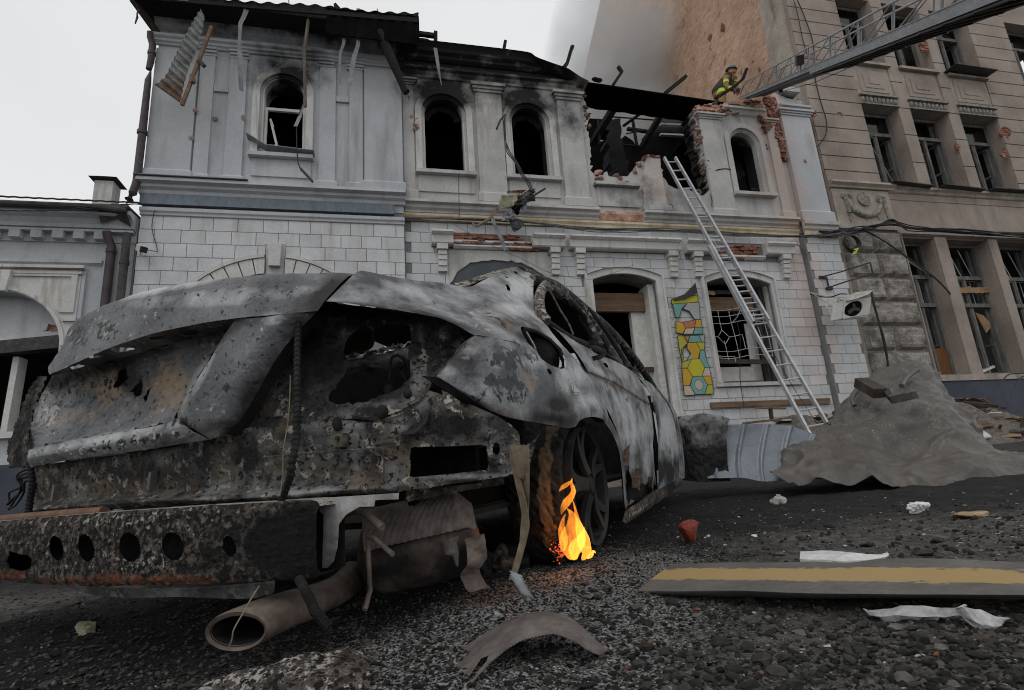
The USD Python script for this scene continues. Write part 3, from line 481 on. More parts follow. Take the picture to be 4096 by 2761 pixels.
# arched windows: architrave, reveal sill, apron
for k_, (c, hw, z0, zs) in enumerate(WIN):
    d = dA if k_ == 0 else dB; mat = 'white_trim' if k_ < 3 else 'plaster_pale'
    w = part('window', MB().prism(arch(c, hw + 0.155, z0, zs, 28).difference(arch(c, hw + 0.035, z0 - 0.1, zs, 28)), d - 0.055, d + 0.01), mat, 0.12)
    obj(w, 'inner_frame', MB().prism(arch(c, hw + 0.034, z0, zs, 28).difference(arch(c, hw - 0.03, z0 - 0.1, zs, 28)), d + 0.02, d + 0.16).tri(0.12), mat, pv=PV)
    obj(w, 'sill', MB().box((c - hw - 0.17, d - 0.13, z0 - 0.075), (c + hw + 0.17, d + 0.1, z0 - 0.005)).out(), 'plaster_pale' if k_ else 'plaster_grey', pv=PV)
    if k_ < 3: part('apron', MB().box((c - hw - 0.12, d - 0.028, z0 - 0.42), (c + hw + 0.13, d + 0.01, z0 - 0.078)), 'plaster_pale' if k_ else 'plaster_grey', 0.2)
    if k_ == 0:
        obj(w, 'transom', MB().bar((c - hw, d + 0.10, 7.30), (c + hw, d + 0.10, 7.30), 0.05, 0.055).out(), 'white_trim')
        fr = MB().bar((1.80, d + 0.08, 6.32), (1.80, d + 0.1, 7.27), 0.045, 0.05).bar((1.90, d + 0.05, 6.98), (2.05, d - 0.02, 6.36), 0.035, 0.03).bar((1.88, d + 0.03, 7.05), (1.93, d + 0.05, 6.90), 0.04, 0.03).bar((1.98, d, 6.52), (1.90, d, 6.36), 0.015, 0.015)
        obj(w, 'broken_sash', fr.out(), 'white_trim')
        obj(w, 'bent_ledge', MB().ribbon([(1.55, -0.24, 6.58), (1.70, -0.2, 6.50), (1.86, -0.20, 6.40), (2.3, -0.22, 6.355), (2.66, -0.24, 6.32)], 0.16, 0.012, wdir=(0, 1, -0.25)).out(), 'zinc_dull')
    elif k_ < 3:
        # charred remains of the fanlight hanging in the arch
        a = np.linspace(0.15, PI - 0.1, 16); rin = hw - 0.10 - 0.06 * np.random.default_rng(k_).random(16)
        P = np.stack([np.stack([c + (hw - 0.02) * np.cos(a), np.full(16, d + 0.28), zs + (hw - 0.02) * np.sin(a)], -1), np.stack([c + rin * np.cos(a), np.full(16, d + 0.30), zs + rin * np.sin(a)], -1)])
        obj(w, 'charred_fanlight', MB().shell(P, 0.03).out(), 'charred_wood')
part('window_sill', MB().box((7.96, -0.14, 6.125), (8.93, 0.2, 6.19)), 'plaster_pale')
part('apron', MB().box((8.02, -0.03, 5.70), (8.90, 0.004, 6.12)), 'plaster_pale', 0.2)
# ground floor heads
def bracket(c, z0, z1, d=0.0, mat='white_trim'):
    n = 5; h = (z1 - z0); mb = MB()
    prof = [(0.17, 0.80, 1.0), (0.13, 0.62, 0.78), (0.115, 0.42, 0.60), (0.10, 0.20, 0.40), (0.08, 0.0, 0.18)]
    for o, a, b in prof: mb.box((c - 0.078 - (0.02 if a > 0.7 else 0), d - o, z0 + h * a), (c + 0.078 + (0.02 if a > 0.7 else 0), d + 0.004, z0 + h * b))
    part('bracket', mb, mat)
def head(s0, s1, mat, segs, z0=4.72, z1=4.97):
    for a, b in segs:
        mould(a, b, [(0.0, z1), (-0.24, z1 - 0.01), (-0.25, z1 - 0.05), (-0.20, z1 - 0.08), (-0.17, z1 - 0.09), (-0.17, z0 + 0.02), (-0.14, z0), (0.0, z0)], mat, name='door_cornice')
head(4.67, 7.18, 'white_trim', [(4.67, 5.06), (6.55, 7.18)]); head(7.28, 9.60, 'white_trim', [(7.28, 9.60)]); head(9.74, 12.25, 'white_trim', [(9.74, 10.46), (11.58, 12.25)])
for c, z0 in ((4.86, 4.22), (6.98, 4.20), (7.48, 4.21), (9.43, 4.20), (9.98, 4.22), (12.03, 4.23)): bracket(c, z0, 4.715)
def brick_patch(poly, d, mat, bw=0.20, bh=0.068, seed=0, jut=0.03):
    rr = random.Random(seed); sh = shapely.prepared.prep(poly); x0, z0, x1, z1 = poly.bounds; z = z0; i = 0
    while z < z1:
        x = x0 - (bw / 2 if i % 2 else 0)
        while x < x1:
            q = rect(x + 0.004, z + 0.004, x + bw - 0.004, z + bh - 0.004)
            if sh.intersects(q):
                q = q.intersection(poly)
                if q.area > 0.0025: part('brick', MB().prism(q.simplify(0.006), d, d - 0.02 - rr.uniform(0, jut)), mat, 0.3)
            x += bw
        z += bh; i += 1
def kp(*P): return [fsz(1700 + x * 0.38693, 850 + y * 0.38693, -0.10) for x, y in P]
brick_patch(rough_poly(kp((290, 190), (400, 200), (600, 220), (900, 225), (1060, 235), (1060, 265), (900, 262), (700, 262), (400, 250), (390, 290), (280, 325)), 0.01, 0.06, 8), -0.02, 'red_brick', seed=4)
brick_patch(rough_poly(kp((380, 280), (620, 285), (620, 315), (400, 315)), 0.01, 0.06, 9), -0.05, 'red_brick', seed=5)
brick_patch(rough_poly(kp((705, 300), (900, 300), (1150, 310), (1200, 375), (1100, 390), (930, 385), (800, 345), (720, 330)), 0.01, 0.06, 10), -0.03, 'red_brick', seed=6, jut=0.05)
mould(5.07, 6.54, [(0.0, 4.745), (-0.09, 4.74), (-0.10, 4.71), (-0.05, 4.68), (0.0, 4.67)], 'white_trim', name='door_cornice', label='lower lip of the broken cornice')
mould(5.07, 6.54, [(0.0, 4.85), (-0.07, 4.845), (-0.08, 4.80), (-0.05, 4.79), (0.0, 4.785)], 'white_trim', name='door_cornice')
def hp(*P): return [fsz(2500 + x * 0.38693, 950 + y * 0.38693, -0.08) for x, y in P]
brick_patch(rough_poly(hp((1060, 75), (1390, 85), (1370, 200), (1340, 215), (980, 210), (975, 150)), 0.012, 0.06, 11), -0.02, 'red_brick', seed=7, jut=0.07)
mould(10.47, 11.57, [(0.0, 4.70), (-0.10, 4.695), (-0.10, 4.66), (-0.04, 4.63), (0.0, 4.62)], 'white_trim', name='door_cornice')
# grey boarded lunette of the first doorway, plaster fallen off above it
lun = rough_poly(kp((230, 760), (290, 680), (340, 600), (430, 540), (540, 500), (710, 470), (900, 475), (1010, 500), (1120, 560), (1220, 620), (1300, 700), (1340, 760)) + [(6.95, 2.2), (5.0, 2.2)], 0.015, 0.08, 12)
part('door_head_panel', MB().prism(rect(4.98, 2.0, 6.86, 4.66).difference(lun), -0.025, 0.012), 'plaster_pale', 0.2, label='cracked pale stucco around the boarded arch')
part('boarded_arch', MB().prism(lun.buffer(0.04), 0.0, 0.012), 'gray_board', label='dark grey boarded arch behind the car roof')
brick_patch(rect(6.02, 4.245, 6.22, 4.325), -0.02, 'red_brick', bw=0.22, bh=0.09, seed=3)
# doorway and shop window of the ground floor
def frame_head(c, hw, z0, zs, rise, wd, mat='white_trim', name='door_surround'):
    p = arch(c, hw + wd, z0, zs + 0.10, 20, rise + 0.02).difference(arch(c, hw, z0 - 0.2, zs, 20, rise)); r_ = part(name, MB().prism(p, -0.05, 0.11), mat, 0.15)
    p2 = arch(c, hw + wd, z0, zs + 0.10, 20, rise + 0.02).difference(arch(c, hw + wd - 0.045, z0 - 0.2, zs + 0.10, 20, rise + 0.02)); obj(r_, 'raised_edge', MB().prism(p2, -0.085, -0.045).tri(0.2), mat, pv=PV); return r_
frame_head(8.36, 0.66, 0.95, 4.12, 0.14, 0.16); frame_head(10.86, 0.74, 2.06, 4.10, 0.15, 0.11, name='window_surround')
part('door_reveal', MB().box((8.90, 0.11, 0.9), (9.02, 0.5, 4.1)).box((7.70, 0.3, 0.9), (7.74, 0.5, 4.1)), 'white_plastic')
part('door_lintel', MB().box((7.72, 0.30, 3.60), (9.0, 0.40, 3.98)), 'raw_wood')
part('door_jamb', MB().box((8.60, 0.36, 0.9), (8.90, 0.48, 3.60)), 'white_plastic'); part('door_rail', MB().bar((8.35, 0.3, 2.42), (9.02, 0.3, 2.42), 0.05, 0.09), 'wood_end')
part('door_edge', MB().box((9.02, 0.06, 0.9), (9.05, 0.12, 4.05)), 'dark_frame')
dk = MB(); dk.tube([fac(2150 + 0 * 1, 1200, 0.9), fac(2420, 1290, 1.0)], 0.008, 5)
part('window_lintel', MB().box((10.14, 0.30, 3.62), (11.58, 0.42, 3.92)), 'raw_wood'); part('torn_board', MB().prism(rough_poly([(10.14, 3.90), (10.42, 3.92), (10.40, 3.99), (10.15, 4.03)], 0.01, 0.05, 2), 0.16, 0.175), 'fibreboard')
part('window_frame', MB().box((11.47, 0.20, 2.06), (11.58, 0.30, 4.1)).box((11.36, 0.30, 2.06), (11.44, 0.36, 3.9)).box((10.14, 0.28, 3.98), (11.58, 0.36, 4.06)), 'dark_frame')
part('window_reveal', MB().box((11.585, 0.11, 2.06), (11.62, 0.5, 4.15)), 'white_trim')
part('window_rail', MB().bar((10.12, 0.2, 2.54), (11.5, 0.2, 2.50), 0.05, 0.09), 'wood_end', label='grey wooden rail across the shop window')
part('fallen_panel', MB().box((10.40, 0.42, 2.10), (11.20, 0.45, 2.46)), 'white_plastic'); part('curtain', MB().box((11.22, 0.5, 2.08), (11.45, 0.52, 3.4)), 'white_plastic')
part('window_sill', MB().box((9.99, -0.07, 1.985), (11.9, 0.3, 2.055)), 'plaster_pale'); part('window_board', MB().box((10.2, -0.06, 2.065), (11.0, 0.12, 2.085)), 'raw_wood')
# white iron grille, bent
def warp(s, z): return (s + 0.03 * math.sin(z * 3.1), 0.17 - 0.10 * math.exp(-((s - 11.1) / 0.3) ** 2 - ((z - 2.9) / 0.5) ** 2), z + 0.05 * (s - 10.15) + 0.02 * math.sin(s * 7))
gr = MB()
def gl(*P):
    q = []
    for a, b in zip(P[:-1], P[1:]):
        n = max(2, int(math.dist(a, b) / 0.08))
        q += [warp(a[0] + (b[0] - a[0]) * i / n, a[1] + (b[1] - a[1]) * i / n) for i in range(n)]
    gr.tube(q + [warp(*P[-1])], 0.007, 5)
for s in (10.20, 10.45, 10.70, 11.0, 11.25, 11.46): gl((s, 2.55), (s, 3.55) if s not in (10.45, 11.0) else (s, 2.95)); 
for z in (2.58, 2.72, 3.30, 3.45, 3.58): gl((10.15, z), (11.48, z))
gl((10.15, 3.02), (10.33, 3.02)); gl((10.45, 3.17), (10.33, 3.02), (10.45, 2.87), (10.58, 3.02), (10.45, 3.17), (10.45, 3.58)); gl((10.58, 3.02), (10.85, 3.02), (10.85, 2.72)); gl((10.72, 3.30), (10.86, 3.4), (11.0, 3.58)); gl((10.16, 2.62), (10.60, 2.62), (10.60, 2.50)); gl((11.0, 2.55), (11.0, 3.1), (11.2, 3.2))
part('grille', gr, 'white_metal', label='bent white iron grille with a diamond')
part('wood_plank', MB().box((9.80, -0.065, 1.585), (12.44, -0.004, 1.69)), 'raw_wood', label='long brown plank fixed under the shop window')
# arch of the left gate: voussoirs and keystone
for k_ in range(15):
    a0, a1 = math.radians(32 + k_ * 7.75), math.radians(32 + (k_ + 1) * 7.75); g0, g1 = a0 + 0.006, a1 - 0.006
    if 1.90 < 2.06 + 1.6 * math.cos((a0 + a1) / 2) < 2.22: continue
    q = sg.Polygon([(2.06 + r_ * math.cos(t), 2.67 + r_ * math.sin(t)) for r_, t in ((1.42, g0), (1.69, g0), (1.69, (g0 + g1) / 2), (1.69, g1), (1.42, g1), (1.42, (g0 + g1) / 2))]).difference(rect(1.90, 3.9, 2.22, 4.7))
    part('voussoir', MB().prism(q, -0.10, -0.155), 'white_trim', 0.3)
a = np.linspace(math.radians(25), math.radians(155), 40)
part('arch_band', MB().prism(sg.Polygon([(2.06 + 1.76 * math.cos(t), 2.67 + 1.76 * math.sin(t)) for t in a] + [(2.06 + 1.70 * math.cos(t), 2.67 + 1.70 * math.sin(t)) for t in a[::-1]]).difference(rect(1.89, 3.9, 2.23, 4.7)), -0.10, -0.175), 'white_trim')
part('keystone', MB().prism(sg.Polygon([(1.975, 4.20), (2.145, 4.20), (2.165, 4.60), (1.955, 4.60)]), -0.10, -0.22), 'white_trim')
part('keystone_recess', MB().prism(sg.Polygon([(1.925, 4.08), (2.195, 4.08), (2.215, 4.62), (1.905, 4.62)]), -0.10, -0.118), 'plaster_grey')
part('gate_leaf', MB().box((0.7, 0.1, 0.0), (3.4, 0.16, 4.05)), 'soot_black')
# ---------------------------------------------------------------- the brown house on the right
BB = thing('brown_stone_house', 'tall brown stucco apartment house with grooved piers, rough stone pillar and blown-out windows', 'building', M=FM)
def bpart(name, mb, mat, parent=None, **kw): return obj(parent or BB, name, mb.out(), mat, **kw)
COLS = [(15.14, 16.22), (16.59, 17.77), (18.13, 19.37), (20.75, 22.0)]
FL = [(6.60, 8.80), (10.02, 12.05)]
GFO = [(15.30, 16.19), (16.55, 17.77), (18.06, 19.35), (20.2, 22.0)]
ops = [rect(a, z0, b, z1) for a, b in COLS for z0, z1 in FL]
gops = [rect(a, 2.10, b, 5.30) for a, b in GFO]
face = rect(13.62, 0, 24, 15)
bpart('wall', MB().prism(face.difference(unary_union(ops + gops)).intersection(rect(13, 5.38, 24, 15)), 0.03, 0.45), 'brown_plaster')
bpart('wall', MB().prism(rect(15.26, 0, 24, 5.38).difference(unary_union(gops)), 0.03, 0.45), 'brown_plaster')
bpart('wall', MB().prism(rect(13.62, 0, 15.26, 5.38), 0.05, 0.45), 'brown_trim')
bpart('wall', MB().box((13.46, 0.10, 0), (13.62, 0.45, 13.0)), 'brown_trim', label='shaded corner strip beside the grey house')
# grooved piers: plaster courses with open joints
gz_ = [11.45 + 0.378 * 9 - 0.378 * k for k in range(24)]
def pier(a, b, step, hit=None):
    for i in range(0, len(gz_) - step, step):
        z1, z0 = gz_[i], gz_[i + step]
        if z1 < 6.75 or z0 > 15: continue
        q = rect(a, max(z0, 6.62) + 0.012, b, z1 - 0.012)
        if hit is not None: q = q.difference(hit)
        bpart('plaster_course', MB().prism(q, 0.031, 0.0), 'brown_plaster')
scar1 = rough_poly([fsz(3200 + x * .38521, y * .38521) for x, y in ((115, 1140), (165, 1150), (175, 1200), (150, 1230), (115, 1190))], 0.012, 0.05, 1)
niche = rect(14.36, 8.36, 14.49, 8.49)
scar2 = rough_poly([fsz(3200 + x * .38521, y * .38521) for x, y in ((2070, 1330), (2130, 1315), (2185, 1340), (2190, 1400), (2170, 1450), (2140, 1420), (2080, 1405))], 0.012, 0.05, 2)
pier(13.64, 15.13, 1, unary_union([scar1, niche])); pier(16.225, 16.585, 2); pier(17.775, 18.125, 2); pier(19.375, 20.745, 1, scar2); pier(22.0, 24.0, 1)
def scar(pts, seed, d=0.02, mat='red_brick'):
    p = rough_poly([fsz(3200 + x * .38521, oy + y * .38521) for x, y, oy in pts], 0.01, 0.05, seed); x0, z0, x1, z1 = p.bounds; z = z0; i = 0
    while z < z1:
        x = x0 - (0.1 if i % 2 else 0.0)
        while x < x1:
            q = rect(x, z + 0.004, x + 0.17, z + 0.06).intersection(p)
            if q.area > 0.001: bpart('brick', MB().prism(q, d + 0.01, d - 0.008 - 0.02 * R.random()), mat)
            x += 0.178
        z += 0.068; i += 1
scar([(2070, 1330, 0), (2130, 1315, 0), (2185, 1340, 0), (2190, 1400, 0), (2170, 1450, 0), (2140, 1420, 0), (2080, 1405, 0)], 2)
scar([(1235, 440, 0), (1300, 425, 0), (1320, 480, 0), (1315, 540, 0), (1270, 550, 0), (1240, 510, 0)], 3, -0.003)
scar([(1598, 70, 550), (1650, 68, 550), (1665, 100, 550), (1640, 130, 550), (1605, 120, 550)], 4, -0.003)
scar([(2110, 95, 550), (2130, 130, 550), (2150, 185, 550), (2130, 215, 550), (2065, 180, 550), (2110, 160, 550)], 5, -0.004)
scar([(115, 1140, 0), (165, 1150, 0), (175, 1200, 0), (150, 1230, 0), (115, 1190, 0)], 6)
# windows
def bwin(a, b, z0, z1, zt, style, d=0.30, mat='old_frame'):
    w = bpart('window', MB().box((a + 0.01, d, z0), (a + 0.075, d + 0.07, z1)).box((b - 0.075, d, z0), (b - 0.01, d + 0.07, z1)).box((a + 0.075, d, z1 - 0.07), (b - 0.075, d + 0.07, z1 - 0.005)).box((a + 0.075, d, z0 + 0.005), (b - 0.075, d + 0.07, z0 + 0.06)), mat)
    c = (a + b) / 2
    obj(w, 'transom', MB().box((a + 0.075, d - 0.01, zt - 0.045), (b - 0.075, d + 0.065, zt + 0.045)).out(), mat)
    obj(w, 'inner_frame', MB().box((a + 0.02, d + 0.16, z0), (a + 0.08, d + 0.2, z1)).box((b - 0.10, d + 0.14, z0), (b - 0.02, d + 0.2, z1)).box((a, d + 0.16, zt - 0.03), (b, d + 0.2, zt + 0.03)).out(), mat)
    def sash(x0, x1, y0, y1, dd, lean=0.0, nm='sash', glass=False):
        m_ = MB(); P = lambda x, z: (x, dd + (z - y0) * lean, z)
        for p, q in (((x0, y0), (x0, y1)), ((x1, y0), (x1, y1)), ((x0, y0), (x1, y0)), ((x0, y1), (x1, y1))): m_.bar(P(*p), P(*q), 0.045, 0.035, up=(0, 1, 0))
        s_ = obj(w, nm, m_.out(), mat)
        if glass: obj(w, 'pane', MB().box((x0 + 0.02, dd, y0 + 0.02), (x1 - 0.02, dd + 0.004, y1 - 0.02)).out(), 'dirty_pane')
    if 'm' in style: obj(w, 'mullion', MB().box((c - 0.03, d, z0 + 0.06), (c + 0.03, d + 0.06, zt - 0.045)).out(), mat)
    if 't' in style: obj(w, 'pane', MB().box((a + 0.075, d + 0.03, zt + 0.045), (b - 0.075, d + 0.034, z1 - 0.07)).out(), 'dirty_pane')
    if 'l' in style: sash(a + 0.09, c - 0.04, z0 + 0.07, zt - 0.06, d + 0.03)
    if 'r' in style: sash(c + 0.04, b - 0.09, z0 + 0.07, zt - 0.06, d + 0.03, glass=True)
    if 'o' in style:                                         # one leaf swung inward, seen edge on
        m_ = MB()
        for x in (0.0, 0.40):
            m_.bar((b - 0.10 - 0.03 * x, d + 0.10 + x, z0 + 0.08), (b - 0.10 - 0.03 * x, d + 0.10 + x, zt - 0.07), 0.05, 0.045)
        for z in (z0 + 0.08, zt - 0.07, z0 + 0.75): m_.bar((b - 0.10, d + 0.10, z), (b - 0.112, d + 0.50, z), 0.045, 0.05)
        obj(w, 'open_sash', m_.out(), mat)
    if 'x' in style: obj(w, 'loose_bar', MB().bar((a + 0.28, d + 0.05, zt - 0.06), (b - 0.25, d + 0.05, z0 + 0.12), 0.035, 0.04, up=(0, 1, 0)).out(), mat)
    if 'y' in style: obj(w, 'loose_bar', MB().bar((a + 0.05, d + 0.12, z0 + 0.75), (c + 0.02, d + 0.12, zt - 0.35), 0.03, 0.03, up=(0, 1, 0)).bar((a + 0.05, d + 0.1, zt - 0.28), (c - 0.05, d + 0.12, zt - 0.16), 0.04, 0.05, up=(0, 1, 0)).out(), mat)
    return w
sty = [('tmlox', 'tml'), ('moy', 'mr'), ('tmlo', 'tmlo'), ('tml', 'tml')]
for (a, b), (s0, s1) in zip(COLS, sty):
    bwin(a, b, 6.62, 8.78, 8.20, s0); bwin(a, b, 10.04, 12.03, 11.45, s1)
tilted = {0: (15.25, 16.40), 1: (16.70, 17.95), 2: (18.18, 19.6)}
for i, (a, b) in enumerate(COLS[:3]):
    sl = MB().bar((tilted[i][0], -0.10, 6.60), (tilted[i][1], -0.08, 6.555 if i < 2 else 6.60), 0.28, 0.02 if i < 2 else 0.03); bpart('sill_sheet', sl, 'boom_dark', label=('bent dark sheet metal sill under the tallest row of window gaps' if i == 2 else None))
bpart('sill_sheet', MB().bar((18.02, -0.16, 10.03), (19.40, -0.14, 10.02), 0.36, 0.025), 'boom_dark')
for a, b in COLS[:2] + COLS[3:]: bpart('sill', MB().box((a - 0.04, -0.075, 9.95), (b + 0.06, 0.2, 10.02)), 'brown_trim')
bpart('sill', MB().box((18.10, -0.07, 9.93), (19.42, 0.2, 9.99)), 'brown_trim')
for a, b in COLS:
    z0, z1 = 9.10, 9.91; p = bpart('spandrel', MB().prism(rect(a, z0, b, z1), 0.035, 0.02), 'brown_trim')
    for k_, o in enumerate((0.10, 0.22, 0.34)):
        q = rect(a + o * 1.15, z0 + o * 0.92, b - o * 1.15, z1 - o * 0.92); obj(p, 'panel_step', MB().prism(q, 0.02 - 0.012 * k_, 0.006 - 0.012 * k_).out(), 'brown_plaster')
    e = bpart('egg_moulding', MB().box((a - 0.02, -0.035, 8.80), (b + 0.03, 0.03, 8.835)).box((a - 0.02, -0.07, 9.03), (b + 0.03, 0.03, 9.075)).box((a - 0.01, 0.0, 8.835), (b + 0.02, 0.03, 9.03)), 'egg_stone')
    n = int(round((b - a) / 0.125))
    for k_ in range(n):
        t = trimesh.creation.icosphere(1, 0.5); t.apply_scale((0.10, 0.11, 0.185)); t.apply_translation((a + (k_ + 0.5) * (b - a) / n, 0.0, 8.935)); obj(e, 'egg', t, 'egg_stone', smooth=True)
# bands between the floors
def bmould(s0, s1, prof, mat, name):
    n = len(prof); v = [(s, d, z) for s in (s0, s1) for d, z in prof]; mb = MB().add(v, [(i, i + 1, n + i + 1, n + i) for i in range(n - 1)])
    for k0 in (0, n): mb.add(v[k0:k0 + n], [(0, j, j + 1) for j in range(1, n - 1)])
    return bpart(name, mb, mat)
bmould(15.24, 24, [(0.03, 6.60), (-0.08, 6.58), (-0.08, 6.53), (-0.03, 6.50), (-0.03, 6.44), (0.0, 6.42), (0.03, 6.42)], 'brown_trim', 'band_cornice')
bmould(13.64, 15.40, [(0.03, 6.62), (-0.12, 6.60), (-0.14, 6.54), (-0.07, 6.50), (-0.06, 6.45), (0.03, 6.44)], 'brown_trim', 'band_cornice')
bpart('frieze', MB().box((15.25, 0.004, 6.25), (24, 0.029, 6.41)), 'brown_plaster'); bpart('frieze', MB().box((15.25, 0.004, 5.42), (24, 0.029, 6.235)), 'brown_plaster')
bmould(15.27, 24, [(0.03, 5.415), (-0.05, 5.41), (-0.06, 5.37), (-0.02, 5.34), (0.03, 5.335)], 'brown_trim', 'band_cornice')
bpart('sill_band', MB().box((15.32, -0.07, 1.96), (24, 0.2, 2.09)), 'brown_trim')
bpart('plinth', MB().box((15.28, -0.045, 0.0), (24, 0.029, 1.955)), 'plinth_blue')
for a, b in ((15.27, 15.295), (16.20, 16.54), (17.78, 18.05), (19.36, 20.19)): bpart('window_pier', MB().box((a, -0.03, 2.092), (b, 0.029, 5.33)), 'brown_plaster')
# relief plaque above the stone pillar
rl = bpart('relief_plaque', MB().box((13.66, -0.02, 5.46), (15.22, 0.049, 6.43)), 'brown_trim', label='stucco relief of a disc over a hanging garland')
t = trimesh.creation.cylinder(0.165, 0.05, sections=40); t.apply_transform(trimesh.transformations.rotation_matrix(PI / 2, (1, 0, 0))); t.apply_translation((14.47, -0.04, 6.19)); obj(rl, 'disc', t, 'egg_stone')
th = np.linspace(PI, 2 * PI, 17); gar = np.stack([14.46 + 0.48 * np.cos(th), np.full(17, -0.03), 6.20 + 0.42 * np.sin(th)], -1)
obj(rl, 'garland', MB().tube(gar, 0.035 + 0.035 * np.sin(np.linspace(0, PI, 17)), 8).out(), 'egg_stone', smooth=True)
for x in (13.97, 15.02): obj(rl, 'garland_drop', MB().tube([(x, -0.02, 6.28), (x + 0.02, -0.035, 5.9), (x + 0.03, -0.02, 5.60)], [0.05, 0.045, 0.02], 7).out(), 'egg_stone', smooth=True)
for x, z, r_ in ((13.95, 6.25, 0.09), (14.13, 6.26, 0.08), (14.92, 6.27, 0.09), (15.03, 6.24, 0.07), (14.85, 6.20, 0.06)):
    t = rock(int(x * 100), (2 * r_, 0.10, 2 * r_)); t.apply_translation((x, -0.03, z)); obj(rl, 'rosette', t, 'egg_stone')
th = np.linspace(0.2, PI - 0.1, 12); obj(rl, 'crescent', MB().tube(np.stack([14.62 + 0.17 * np.cos(th), np.full(12, -0.03), 5.66 + 0.19 * np.sin(th)], -1), 0.02, 6).out(), 'brown_trim')
obj(rl, 'iron_hook', MB().tube([(13.90, -0.06, 5.83), (14.2, -0.12, 5.77), (14.22, -0.12, 5.68), (14.28, -0.12, 5.66), (14.32, -0.12, 5.76)], 0.008, 5).out(), 'cable_black')
# rough-faced stones of the pillar
zc = [5.42, 4.89, 4.31, 3.76, 3.20, 2.65, 2.10, 1.55, 1.0]; vj = [14.46, 14.48, 14.50, None, 14.44, None, 14.46, None]
def stone(a, b, z0, z1, seed):
    n, m_ = max(6, int((b - a) / 0.05)), 11; u, w = np.meshgrid(np.linspace(0, 1, n), np.linspace(0, 1, m_), indexing='ij'); s = a + (b - a) * u; z = z0 + (z1 - z0) * w
    e = np.minimum(np.minimum(u, 1 - u) * (b - a), np.minimum(w, 1 - w) * (z1 - z0)); mgn = sstep(0.015, 0.075, e)
    P = np.stack([s, z, np.full_like(s, seed)], -1); d = -0.012 - mgn * (0.03 + 0.075 * meshkit.fbm(P * np.array([5, 7, 1.0]), 4, seed))
    d[[0, -1], :] = 0.05; d[:, [0, -1]] = 0.05
    bpart('stone', MB().grid(np.stack([s, d, z], -1)), 'rough_stone', smooth=False)
for k_, (z1, z0) in enumerate(zip(zc[:-1], zc[1:])):
    xs_ = [13.68, vj[k_], 15.25] if vj[k_] else [13.68, 15.25]
    for a, b in zip(xs_[:-1], xs_[1:]): stone(a + 0.012, b - 0.012, z0 + 0.014, z1 - 0.014, 50 + k_ * 3 + int(a))
# ground floor windows: frames, bars, torn boards
for i, (a, b) in enumerate(GFO):
    w = bwin(a, b, 2.11, 5.30, 4.45, ('mlo', 'mlo', 'ml', 'ml')[i], d=0.28)
    obj(w, 'transom', MB().box((a + 0.07, 0.25, 3.72), (b - 0.07, 0.36, 3.81)).out(), 'old_frame')
    bars = [(a + 0.12 + k_ * (b - a - 0.24) / 6) for k_ in range(7)]
    for x in bars[1:-1]: obj(w, 'iron_bar', MB().tube([(x, 0.42, 3.80), (x, 0.42, 4.42)], 0.008, 5).out(), 'aluminium')
    if i:
        for x in bars[1:-1:2]: obj(w, 'iron_bar', MB().tube([(x - 0.12, 0.40, 5.22), (x + 0.14, 0.42, 4.50)], 0.010, 5).out(), 'aluminium')
    else:
        obj(w, 'loose_bar', MB().bar((a + 0.05, 0.15, 4.88), (b - 0.05, 0.2, 4.45), 0.06, 0.03, up=(0, 1, 0)).out(), 'old_frame')
bpart('board', MB().box((15.62, 0.30, 2.14), (16.10, 0.315, 2.76)), 'fibreboard_brown', label='brown board in the lower pane of the nearest window')
bpart('board', MB().prism(rough_poly([(16.85, 4.20), (17.88, 4.22), (17.96, 4.00), (17.84, 3.98), (17.80, 4.08), (16.88, 4.06)], 0.006, 0.08, 3), 0.24, 0.255), 'fibreboard', label='torn strip of tan board under the middle transom')
bpart('board', MB().prism(sg.Polygon([(17.30, 3.62), (17.52, 3.55), (17.66, 3.36), (17.62, 3.24), (17.46, 3.12)]), 0.34, 0.355), 'fibreboard')
bpart('board', MB().prism(rough_poly([(18.18, 4.95), (18.32, 4.75), (18.50, 4.48), (18.45, 4.40), (18.3, 4.42), (18.2, 4.7)], 0.01, 0.06, 4), 0.22, 0.235), 'fibreboard')
bpart('fallen_panel', MB().bar((16.75, 0.30, 2.16), (17.35, 0.36, 2.32), 0.14, 0.05), 'white_plastic')
# rooms behind, ceilings pale enough to catch light
rb = MB(); rb.box((13.7, 1.9, 0), (24, 2.0, 13)); bpart('room_wall', rb, 'room_teal')
for z in (0.3, 5.4, 9.3, 12.6): bpart('room_floor', MB().box((13.7, 0.46, z), (24, 1.9, z + 0.12)), 'room_teal')
for x in (16.35, 17.93, 20.0): bpart('room_wall', MB().box((x, 0.9, 0), (x + 0.1, 1.9, 13)), 'room_teal')
# blind side wall rising over the grey house, stepping down to the back
sw = sg.Polygon([(0.46, 0), (0.46, 25.5), (4.0, 25.5), (9.47, 21.32), (12.4, 19.5), (16, 17.2), (16, 0)])
t = trimesh.creation.extrude_polygon(sw, 0.3, engine='earcut'); v = t.vertices; bpart('side_wall', MB().add(np.stack([13.52 + v[:, 2], v[:, 0], v[:, 1]], 1), t.faces), 'orange_brick_wall', label='tall blind side wall of pocked orange brick')
bpart('side_wall_edge', MB().box((13.50, 0.12, 8.2), (13.62, 0.75, 25.0)), 'brown_trim')
for k_ in range(26):                                        # shell pocks
    d_, z_ = R.uniform(0.8, 6.5), R.uniform(9.3, 15.5); r_ = R.choice((0.10, 0.14, 0.2, 0.26)); t = rock(k_ + 400, (0.02, r_ * 0.8, r_ * R.uniform(0.8, 1.7)), 3, 0.9); t.apply_translation((13.516, d_, z_)); bpart('shell_scar', MB().tm(t), 'dusty_brick' if k_ % 3 else 'red_brick')
bpart('roof', MB().box((13.6, 0.0, 15.0), (24, 0.45, 15.3)), 'roof_sheet')
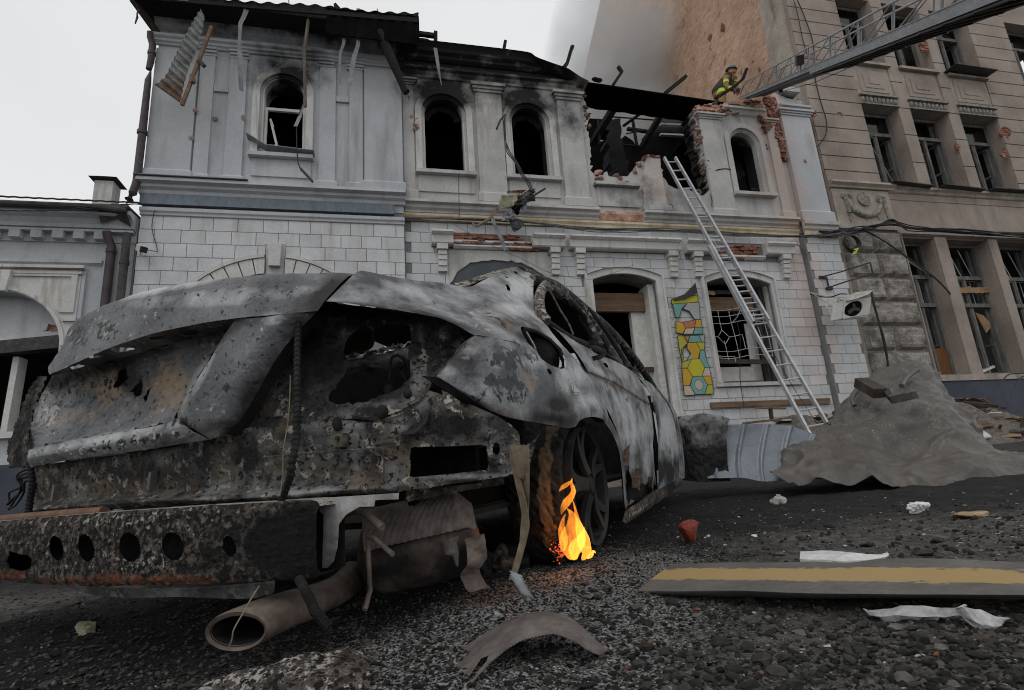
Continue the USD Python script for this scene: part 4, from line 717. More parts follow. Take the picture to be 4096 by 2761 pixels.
# ---------------------------------------------------------------- the low house on the left
LB = thing('low_grey_house', 'low grey stucco house with an arched window in a white frame', 'building', M=FM)
def lpart(name, mb, mat, edge=None, parent=None, **kw): return obj(parent or LB, name, mb.tri(edge) if edge else mb.out(), mat, **kw)
def lp(x, y, d=0.0): return fsz(x * .4785, 1050 + y * .4785, d)
AC_, AR_ = -1.83, 0.90
hole = arch(AC_, AR_, 1.62, 2.87)
lpart('wall', MB().prism(rect(-9, 0, -0.06, 4.60).difference(hole), 0.0, 0.45), 'plaster_grey', 0.5)
lpart('wall', MB().box((-9, -0.03, 4.60), (-0.06, 0.45, 5.05)), 'plaster_grey')
lpart('corner_pier', MB().box((-0.48, -0.045, 0.0), (-0.07, 0.0, 4.58)), 'plaster_grey')
def lm(prof, mat, s0=-9, s1=-0.07, name='cornice'):
    n = len(prof); v = [(s, d, z) for s in (s0, s1) for d, z in prof]; mb = MB().add(v, [(i, i + 1, n + i + 1, n + i) for i in range(n - 1)])
    for k0 in (0, n): mb.add(v[k0:k0 + n], [(0, j, j + 1) for j in range(1, n - 1)])
    lpart(name, mb, mat)
lm([(-0.03, 5.06), (-0.32, 5.03), (-0.33, 4.96), (-0.22, 4.93), (-0.16, 4.86), (-0.15, 4.80), (-0.03, 4.78)], 'plaster_grey')
lm([(0.0, 4.295), (-0.07, 4.29), (-0.07, 4.24), (-0.02, 4.22), (0, 4.21)], 'plaster_grey', s1=-0.50)
for k_ in range(30): lpart('dentil', MB().box((-0.62 - 0.285 * k_, -0.14, 4.62), (-0.47 - 0.285 * k_, 0.004, 4.74)), 'plaster_grey')
lpart('dentil_band', MB().box((-9, -0.14, 4.742), (-0.08, 0.0, 4.778)), 'plaster_grey')
# white frame round the arch
fr = rect(-2.90, 1.6, -0.755, 4.12).difference(hole.buffer(0.004))
f1 = lpart('arch_surround', MB().prism(fr, 0.004, -0.06), 'white_trim')
obj(f1, 'raised_edge', MB().prism(rect(-2.86, 3.42, -0.79, 4.09).difference(rect(-2.78, 3.50, -0.87, 4.0)).difference(hole.buffer(0.12)), -0.058, -0.09).out(), 'white_trim')
obj(f1, 'raised_edge', MB().prism(hole.buffer(0.07).difference(hole.buffer(0.02)).intersection(rect(-4, 2.9, 0, 5)), -0.058, -0.085).out(), 'white_trim')
obj(f1, 'cornice', MB().box((-2.96, -0.14, 4.122), (-0.70, 0.0, 4.17)).box((-2.93, -0.10, 4.04), (-0.74, -0.061, 4.075)).out(), 'white_trim')
obj(f1, 'impost', MB().box((-2.93, -0.10, 3.28), (-2.74, -0.061, 3.34)).box((-0.92, -0.10, 3.28), (-0.74, -0.061, 3.34)).out(), 'white_trim')
obj(f1, 'keystone', MB().prism(sg.Polygon([(-1.95, 3.74), (-1.68, 3.74), (-1.64, 4.07), (-1.99, 4.07)]), -0.058, -0.15).out(), 'white_trim')
obj(f1, 'shadow_gap', MB().box((-0.752, -0.05, 1.6), (-0.70, 0.004, 4.12)).out(), 'plaster_grey')
lpart('lunette', MB().prism(arch(AC_, AR_ + 0.02, 3.06, 3.061).intersection(rect(-4, 3.08, 0, 5)).difference(rough_poly([(-1.30, 3.20), (-0.92, 3.19), (-0.90, 3.33), (-1.24, 3.33)], 0.012, 0.06, 4)), 0.20, 0.24), 'plaster_grey', 0.25)
lpart('exposed_lath', MB().box((-1.36, 0.245, 3.14), (-0.88, 0.27, 3.38)), 'dusty_brick')
lpart('cream_lintel', MB().box((-2.75, 0.10, 2.985), (-1.2, 0.24, 3.06)), 'white_plastic')
lpart('shutter_box', MB().bar((-2.75, 0.10, 2.80), (-0.925, 0.10, 3.00), 0.18, 0.20), 'boom_dark', label='sagging dark roller shutter box')
lpart('window_frame', MB().bar((-1.60, 0.28, 1.6), (-1.58, 0.28, 2.80), 0.22, 0.08), 'white_plastic')
lpart('room_wall', MB().box((-9, 2.5, 0), (-0.1, 2.6, 5.0)).box((-1.0, 0.45, 0.3), (-0.9, 2.5, 5)), 'room_grey')
lpart('sill', MB().box((-2.95, -0.10, 1.55), (-0.74, 0.2, 1.64)), 'white_trim')
lpart('plinth', MB().box((-9, -0.06, 0), (-0.5, 0.0, 1.18)), 'plinth_blue'); lpart('wall_band', MB().box((-9, -0.03, 1.18), (-0.5, 0.0, 1.25)), 'plaster_grey')
for k_, (a, b, z) in enumerate(((-1.45, -1.2, 1.64), (-1.25, -1.08, 1.65), (-1.9, -1.6, 1.64))): lpart('sill_rubble', MB().tm(rock(k_, (b - a, 0.15, 0.10)).apply_translation(((a + b) / 2, 0.05, z + 0.03))), ('chip_wood', 'foam_white', 'gravel_grey')[k_])
rf = MB().add([(-9, -0.40, 5.05), (-0.08, -0.40, 5.05), (-0.08, 5.0, 5.45), (-9, 5.0, 5.45), (-9, -0.40, 5.09), (-0.08, -0.40, 5.09), (-0.08, 5.0, 5.49), (-9, 5.0, 5.49)], [(0, 1, 2, 3), (4, 5, 6, 7), (0, 1, 5, 4), (1, 2, 6, 5)]); rfp = lpart('roof', rf, 'roof_sheet')
obj(rfp, 'gutter', MB().tube([(-9, -0.40, 5.04), (-0.5, -0.40, 5.04), (-0.1, -0.38, 5.0)], 0.045, 8).out(), 'roof_sheet')
ch0 = fac(417, 862, 1.2); cx_, cz_ = ch0[0], ch0[2]
ch = lpart('chimney', MB().box((cx_ - 0.15, 1.05, 4.9), (cx_ + 0.15, 1.35, cz_ + 0.62)), 'white_trim', label='small white chimney under a tin hat'); 
obj(ch, 'chimney_cap', MB().add([(cx_ - 0.23, 0.97, cz_ + 0.66), (cx_ + 0.23, 0.97, cz_ + 0.66), (cx_ + 0.23, 1.43, cz_ + 0.66), (cx_ - 0.23, 1.43, cz_ + 0.66), (cx_, 1.2, cz_ + 0.80)], [(0, 1, 4), (1, 2, 4), (2, 3, 4), (3, 0, 4), (0, 2, 1), (0, 3, 2)]).out(), 'roof_sheet')
lpart('torn_eave', MB().shell(np.array([[(-0.5, -0.36, 5.02), (-0.3, -0.42, 5.06), (-0.1, -0.4, 4.98)], [(-0.52, -0.2, 4.86), (-0.28, -0.25, 4.92), (-0.08, -0.22, 4.80)]]), 0.01), 'roof_sheet')
# downpipes, each of several lengths
def pipe(name, pts, r, label, cuff=(), mat='downpipe_brown', owner=None):
    p = thing(name, label, 'downpipe', group=None, M=FM); obj(p, 'pipe', MB().tube(pts, r, 12).out(), mat, smooth=40)
    for q in cuff: obj(p, 'collar', MB().tube([(q[0], q[1], q[2] - 0.03), (q[0], q[1], q[2] + 0.03)], max(r if np.ndim(r) else [r]) * 1.18, 12).out(), mat, smooth=40)
    return p
pipe('downpipe', [(-0.42, -0.20, 4.72), (-0.40, -0.18, 4.62), (-0.36, -0.12, 4.50), (-0.36, -0.12, 2.2), (-0.36, -0.12, 0.5)], 0.062, 'brown downpipe with an elbow at the corner of the low house', [(-0.36, -0.12, 4.42)])
pipe('downpipe', [(-0.13, -0.20, 4.70), (-0.13, -0.18, 2.5), (-0.13, -0.18, 0.5)], 0.058, 'straight dark downpipe right against the corner of the grey house', [(-0.13, -0.19, 4.2)], 'roof_sheet')
pipe('downpipe', [(-0.02, -0.26, 7.70), (-0.045, -0.26, 7.5), (-0.05, -0.25, 6.6), (-0.055, -0.25, 5.6), (-0.075, -0.30, 5.35), (-0.10, -0.33, 5.22)], [0.012, 0.05, 0.06, 0.06, 0.06, 0.065], 'torn brown downpipe on the upper corner, pointed at its top', [(-0.052, -0.25, 6.5)])
pipe('downpipe', [(-0.075, -0.30, 8.45), (-0.07, -0.29, 8.35), (-0.03, -0.27, 8.22), (-0.03, -0.27, 7.9), (-0.05, -0.27, 7.72)], [0.05, 0.052, 0.055, 0.055, 0.045], 'short broken length of downpipe just under the eave', [(-0.03, -0.27, 8.05)])
# ---------------------------------------------------------------- the burnt saloon (car frame: x forward, y left, z up)
CM = Gf.Matrix4d()
for i_, a_ in enumerate((CX, CY, GN)): CM.SetRow(i_, Gf.Vec4d(*a_, 0))
CM.SetRow(3, Gf.Vec4d(*CG, 1))
C = thing('burnt_saloon_car', 'burnt-out grey saloon car seen from its tail, stripped to bare scorched metal', 'car', M=CM)
def zc_(ox, oy, k): return lambda x, y: (ox + x * k, oy + y * k)
c4, c5, c7, c8 = zc_(0, 900, .60189), zc_(1300, 900, .60189), zc_(0, 1820, .60189), zc_(1300, 1820, .60189)
z1, z2, z3, z4, z5, z6, z7 = zc_(0, 1500, .30095), zc_(1050, 1150, .30095), zc_(1700, 1150, .30095), zc_(2200, 1300, .30095), zc_(2100, 1700, .30095), zc_(1050, 1600, .30095), zc_(1500, 1550, .30095)
z8 = zc_(1150, 1950, .36543); src = lambda x, y: (x, y)
def interp_c(c, n): return np.interp(np.linspace(0, 1, n), np.linspace(0, 1, len(np.atleast_1d(c))), np.atleast_1d(c))
def row(f, pts, x=None, y=None, k=0.3):
    """Control points of one line on the body; x or y: its car coordinate along the line (interpolated)."""
    c = interp_c(x if x is not None else y, len(pts))
    return np.array([car(*f(*p), x=cc, k=k) if x is not None else car(*f(*p), y=cc) for p, cc in zip(pts, c)])
def proj(v):
    w = CG + np.asarray(v) @ CR - CAM; d = w @ FWD; return np.stack([2048 + FPX * (w @ RT) / d, 1380.5 - FPX * (w @ UP) / d], -1)
def inside(v, polys):
    q = proj(v); o = np.zeros(len(v), bool)
    for p in polys: o |= shapely.contains_xy(p, q[:, 0], q[:, 1])
    return o
def cut(vf, polys):
    v, f = vf; keep = ~inside(v[f].mean(1), polys); return v, f[keep]
def poly(f, pts, amp=0.0, seed=0): p = [f(*q) for q in pts]; return rough_poly(p, amp, 14, seed) if amp else sg.Polygon(p).buffer(0)
def dent(P, amp, sc, seed=0, fine=0.0, fsc=60):
    du = np.gradient(P, axis=0); dv = np.gradient(P, axis=1); n = np.cross(du, dv); n /= np.maximum(np.linalg.norm(n, axis=-1, keepdims=True), 1e-9)
    h = amp * (meshkit.fbm(P * sc, 4, seed) - 0.5) * 2
    if fine: h = h + fine * np.maximum(meshkit.fbm(P * fsc, 3, seed + 5) - 0.52, 0) * 6
    return P + n * h[..., None]
def blob(v, pts, base=0.0):
    """Stain strengths: (function, (x, y), (rx, ry), value[, tilt]) ellipses laid out over the sheet metal."""
    q = proj(v); o = np.full(len(v), base, float)
    for f, c, r_, val, *t in pts:
        a, b = f(*c), f(c[0] + r_[0], c[1] + r_[1]); rx, ry = b[0] - a[0], b[1] - a[1]; u, w = q[:, 0] - a[0], q[:, 1] - a[1]
        if t: cs, sn = math.cos(t[0]), math.sin(t[0]); u, w = u * cs + w * sn, -u * sn + w * cs
        o = np.maximum(o, val * np.exp(-(u / rx) ** 2 - (w / ry) ** 2)) if val > 0 else o + val * np.exp(-(u / rx) ** 2 - (w / ry) ** 2)
    return np.clip(o, 0, 1.2)
def panel(parent, name, rows, nu, nv, mat='burnt_paint', amp=0.003, sc=5, holes=(), fine=0.0, seed=0, pv=None, mid=None, fsc=60, **kw):
    P = dent(loft(rows, nu, nv), amp, sc, seed, fine, fsc); v, f = MB().grid(P).out()
    if holes: v, f = cut((v, f), holes)
    return obj(parent, name, (v, f), mat, smooth=True, pv=pv, **kw)
def bulge(a, b, t, off):
    """A row a fraction t between two rows, pushed out by off (car coordinates)."""
    n = max(len(a), len(b)); A, B_ = spline(a, 24), spline(b, 24); return A * (1 - t) + B_ * t + np.asarray(off)
# ---- boot lid
lip = row(c4, [(330, 995), (530, 905), (760, 805), (1000, 728), (1300, 662), (1570, 622), (1850, 598), (2112, 573)], x=[-1.06])
crest = row(c4, [(400, 790), (480, 690), (560, 610), (660, 550), (760, 510), (930, 450), (1270, 385), (1700, 340), (2100, 320), (2326, 324), (2345, 335)], x=[-0.93, -0.98, -0.98, -0.98])
top1 = spline(crest, 24) + np.array([0.10, 0, 0.012]); top2 = top1 + np.array([0.35, 0, 0.02])
crest_l = np.vstack([lip[:1] + (crest[:1] - lip[:1]) * 0.4, crest[1:]])
lid_soot = [(c4, (2180, 470), (200, 120), 1.05, -0.6), (c4, (2000, 380), (500, 40), 0.35), (c4, (1700, 1150), (130, 420), 0.95, 0.5), (c4, (1500, 1330), (220, 70), 0.8), (c4, (1950, 700), (90, 200), 0.55, 0.6), (c4, (700, 950), (600, 55), 0.75, -0.35), (c4, (860, 1040), (110, 90), 0.7), (c4, (1380, 740), (200, 60), 0.6, -0.2)]
lid_ash = [(c4, (1500, 480), (700, 60), 0.34, -0.08), (c4, (1000, 440), (700, 25), 0.62, -0.2), (c4, (300, 1220), (60, 160), 0.55), (c4, (700, 1420), (600, 30), 0.62, -0.2), (c4, (1330, 1000), (40, 250), 0.4, 0.45), (c4, (1800, 620), (150, 60), 0.25)]
lid_tan = [(c4, (700, 1050), (210, 150), 0.65, 0.5), (c4, (1130, 1050), (140, 180), 0.75, 0.4), (c4, (600, 1250), (400, 90), 0.35, -0.25), (c4, (1100, 1230), (180, 90), 0.40, -0.2)]
lid_flake = [(c4, (330, 1250), (90, 150), 0.55), (c4, (660, 700), (130, 110), 0.38), (c4, (1010, 620), (80, 50), 0.35), (c4, (900, 1430), (500, 40), 0.38, -0.2), (c4, (500, 760), (100, 90), 0.35), (c4, (1350, 470), (60, 30), 0.38)]
PVL = {'soot': lambda v: blob(v, lid_soot, 0.10), 'ash': lambda v: blob(v, lid_ash, 0.10), 'tan': lambda v: blob(v, lid_tan), 'flake': lambda v: blob(v, lid_flake, 0.16), 'chip': lambda v: blob(v, [(c4, (1150, 560), (150, 60), 0.4), (c4, (700, 700), (120, 100), 0.5), (c4, (520, 740), (100, 120), 0.5), (c4, (900, 1440), (600, 40), 0.42, -0.2), (c4, (1500, 1080), (150, 80), 0.36), (c4, (1200, 1320), (120, 60), 0.5), (c4, (700, 1050), (500, 200), 0.36)], 0.20)}
L_ = panel(C, 'boot_lid', [top2, top1, crest_l, bulge(crest_l, lip, 0.5, (-0.012, 0, 0.0)), lip], 240, 90, amp=0.004, sc=4, fine=0.0012, seed=1, pv=PVL)
inner_top = row(c4, [(345, 1003), (560, 950), (700, 918), (900, 858), (1050, 815), (1200, 772), (1350, 738), (1490, 708)], x=[-0.985])
lip_s = lip[:6]
slots = [poly(c4, p, 1.5, i) for i, p in enumerate([[(1195, 712), (1280, 695), (1350, 712), (1300, 730), (1210, 728)], [(985, 750), (1060, 738), (1115, 748), (1050, 764), (1000, 762)], [(730, 830), (800, 812), (850, 822), (900, 800), (890, 830), (770, 848)], [(580, 878), (640, 866), (690, 872), (640, 886), (600, 886)], [(465, 945), (520, 928), (565, 935), (520, 958), (480, 960)]])]
panel(C, 'spoiler_underside', [lip_s, inner_top], 200, 24, mat='burnt_panel', amp=0.002, fine=0.002, holes=slots, pv={'soot': lambda v: blob(v, [(c4, (1200, 760), (300, 60), 0.5)], 0.30), 'ash': lambda v: np.full(len(v), 0.45), 'tan': lambda v: np.full(len(v), 0.25), 'flake': lambda v: np.full(len(v), 0.32)})
rA = inner_top
rB = row(src, [(172, 1570), (300, 1548), (450, 1510), (600, 1472), (750, 1432), (867, 1400)], x=[-0.945])
rC = row(src, [(140, 1640), (280, 1625), (440, 1595), (600, 1565), (720, 1545), (782, 1532)], x=[-0.94])
rD = row(src, [(125, 1735), (270, 1710), (430, 1690), (570, 1665), (722, 1634)], x=[-0.965])
rE = row(src, [(123, 1801), (271, 1762), (421, 1741), (602, 1708), (712, 1676)], x=[-1.045])
holes_lid = [poly(z1, [(1500, 150), (1560, 60), (1580, -60), (1680, -90), (1700, 60), (1660, 80), (1660, 220), (1720, 225), (1780, 150), (1880, 60), (1900, 160), (1880, 270), (1800, 300), (1770, 220), (1700, 235), (1640, 110), (1540, 180)], 3, 1), poly(z1, [(1920, 340), (1900, 300), (1960, 200), (2050, 145), (2000, 190), (1960, 300), (1940, 365)], 2, 2)]
panel(C, 'number_plate_recess', [rA, rB, rC, rD, rE], 230, 150, amp=0.006, sc=9, fine=0.0045, fsc=45, seed=3, holes=holes_lid, pv={**PVL, 'soot': lambda v: blob(v, lid_soot, 0.05), 'tan': lambda v: blob(v, lid_tan, 0.08)})
rF = row(src, [(129, 1866), (301, 1837), (481, 1813), (700, 1781), (843, 1758)], x=[-1.035])
panel(C, 'lid_lower_edge', [rE, bulge(rE, rF, 0.5, (-0.012, 0, 0)), rF], 220, 40, amp=0.003, sc=8, fine=0.004, fsc=40, seed=4, pv=PVL)
rL = row(c4, [(1570, 624), (1500, 712), (1420, 850), (1280, 1080), (1180, 1262), (1180, 1292), (1290, 1360), (1400, 1426)], x=[-1.05, -1.03, -1.03, -1.04, -1.045, -1.045, -1.04, -1.035])
rM = row(c4, [(1840, 600), (1720, 730), (1610, 890), (1480, 1110), (1370, 1280), (1380, 1330), (1430, 1375), (1450, 1410)], x=[-1.07])
rR = row(c4, [(2112, 575), (1950, 740), (1830, 900), (1700, 1130), (1620, 1260), (1560, 1340), (1535, 1365), (1500, 1387)], x=[-1.045])
panel(C, 'lid_side_wrap', [rL, rM, rR], 160, 90, amp=0.003, sc=6, fine=0.0012, seed=5, pv=PVL)
panel(C, 'lid_edge_return', [rR, rR + np.array([0.045, 0.012, -0.004])], 160, 8, mat='burnt_dark', amp=0.0005)
# burnt, scaling left edge
e1 = row(src, [(193, 1506), (162, 1584), (129, 1668), (123, 1801), (129, 1866)], x=[-0.95, -0.945, -0.94, -1.03, -1.03])
e2 = row(src, [(180, 1506), (105, 1644), (69, 1750), (57, 1831), (69, 1870)], x=[-0.86, -0.84, -0.86, -0.9, -0.92])
P = loft([e1, bulge(e1, e2, 0.5, (-0.006, 0.0, 0)), e2, e2 + np.array([0.12, -0.01, 0])], 150, 50)
P = dent(P, 0.003, 25, 3, 0.005, 60); v, f = MB().grid(P).out(); obj(C, 'scaled_edge', (v, f), 'burnt_rust', smooth=True, pv={'ash': lambda v: np.full(len(v), 0.30), 'soot': lambda v: np.full(len(v), 0.62)})
# ---- right quarter panel: upper (shoulder and roof pillar), lower (flank)
q0 = row(c5, [(185, 335), (245, 305), (400, 335), (600, 365), (780, 385), (900, 408), (960, 410), (1050, 370), (1130, 325), (1200, 298), (1290, 293), (1350, 315), (1400, 352)], y=[-0.525, -0.53, -0.545, -0.56, -0.575, -0.585, -0.59, -0.59, -0.585, -0.58, -0.585, -0.61, -0.65])
q3 = row(c5, [(130, 390), (300, 400), (500, 425), (700, 455), (880, 485), (1000, 465), (1120, 430), (1250, 415), (1330, 425), (1383, 440)], y=[-0.528, -0.57, -0.60, -0.62, -0.64, -0.655, -0.66, -0.665, -0.675, -0.69])
q6 = row(c5, [(70, 450), (300, 475), (550, 510), (760, 550), (920, 590), (1050, 590), (1180, 570), (1300, 575), (1420, 605)], y=[-0.53, -0.595, -0.645, -0.68, -0.715, -0.735, -0.745, -0.75, -0.76])
q8 = row(c5, [(40, 480), (300, 512), (580, 552), (760, 588), (920, 640), (1060, 668), (1200, 675), (1350, 690), (1495, 697)], y=[-0.532, -0.61, -0.675, -0.72, -0.775, -0.81, -0.825, -0.83, -0.835])
q9 = row(c5, [(10, 508), (300, 541), (600, 586), (760, 618), (900, 678), (1000, 733), (1120, 750), (1260, 780), (1400, 850), (1520, 905), (1640, 945), (1745, 975)], y=[-0.535, -0.625, -0.70, -0.745, -0.80, -0.845, -0.865, -0.88, -0.89, -0.895, -0.895, -0.89])
filler = poly(c5, [(1335, 683), (1420, 702), (1500, 752), (1570, 822), (1598, 895), (1603, 948), (1570, 958), (1500, 933), (1440, 893), (1412, 850), (1396, 800), (1352, 722)])
pits = [poly(c5, p) for p in ([(1198, 392), (1220, 402), (1232, 425), (1226, 443), (1212, 432)], [(1248, 308), (1270, 310), (1285, 325), (1265, 325)], [(1190, 340), (1210, 345), (1222, 354), (1205, 352)])]
q_soot = [(c5, (1560, 1190), (90, 70), 1.0), (c5, (1500, 1280), (160, 60), 0.75, 0.15), (c5, (1130, 500), (90, 50), 0.35, 0.6), (c5, (300, 545), (400, 28), 0.9, 0.1), (c5, (700, 610), (220, 30), 0.9, 0.3), (c5, (1000, 1000), (300, 90), 0.35, 0.6), (c5, (60, 430), (110, 70), 0.75, -0.7), (c5, (1260, 640), (160, 50), 0.5, 0.4), (c5, (1180, 380), (60, 30), 0.5, 0.6), (c5, (1100, 640), (120, 22), 0.6, 0.45), (c5, (1290, 730), (80, 30), 0.6, 0.5)]
q_ash = [(c5, (1300, 430), (170, 130), 0.85), (c5, (1250, 560), (200, 70), 0.72), (c5, (600, 440), (450, 70), 0.45, 0.18), (c5, (1650, 1000), (140, 120), 0.80), (c5, (1730, 1160), (130, 90), 0.78), (c5, (1560, 760), (110, 60), 0.85, 0.6), (c5, (1060, 620), (140, 40), 0.7, 0.55), (c5, (1380, 900), (90, 60), 0.62), (c5, (820, 960), (100, 40), 0.5, 0.5), (c5, (1760, 1260), (90, 50), 0.6), (c5, (950, 830), (60, 40), 0.5), (c5, (1180, 900), (140, 100), 0.35)]
q_blot = [(c5, (1230, 900), (170, 130), 0.60), (c5, (1190, 1060), (190, 110), 0.58, 0.3), (c5, (1360, 880), (60, 90), 0.52)]
q_tan = [(c5, (1200, 660), (150, 45), 0.45, 0.45), (c5, (1360, 1020), (60, 90), 0.45), (c5, (1620, 1190), (60, 60), 0.3)]
PVQ = {'soot': lambda v: blob(v, q_soot, 0.06), 'ash': lambda v: blob(v, q_ash, 0.16), 'blotch': lambda v: blob(v, q_blot), 'tan': lambda v: blob(v, q_tan), 'flake': lambda v: blob(v, [(c5, (1050, 640), (150, 60), 0.42, 0.5), (c5, (900, 900), (150, 80), 0.36)], 0.14), 'chip': lambda v: blob(v, [(c5, (1150, 1150), (300, 80), 0.42), (c5, (1150, 630), (150, 40), 0.45, 0.5)], 0.16)}
panel(C, 'quarter_panel', [q0, q3, q6, q8, q9], 330, 170, amp=0.0035, sc=4, fine=0.0008, seed=7, holes=[filler] + pits, pv=PVQ)
l0 = q9[5:]
l1 = row(c5, [(925, 830), (1050, 855), (1200, 895), (1350, 955), (1500, 1010), (1650, 1040), (1790, 1062)], y=[-0.83, -0.865, -0.89, -0.905, -0.912, -0.912, -0.905])
l2 = row(c5, [(835, 915), (950, 970), (1100, 1030), (1250, 1080), (1400, 1120), (1550, 1140), (1700, 1150), (1840, 1160)], y=[-0.79, -0.83, -0.868, -0.892, -0.91, -0.92, -0.922, -0.915])
l3 = row(c5, [(745, 1002), (850, 1070), (980, 1140), (1100, 1190), (1250, 1230), (1400, 1250), (1550, 1262), (1640, 1265), (1740, 1235), (1800, 1232), (1882, 1262)], y=[-0.75, -0.80, -0.845, -0.87, -0.89, -0.905, -0.92, -0.93, -0.932, -0.932, -0.92])
l4 = row(c5, [(742, 1012), (860, 1082), (960, 1150), (1080, 1225), (1200, 1272), (1350, 1305), (1500, 1330), (1620, 1350), (1662, 1342), (1695, 1302), (1750, 1278), (1805, 1278), (1875, 1318)], y=[-0.745, -0.79, -0.825, -0.855, -0.872, -0.89, -0.905, -0.915, -0.92, -0.922, -0.924, -0.924, -0.92])
panel(C, 'quarter_panel', [l0, l1, l2, l3, l4], 300, 170, amp=0.004, sc=5, fine=0.0009, seed=8, holes=[filler, poly(z3, [(1950, 1290), (1990, 1300), (2050, 1370), (2060, 1410), (1990, 1420), (1955, 1340)]), poly(z3, [(1620, 1080), (1660, 1085), (1690, 1140), (1670, 1165), (1630, 1130)])], pv=PVQ, label='scorched right rear flank over the wheel')
l5 = l4 + np.array([0.0, 0.05, 0.012]); panel(C, 'flank_edge_return', [l4, l5], 200, 8, mat='burnt_dark', amp=0.0005)
# flange round the wheel arch, and the strip before the door
s1 = row(z5, [(930, -170), (1085, 0), (1200, 200), (1262, 400), (1292, 650), (1312, 900), (1332, 1100)], y=[-0.92, -0.92, -0.918, -0.915, -0.91, -0.90, -0.89])
s2 = row(z5, [(1060, -190), (1172, 0), (1255, 200), (1305, 420), (1328, 650), (1340, 900), (1352, 1120)], y=[-0.915, -0.918, -0.916, -0.912, -0.906, -0.896, -0.886])
panel(C, 'arch_strip', [s1, s2], 120, 16, amp=0.001, pv={'soot': lambda v: np.full(len(v), 0.45), 'ash': lambda v: np.full(len(v), 0.42), 'tan': lambda v: np.full(len(v), 0.3), 'flake': lambda v: np.full(len(v), 0.2), 'blotch': lambda v: np.zeros(len(v))})
fl = car(*c5(1500, 830), y=-0.84)
t = trimesh.creation.icosphere(2, 0.5); t.apply_scale((0.26, 0.16, 0.24)); t.apply_translation(fl + np.array([0.05, 0.075, 0.0])); obj(C, 'filler_well', t, 'burnt_dark', smooth=True)
fr_ = np.array([car(*c5(*p), y=-0.885) for p in [(1335, 683), (1420, 702), (1500, 752), (1570, 822), (1598, 895), (1603, 948), (1570, 958), (1500, 933), (1440, 893), (1412, 850), (1396, 800), (1352, 722), (1335, 683)]])
obj(C, 'filler_rim', MB().tube(fr_ + np.array([0, 0.012, 0]), 0.007, 6, cap=False).out(), 'burnt_dark', smooth=True)
# ---- tail: sheet metal behind the missing lamp, with its ragged hole
t0 = row(c5, [(5, 520), (300, 548), (600, 594), (760, 627), (890, 690), (980, 752)], x=[-0.86, -0.85, -0.82, -0.79, -0.76, -0.70], k=0.12)
t1 = row(c5, [(-140, 690), (100, 690), (300, 700), (560, 700), (700, 730), (905, 800)], x=[-0.90, -0.87, -0.85, -0.82, -0.79, -0.74], k=0.12)
t2 = row(c5, [(-300, 920), (-100, 900), (100, 880), (330, 860), (560, 840), (700, 870), (830, 905)], x=[-0.93, -0.91, -0.88, -0.86, -0.83, -0.81, -0.79], k=0.12)
t3 = row(c5, [(-460, 1170), (-200, 1150), (0, 1100), (200, 1060), (400, 1030), (560, 1015), (660, 1010), (738, 1005)], x=[-0.95, -0.93, -0.91, -0.90, -0.88, -0.87, -0.86, -0.85], k=0.12)
t4 = row(c5, [(-640, 1360), (-300, 1340), (-50, 1310), (150, 1290), (350, 1300), (500, 1240), (620, 1180), (690, 1100)], x=[-0.985, -0.97, -0.96, -0.955, -0.95, -0.93, -0.91, -0.88], k=0.12)
big = poly(z2, [(1120, 700), (1200, 600), (1320, 540), (1420, 505), (1900, 480), (1970, 520), (1972, 640), (1960, 760), (1930, 920), (1960, 1080), (1920, 1240), (1790, 1360), (1650, 1420), (1400, 1520), (1000, 1560), (880, 1510), (880, 1430), (980, 1300), (1090, 1180), (1110, 1080), (1080, 900), (1090, 780)], 3, 5)
t_ash = [(c5, (640, 700), (40, 160), 0.42), (c5, (620, 1000), (60, 120), 0.6), (c5, (780, 730), (60, 60), 0.5), (c5, (450, 1200), (250, 50), 0.45), (c5, (900, 800), (90, 40), 0.65, -0.6), (c5, (-330, 1100), (120, 60), 0.3), (c5, (800, 850), (90, 60), 0.35)]
PVT = {'soot': lambda v: blob(v, [(c5, (-100, 800), (160, 200), 0.8, 0.6), (c5, (300, 590), (400, 50), 1.0, 0.1), (c5, (-150, 1000), (60, 250), 0.8), (c5, (0, 900), (150, 250), 0.6)], 0.20), 'ash': lambda v: blob(v, t_ash, 0.15), 'tan': lambda v: blob(v, [(c5, (-400, 1250), (200, 100), 0.4), (c5, (600, 1150), (100, 60), 0.45)], 0.10), 'flake': lambda v: blob(v, [(c5, (-300, 1150), (140, 140), 0.5), (c5, (100, 1150), (120, 100), 0.40), (c5, (-30, 760), (60, 160), 0.42), (c5, (660, 900), (40, 200), 0.5), (c5, (780, 730), (60, 60), 0.5), (c5, (450, 1230), (300, 50), 0.5), (c5, (790, 735), (60, 60), 0.6)], 0.24), 'chip': lambda v: np.full(len(v), 0.28)}
panel(C, 'tail_panel', [t0, t1, t2, t3, t4], 290, 190, mat='burnt_panel', amp=0.008, sc=7, fine=0.003, fsc=40, holes=[big], seed=9, pv=PVT)
panel(C, 'lamp_recess_top', [q9[:6] + np.array([0.002, 0, -0.004]), t0], 160, 16, mat='burnt_panel', amp=0.002, pv={'soot': lambda v: np.full(len(v), 0.6)})
r1 = row(c5, [(980, 752), (905, 800), (830, 905), (738, 1005)], x=[-0.70, -0.74, -0.79, -0.85], k=0.12); r2 = np.array([l0[0], l1[0], l2[0], l3[0]])
panel(C, 'lamp_recess_edge', [r1, bulge(r1, r2, 0.5, (-0.012, 0, 0)), r2], 120, 24, mat='burnt_rust', amp=0.004, sc=20, fine=0.004, pv={'ash': lambda v: np.full(len(v), 0.55), 'soot': lambda v: np.full(len(v), 0.25)})
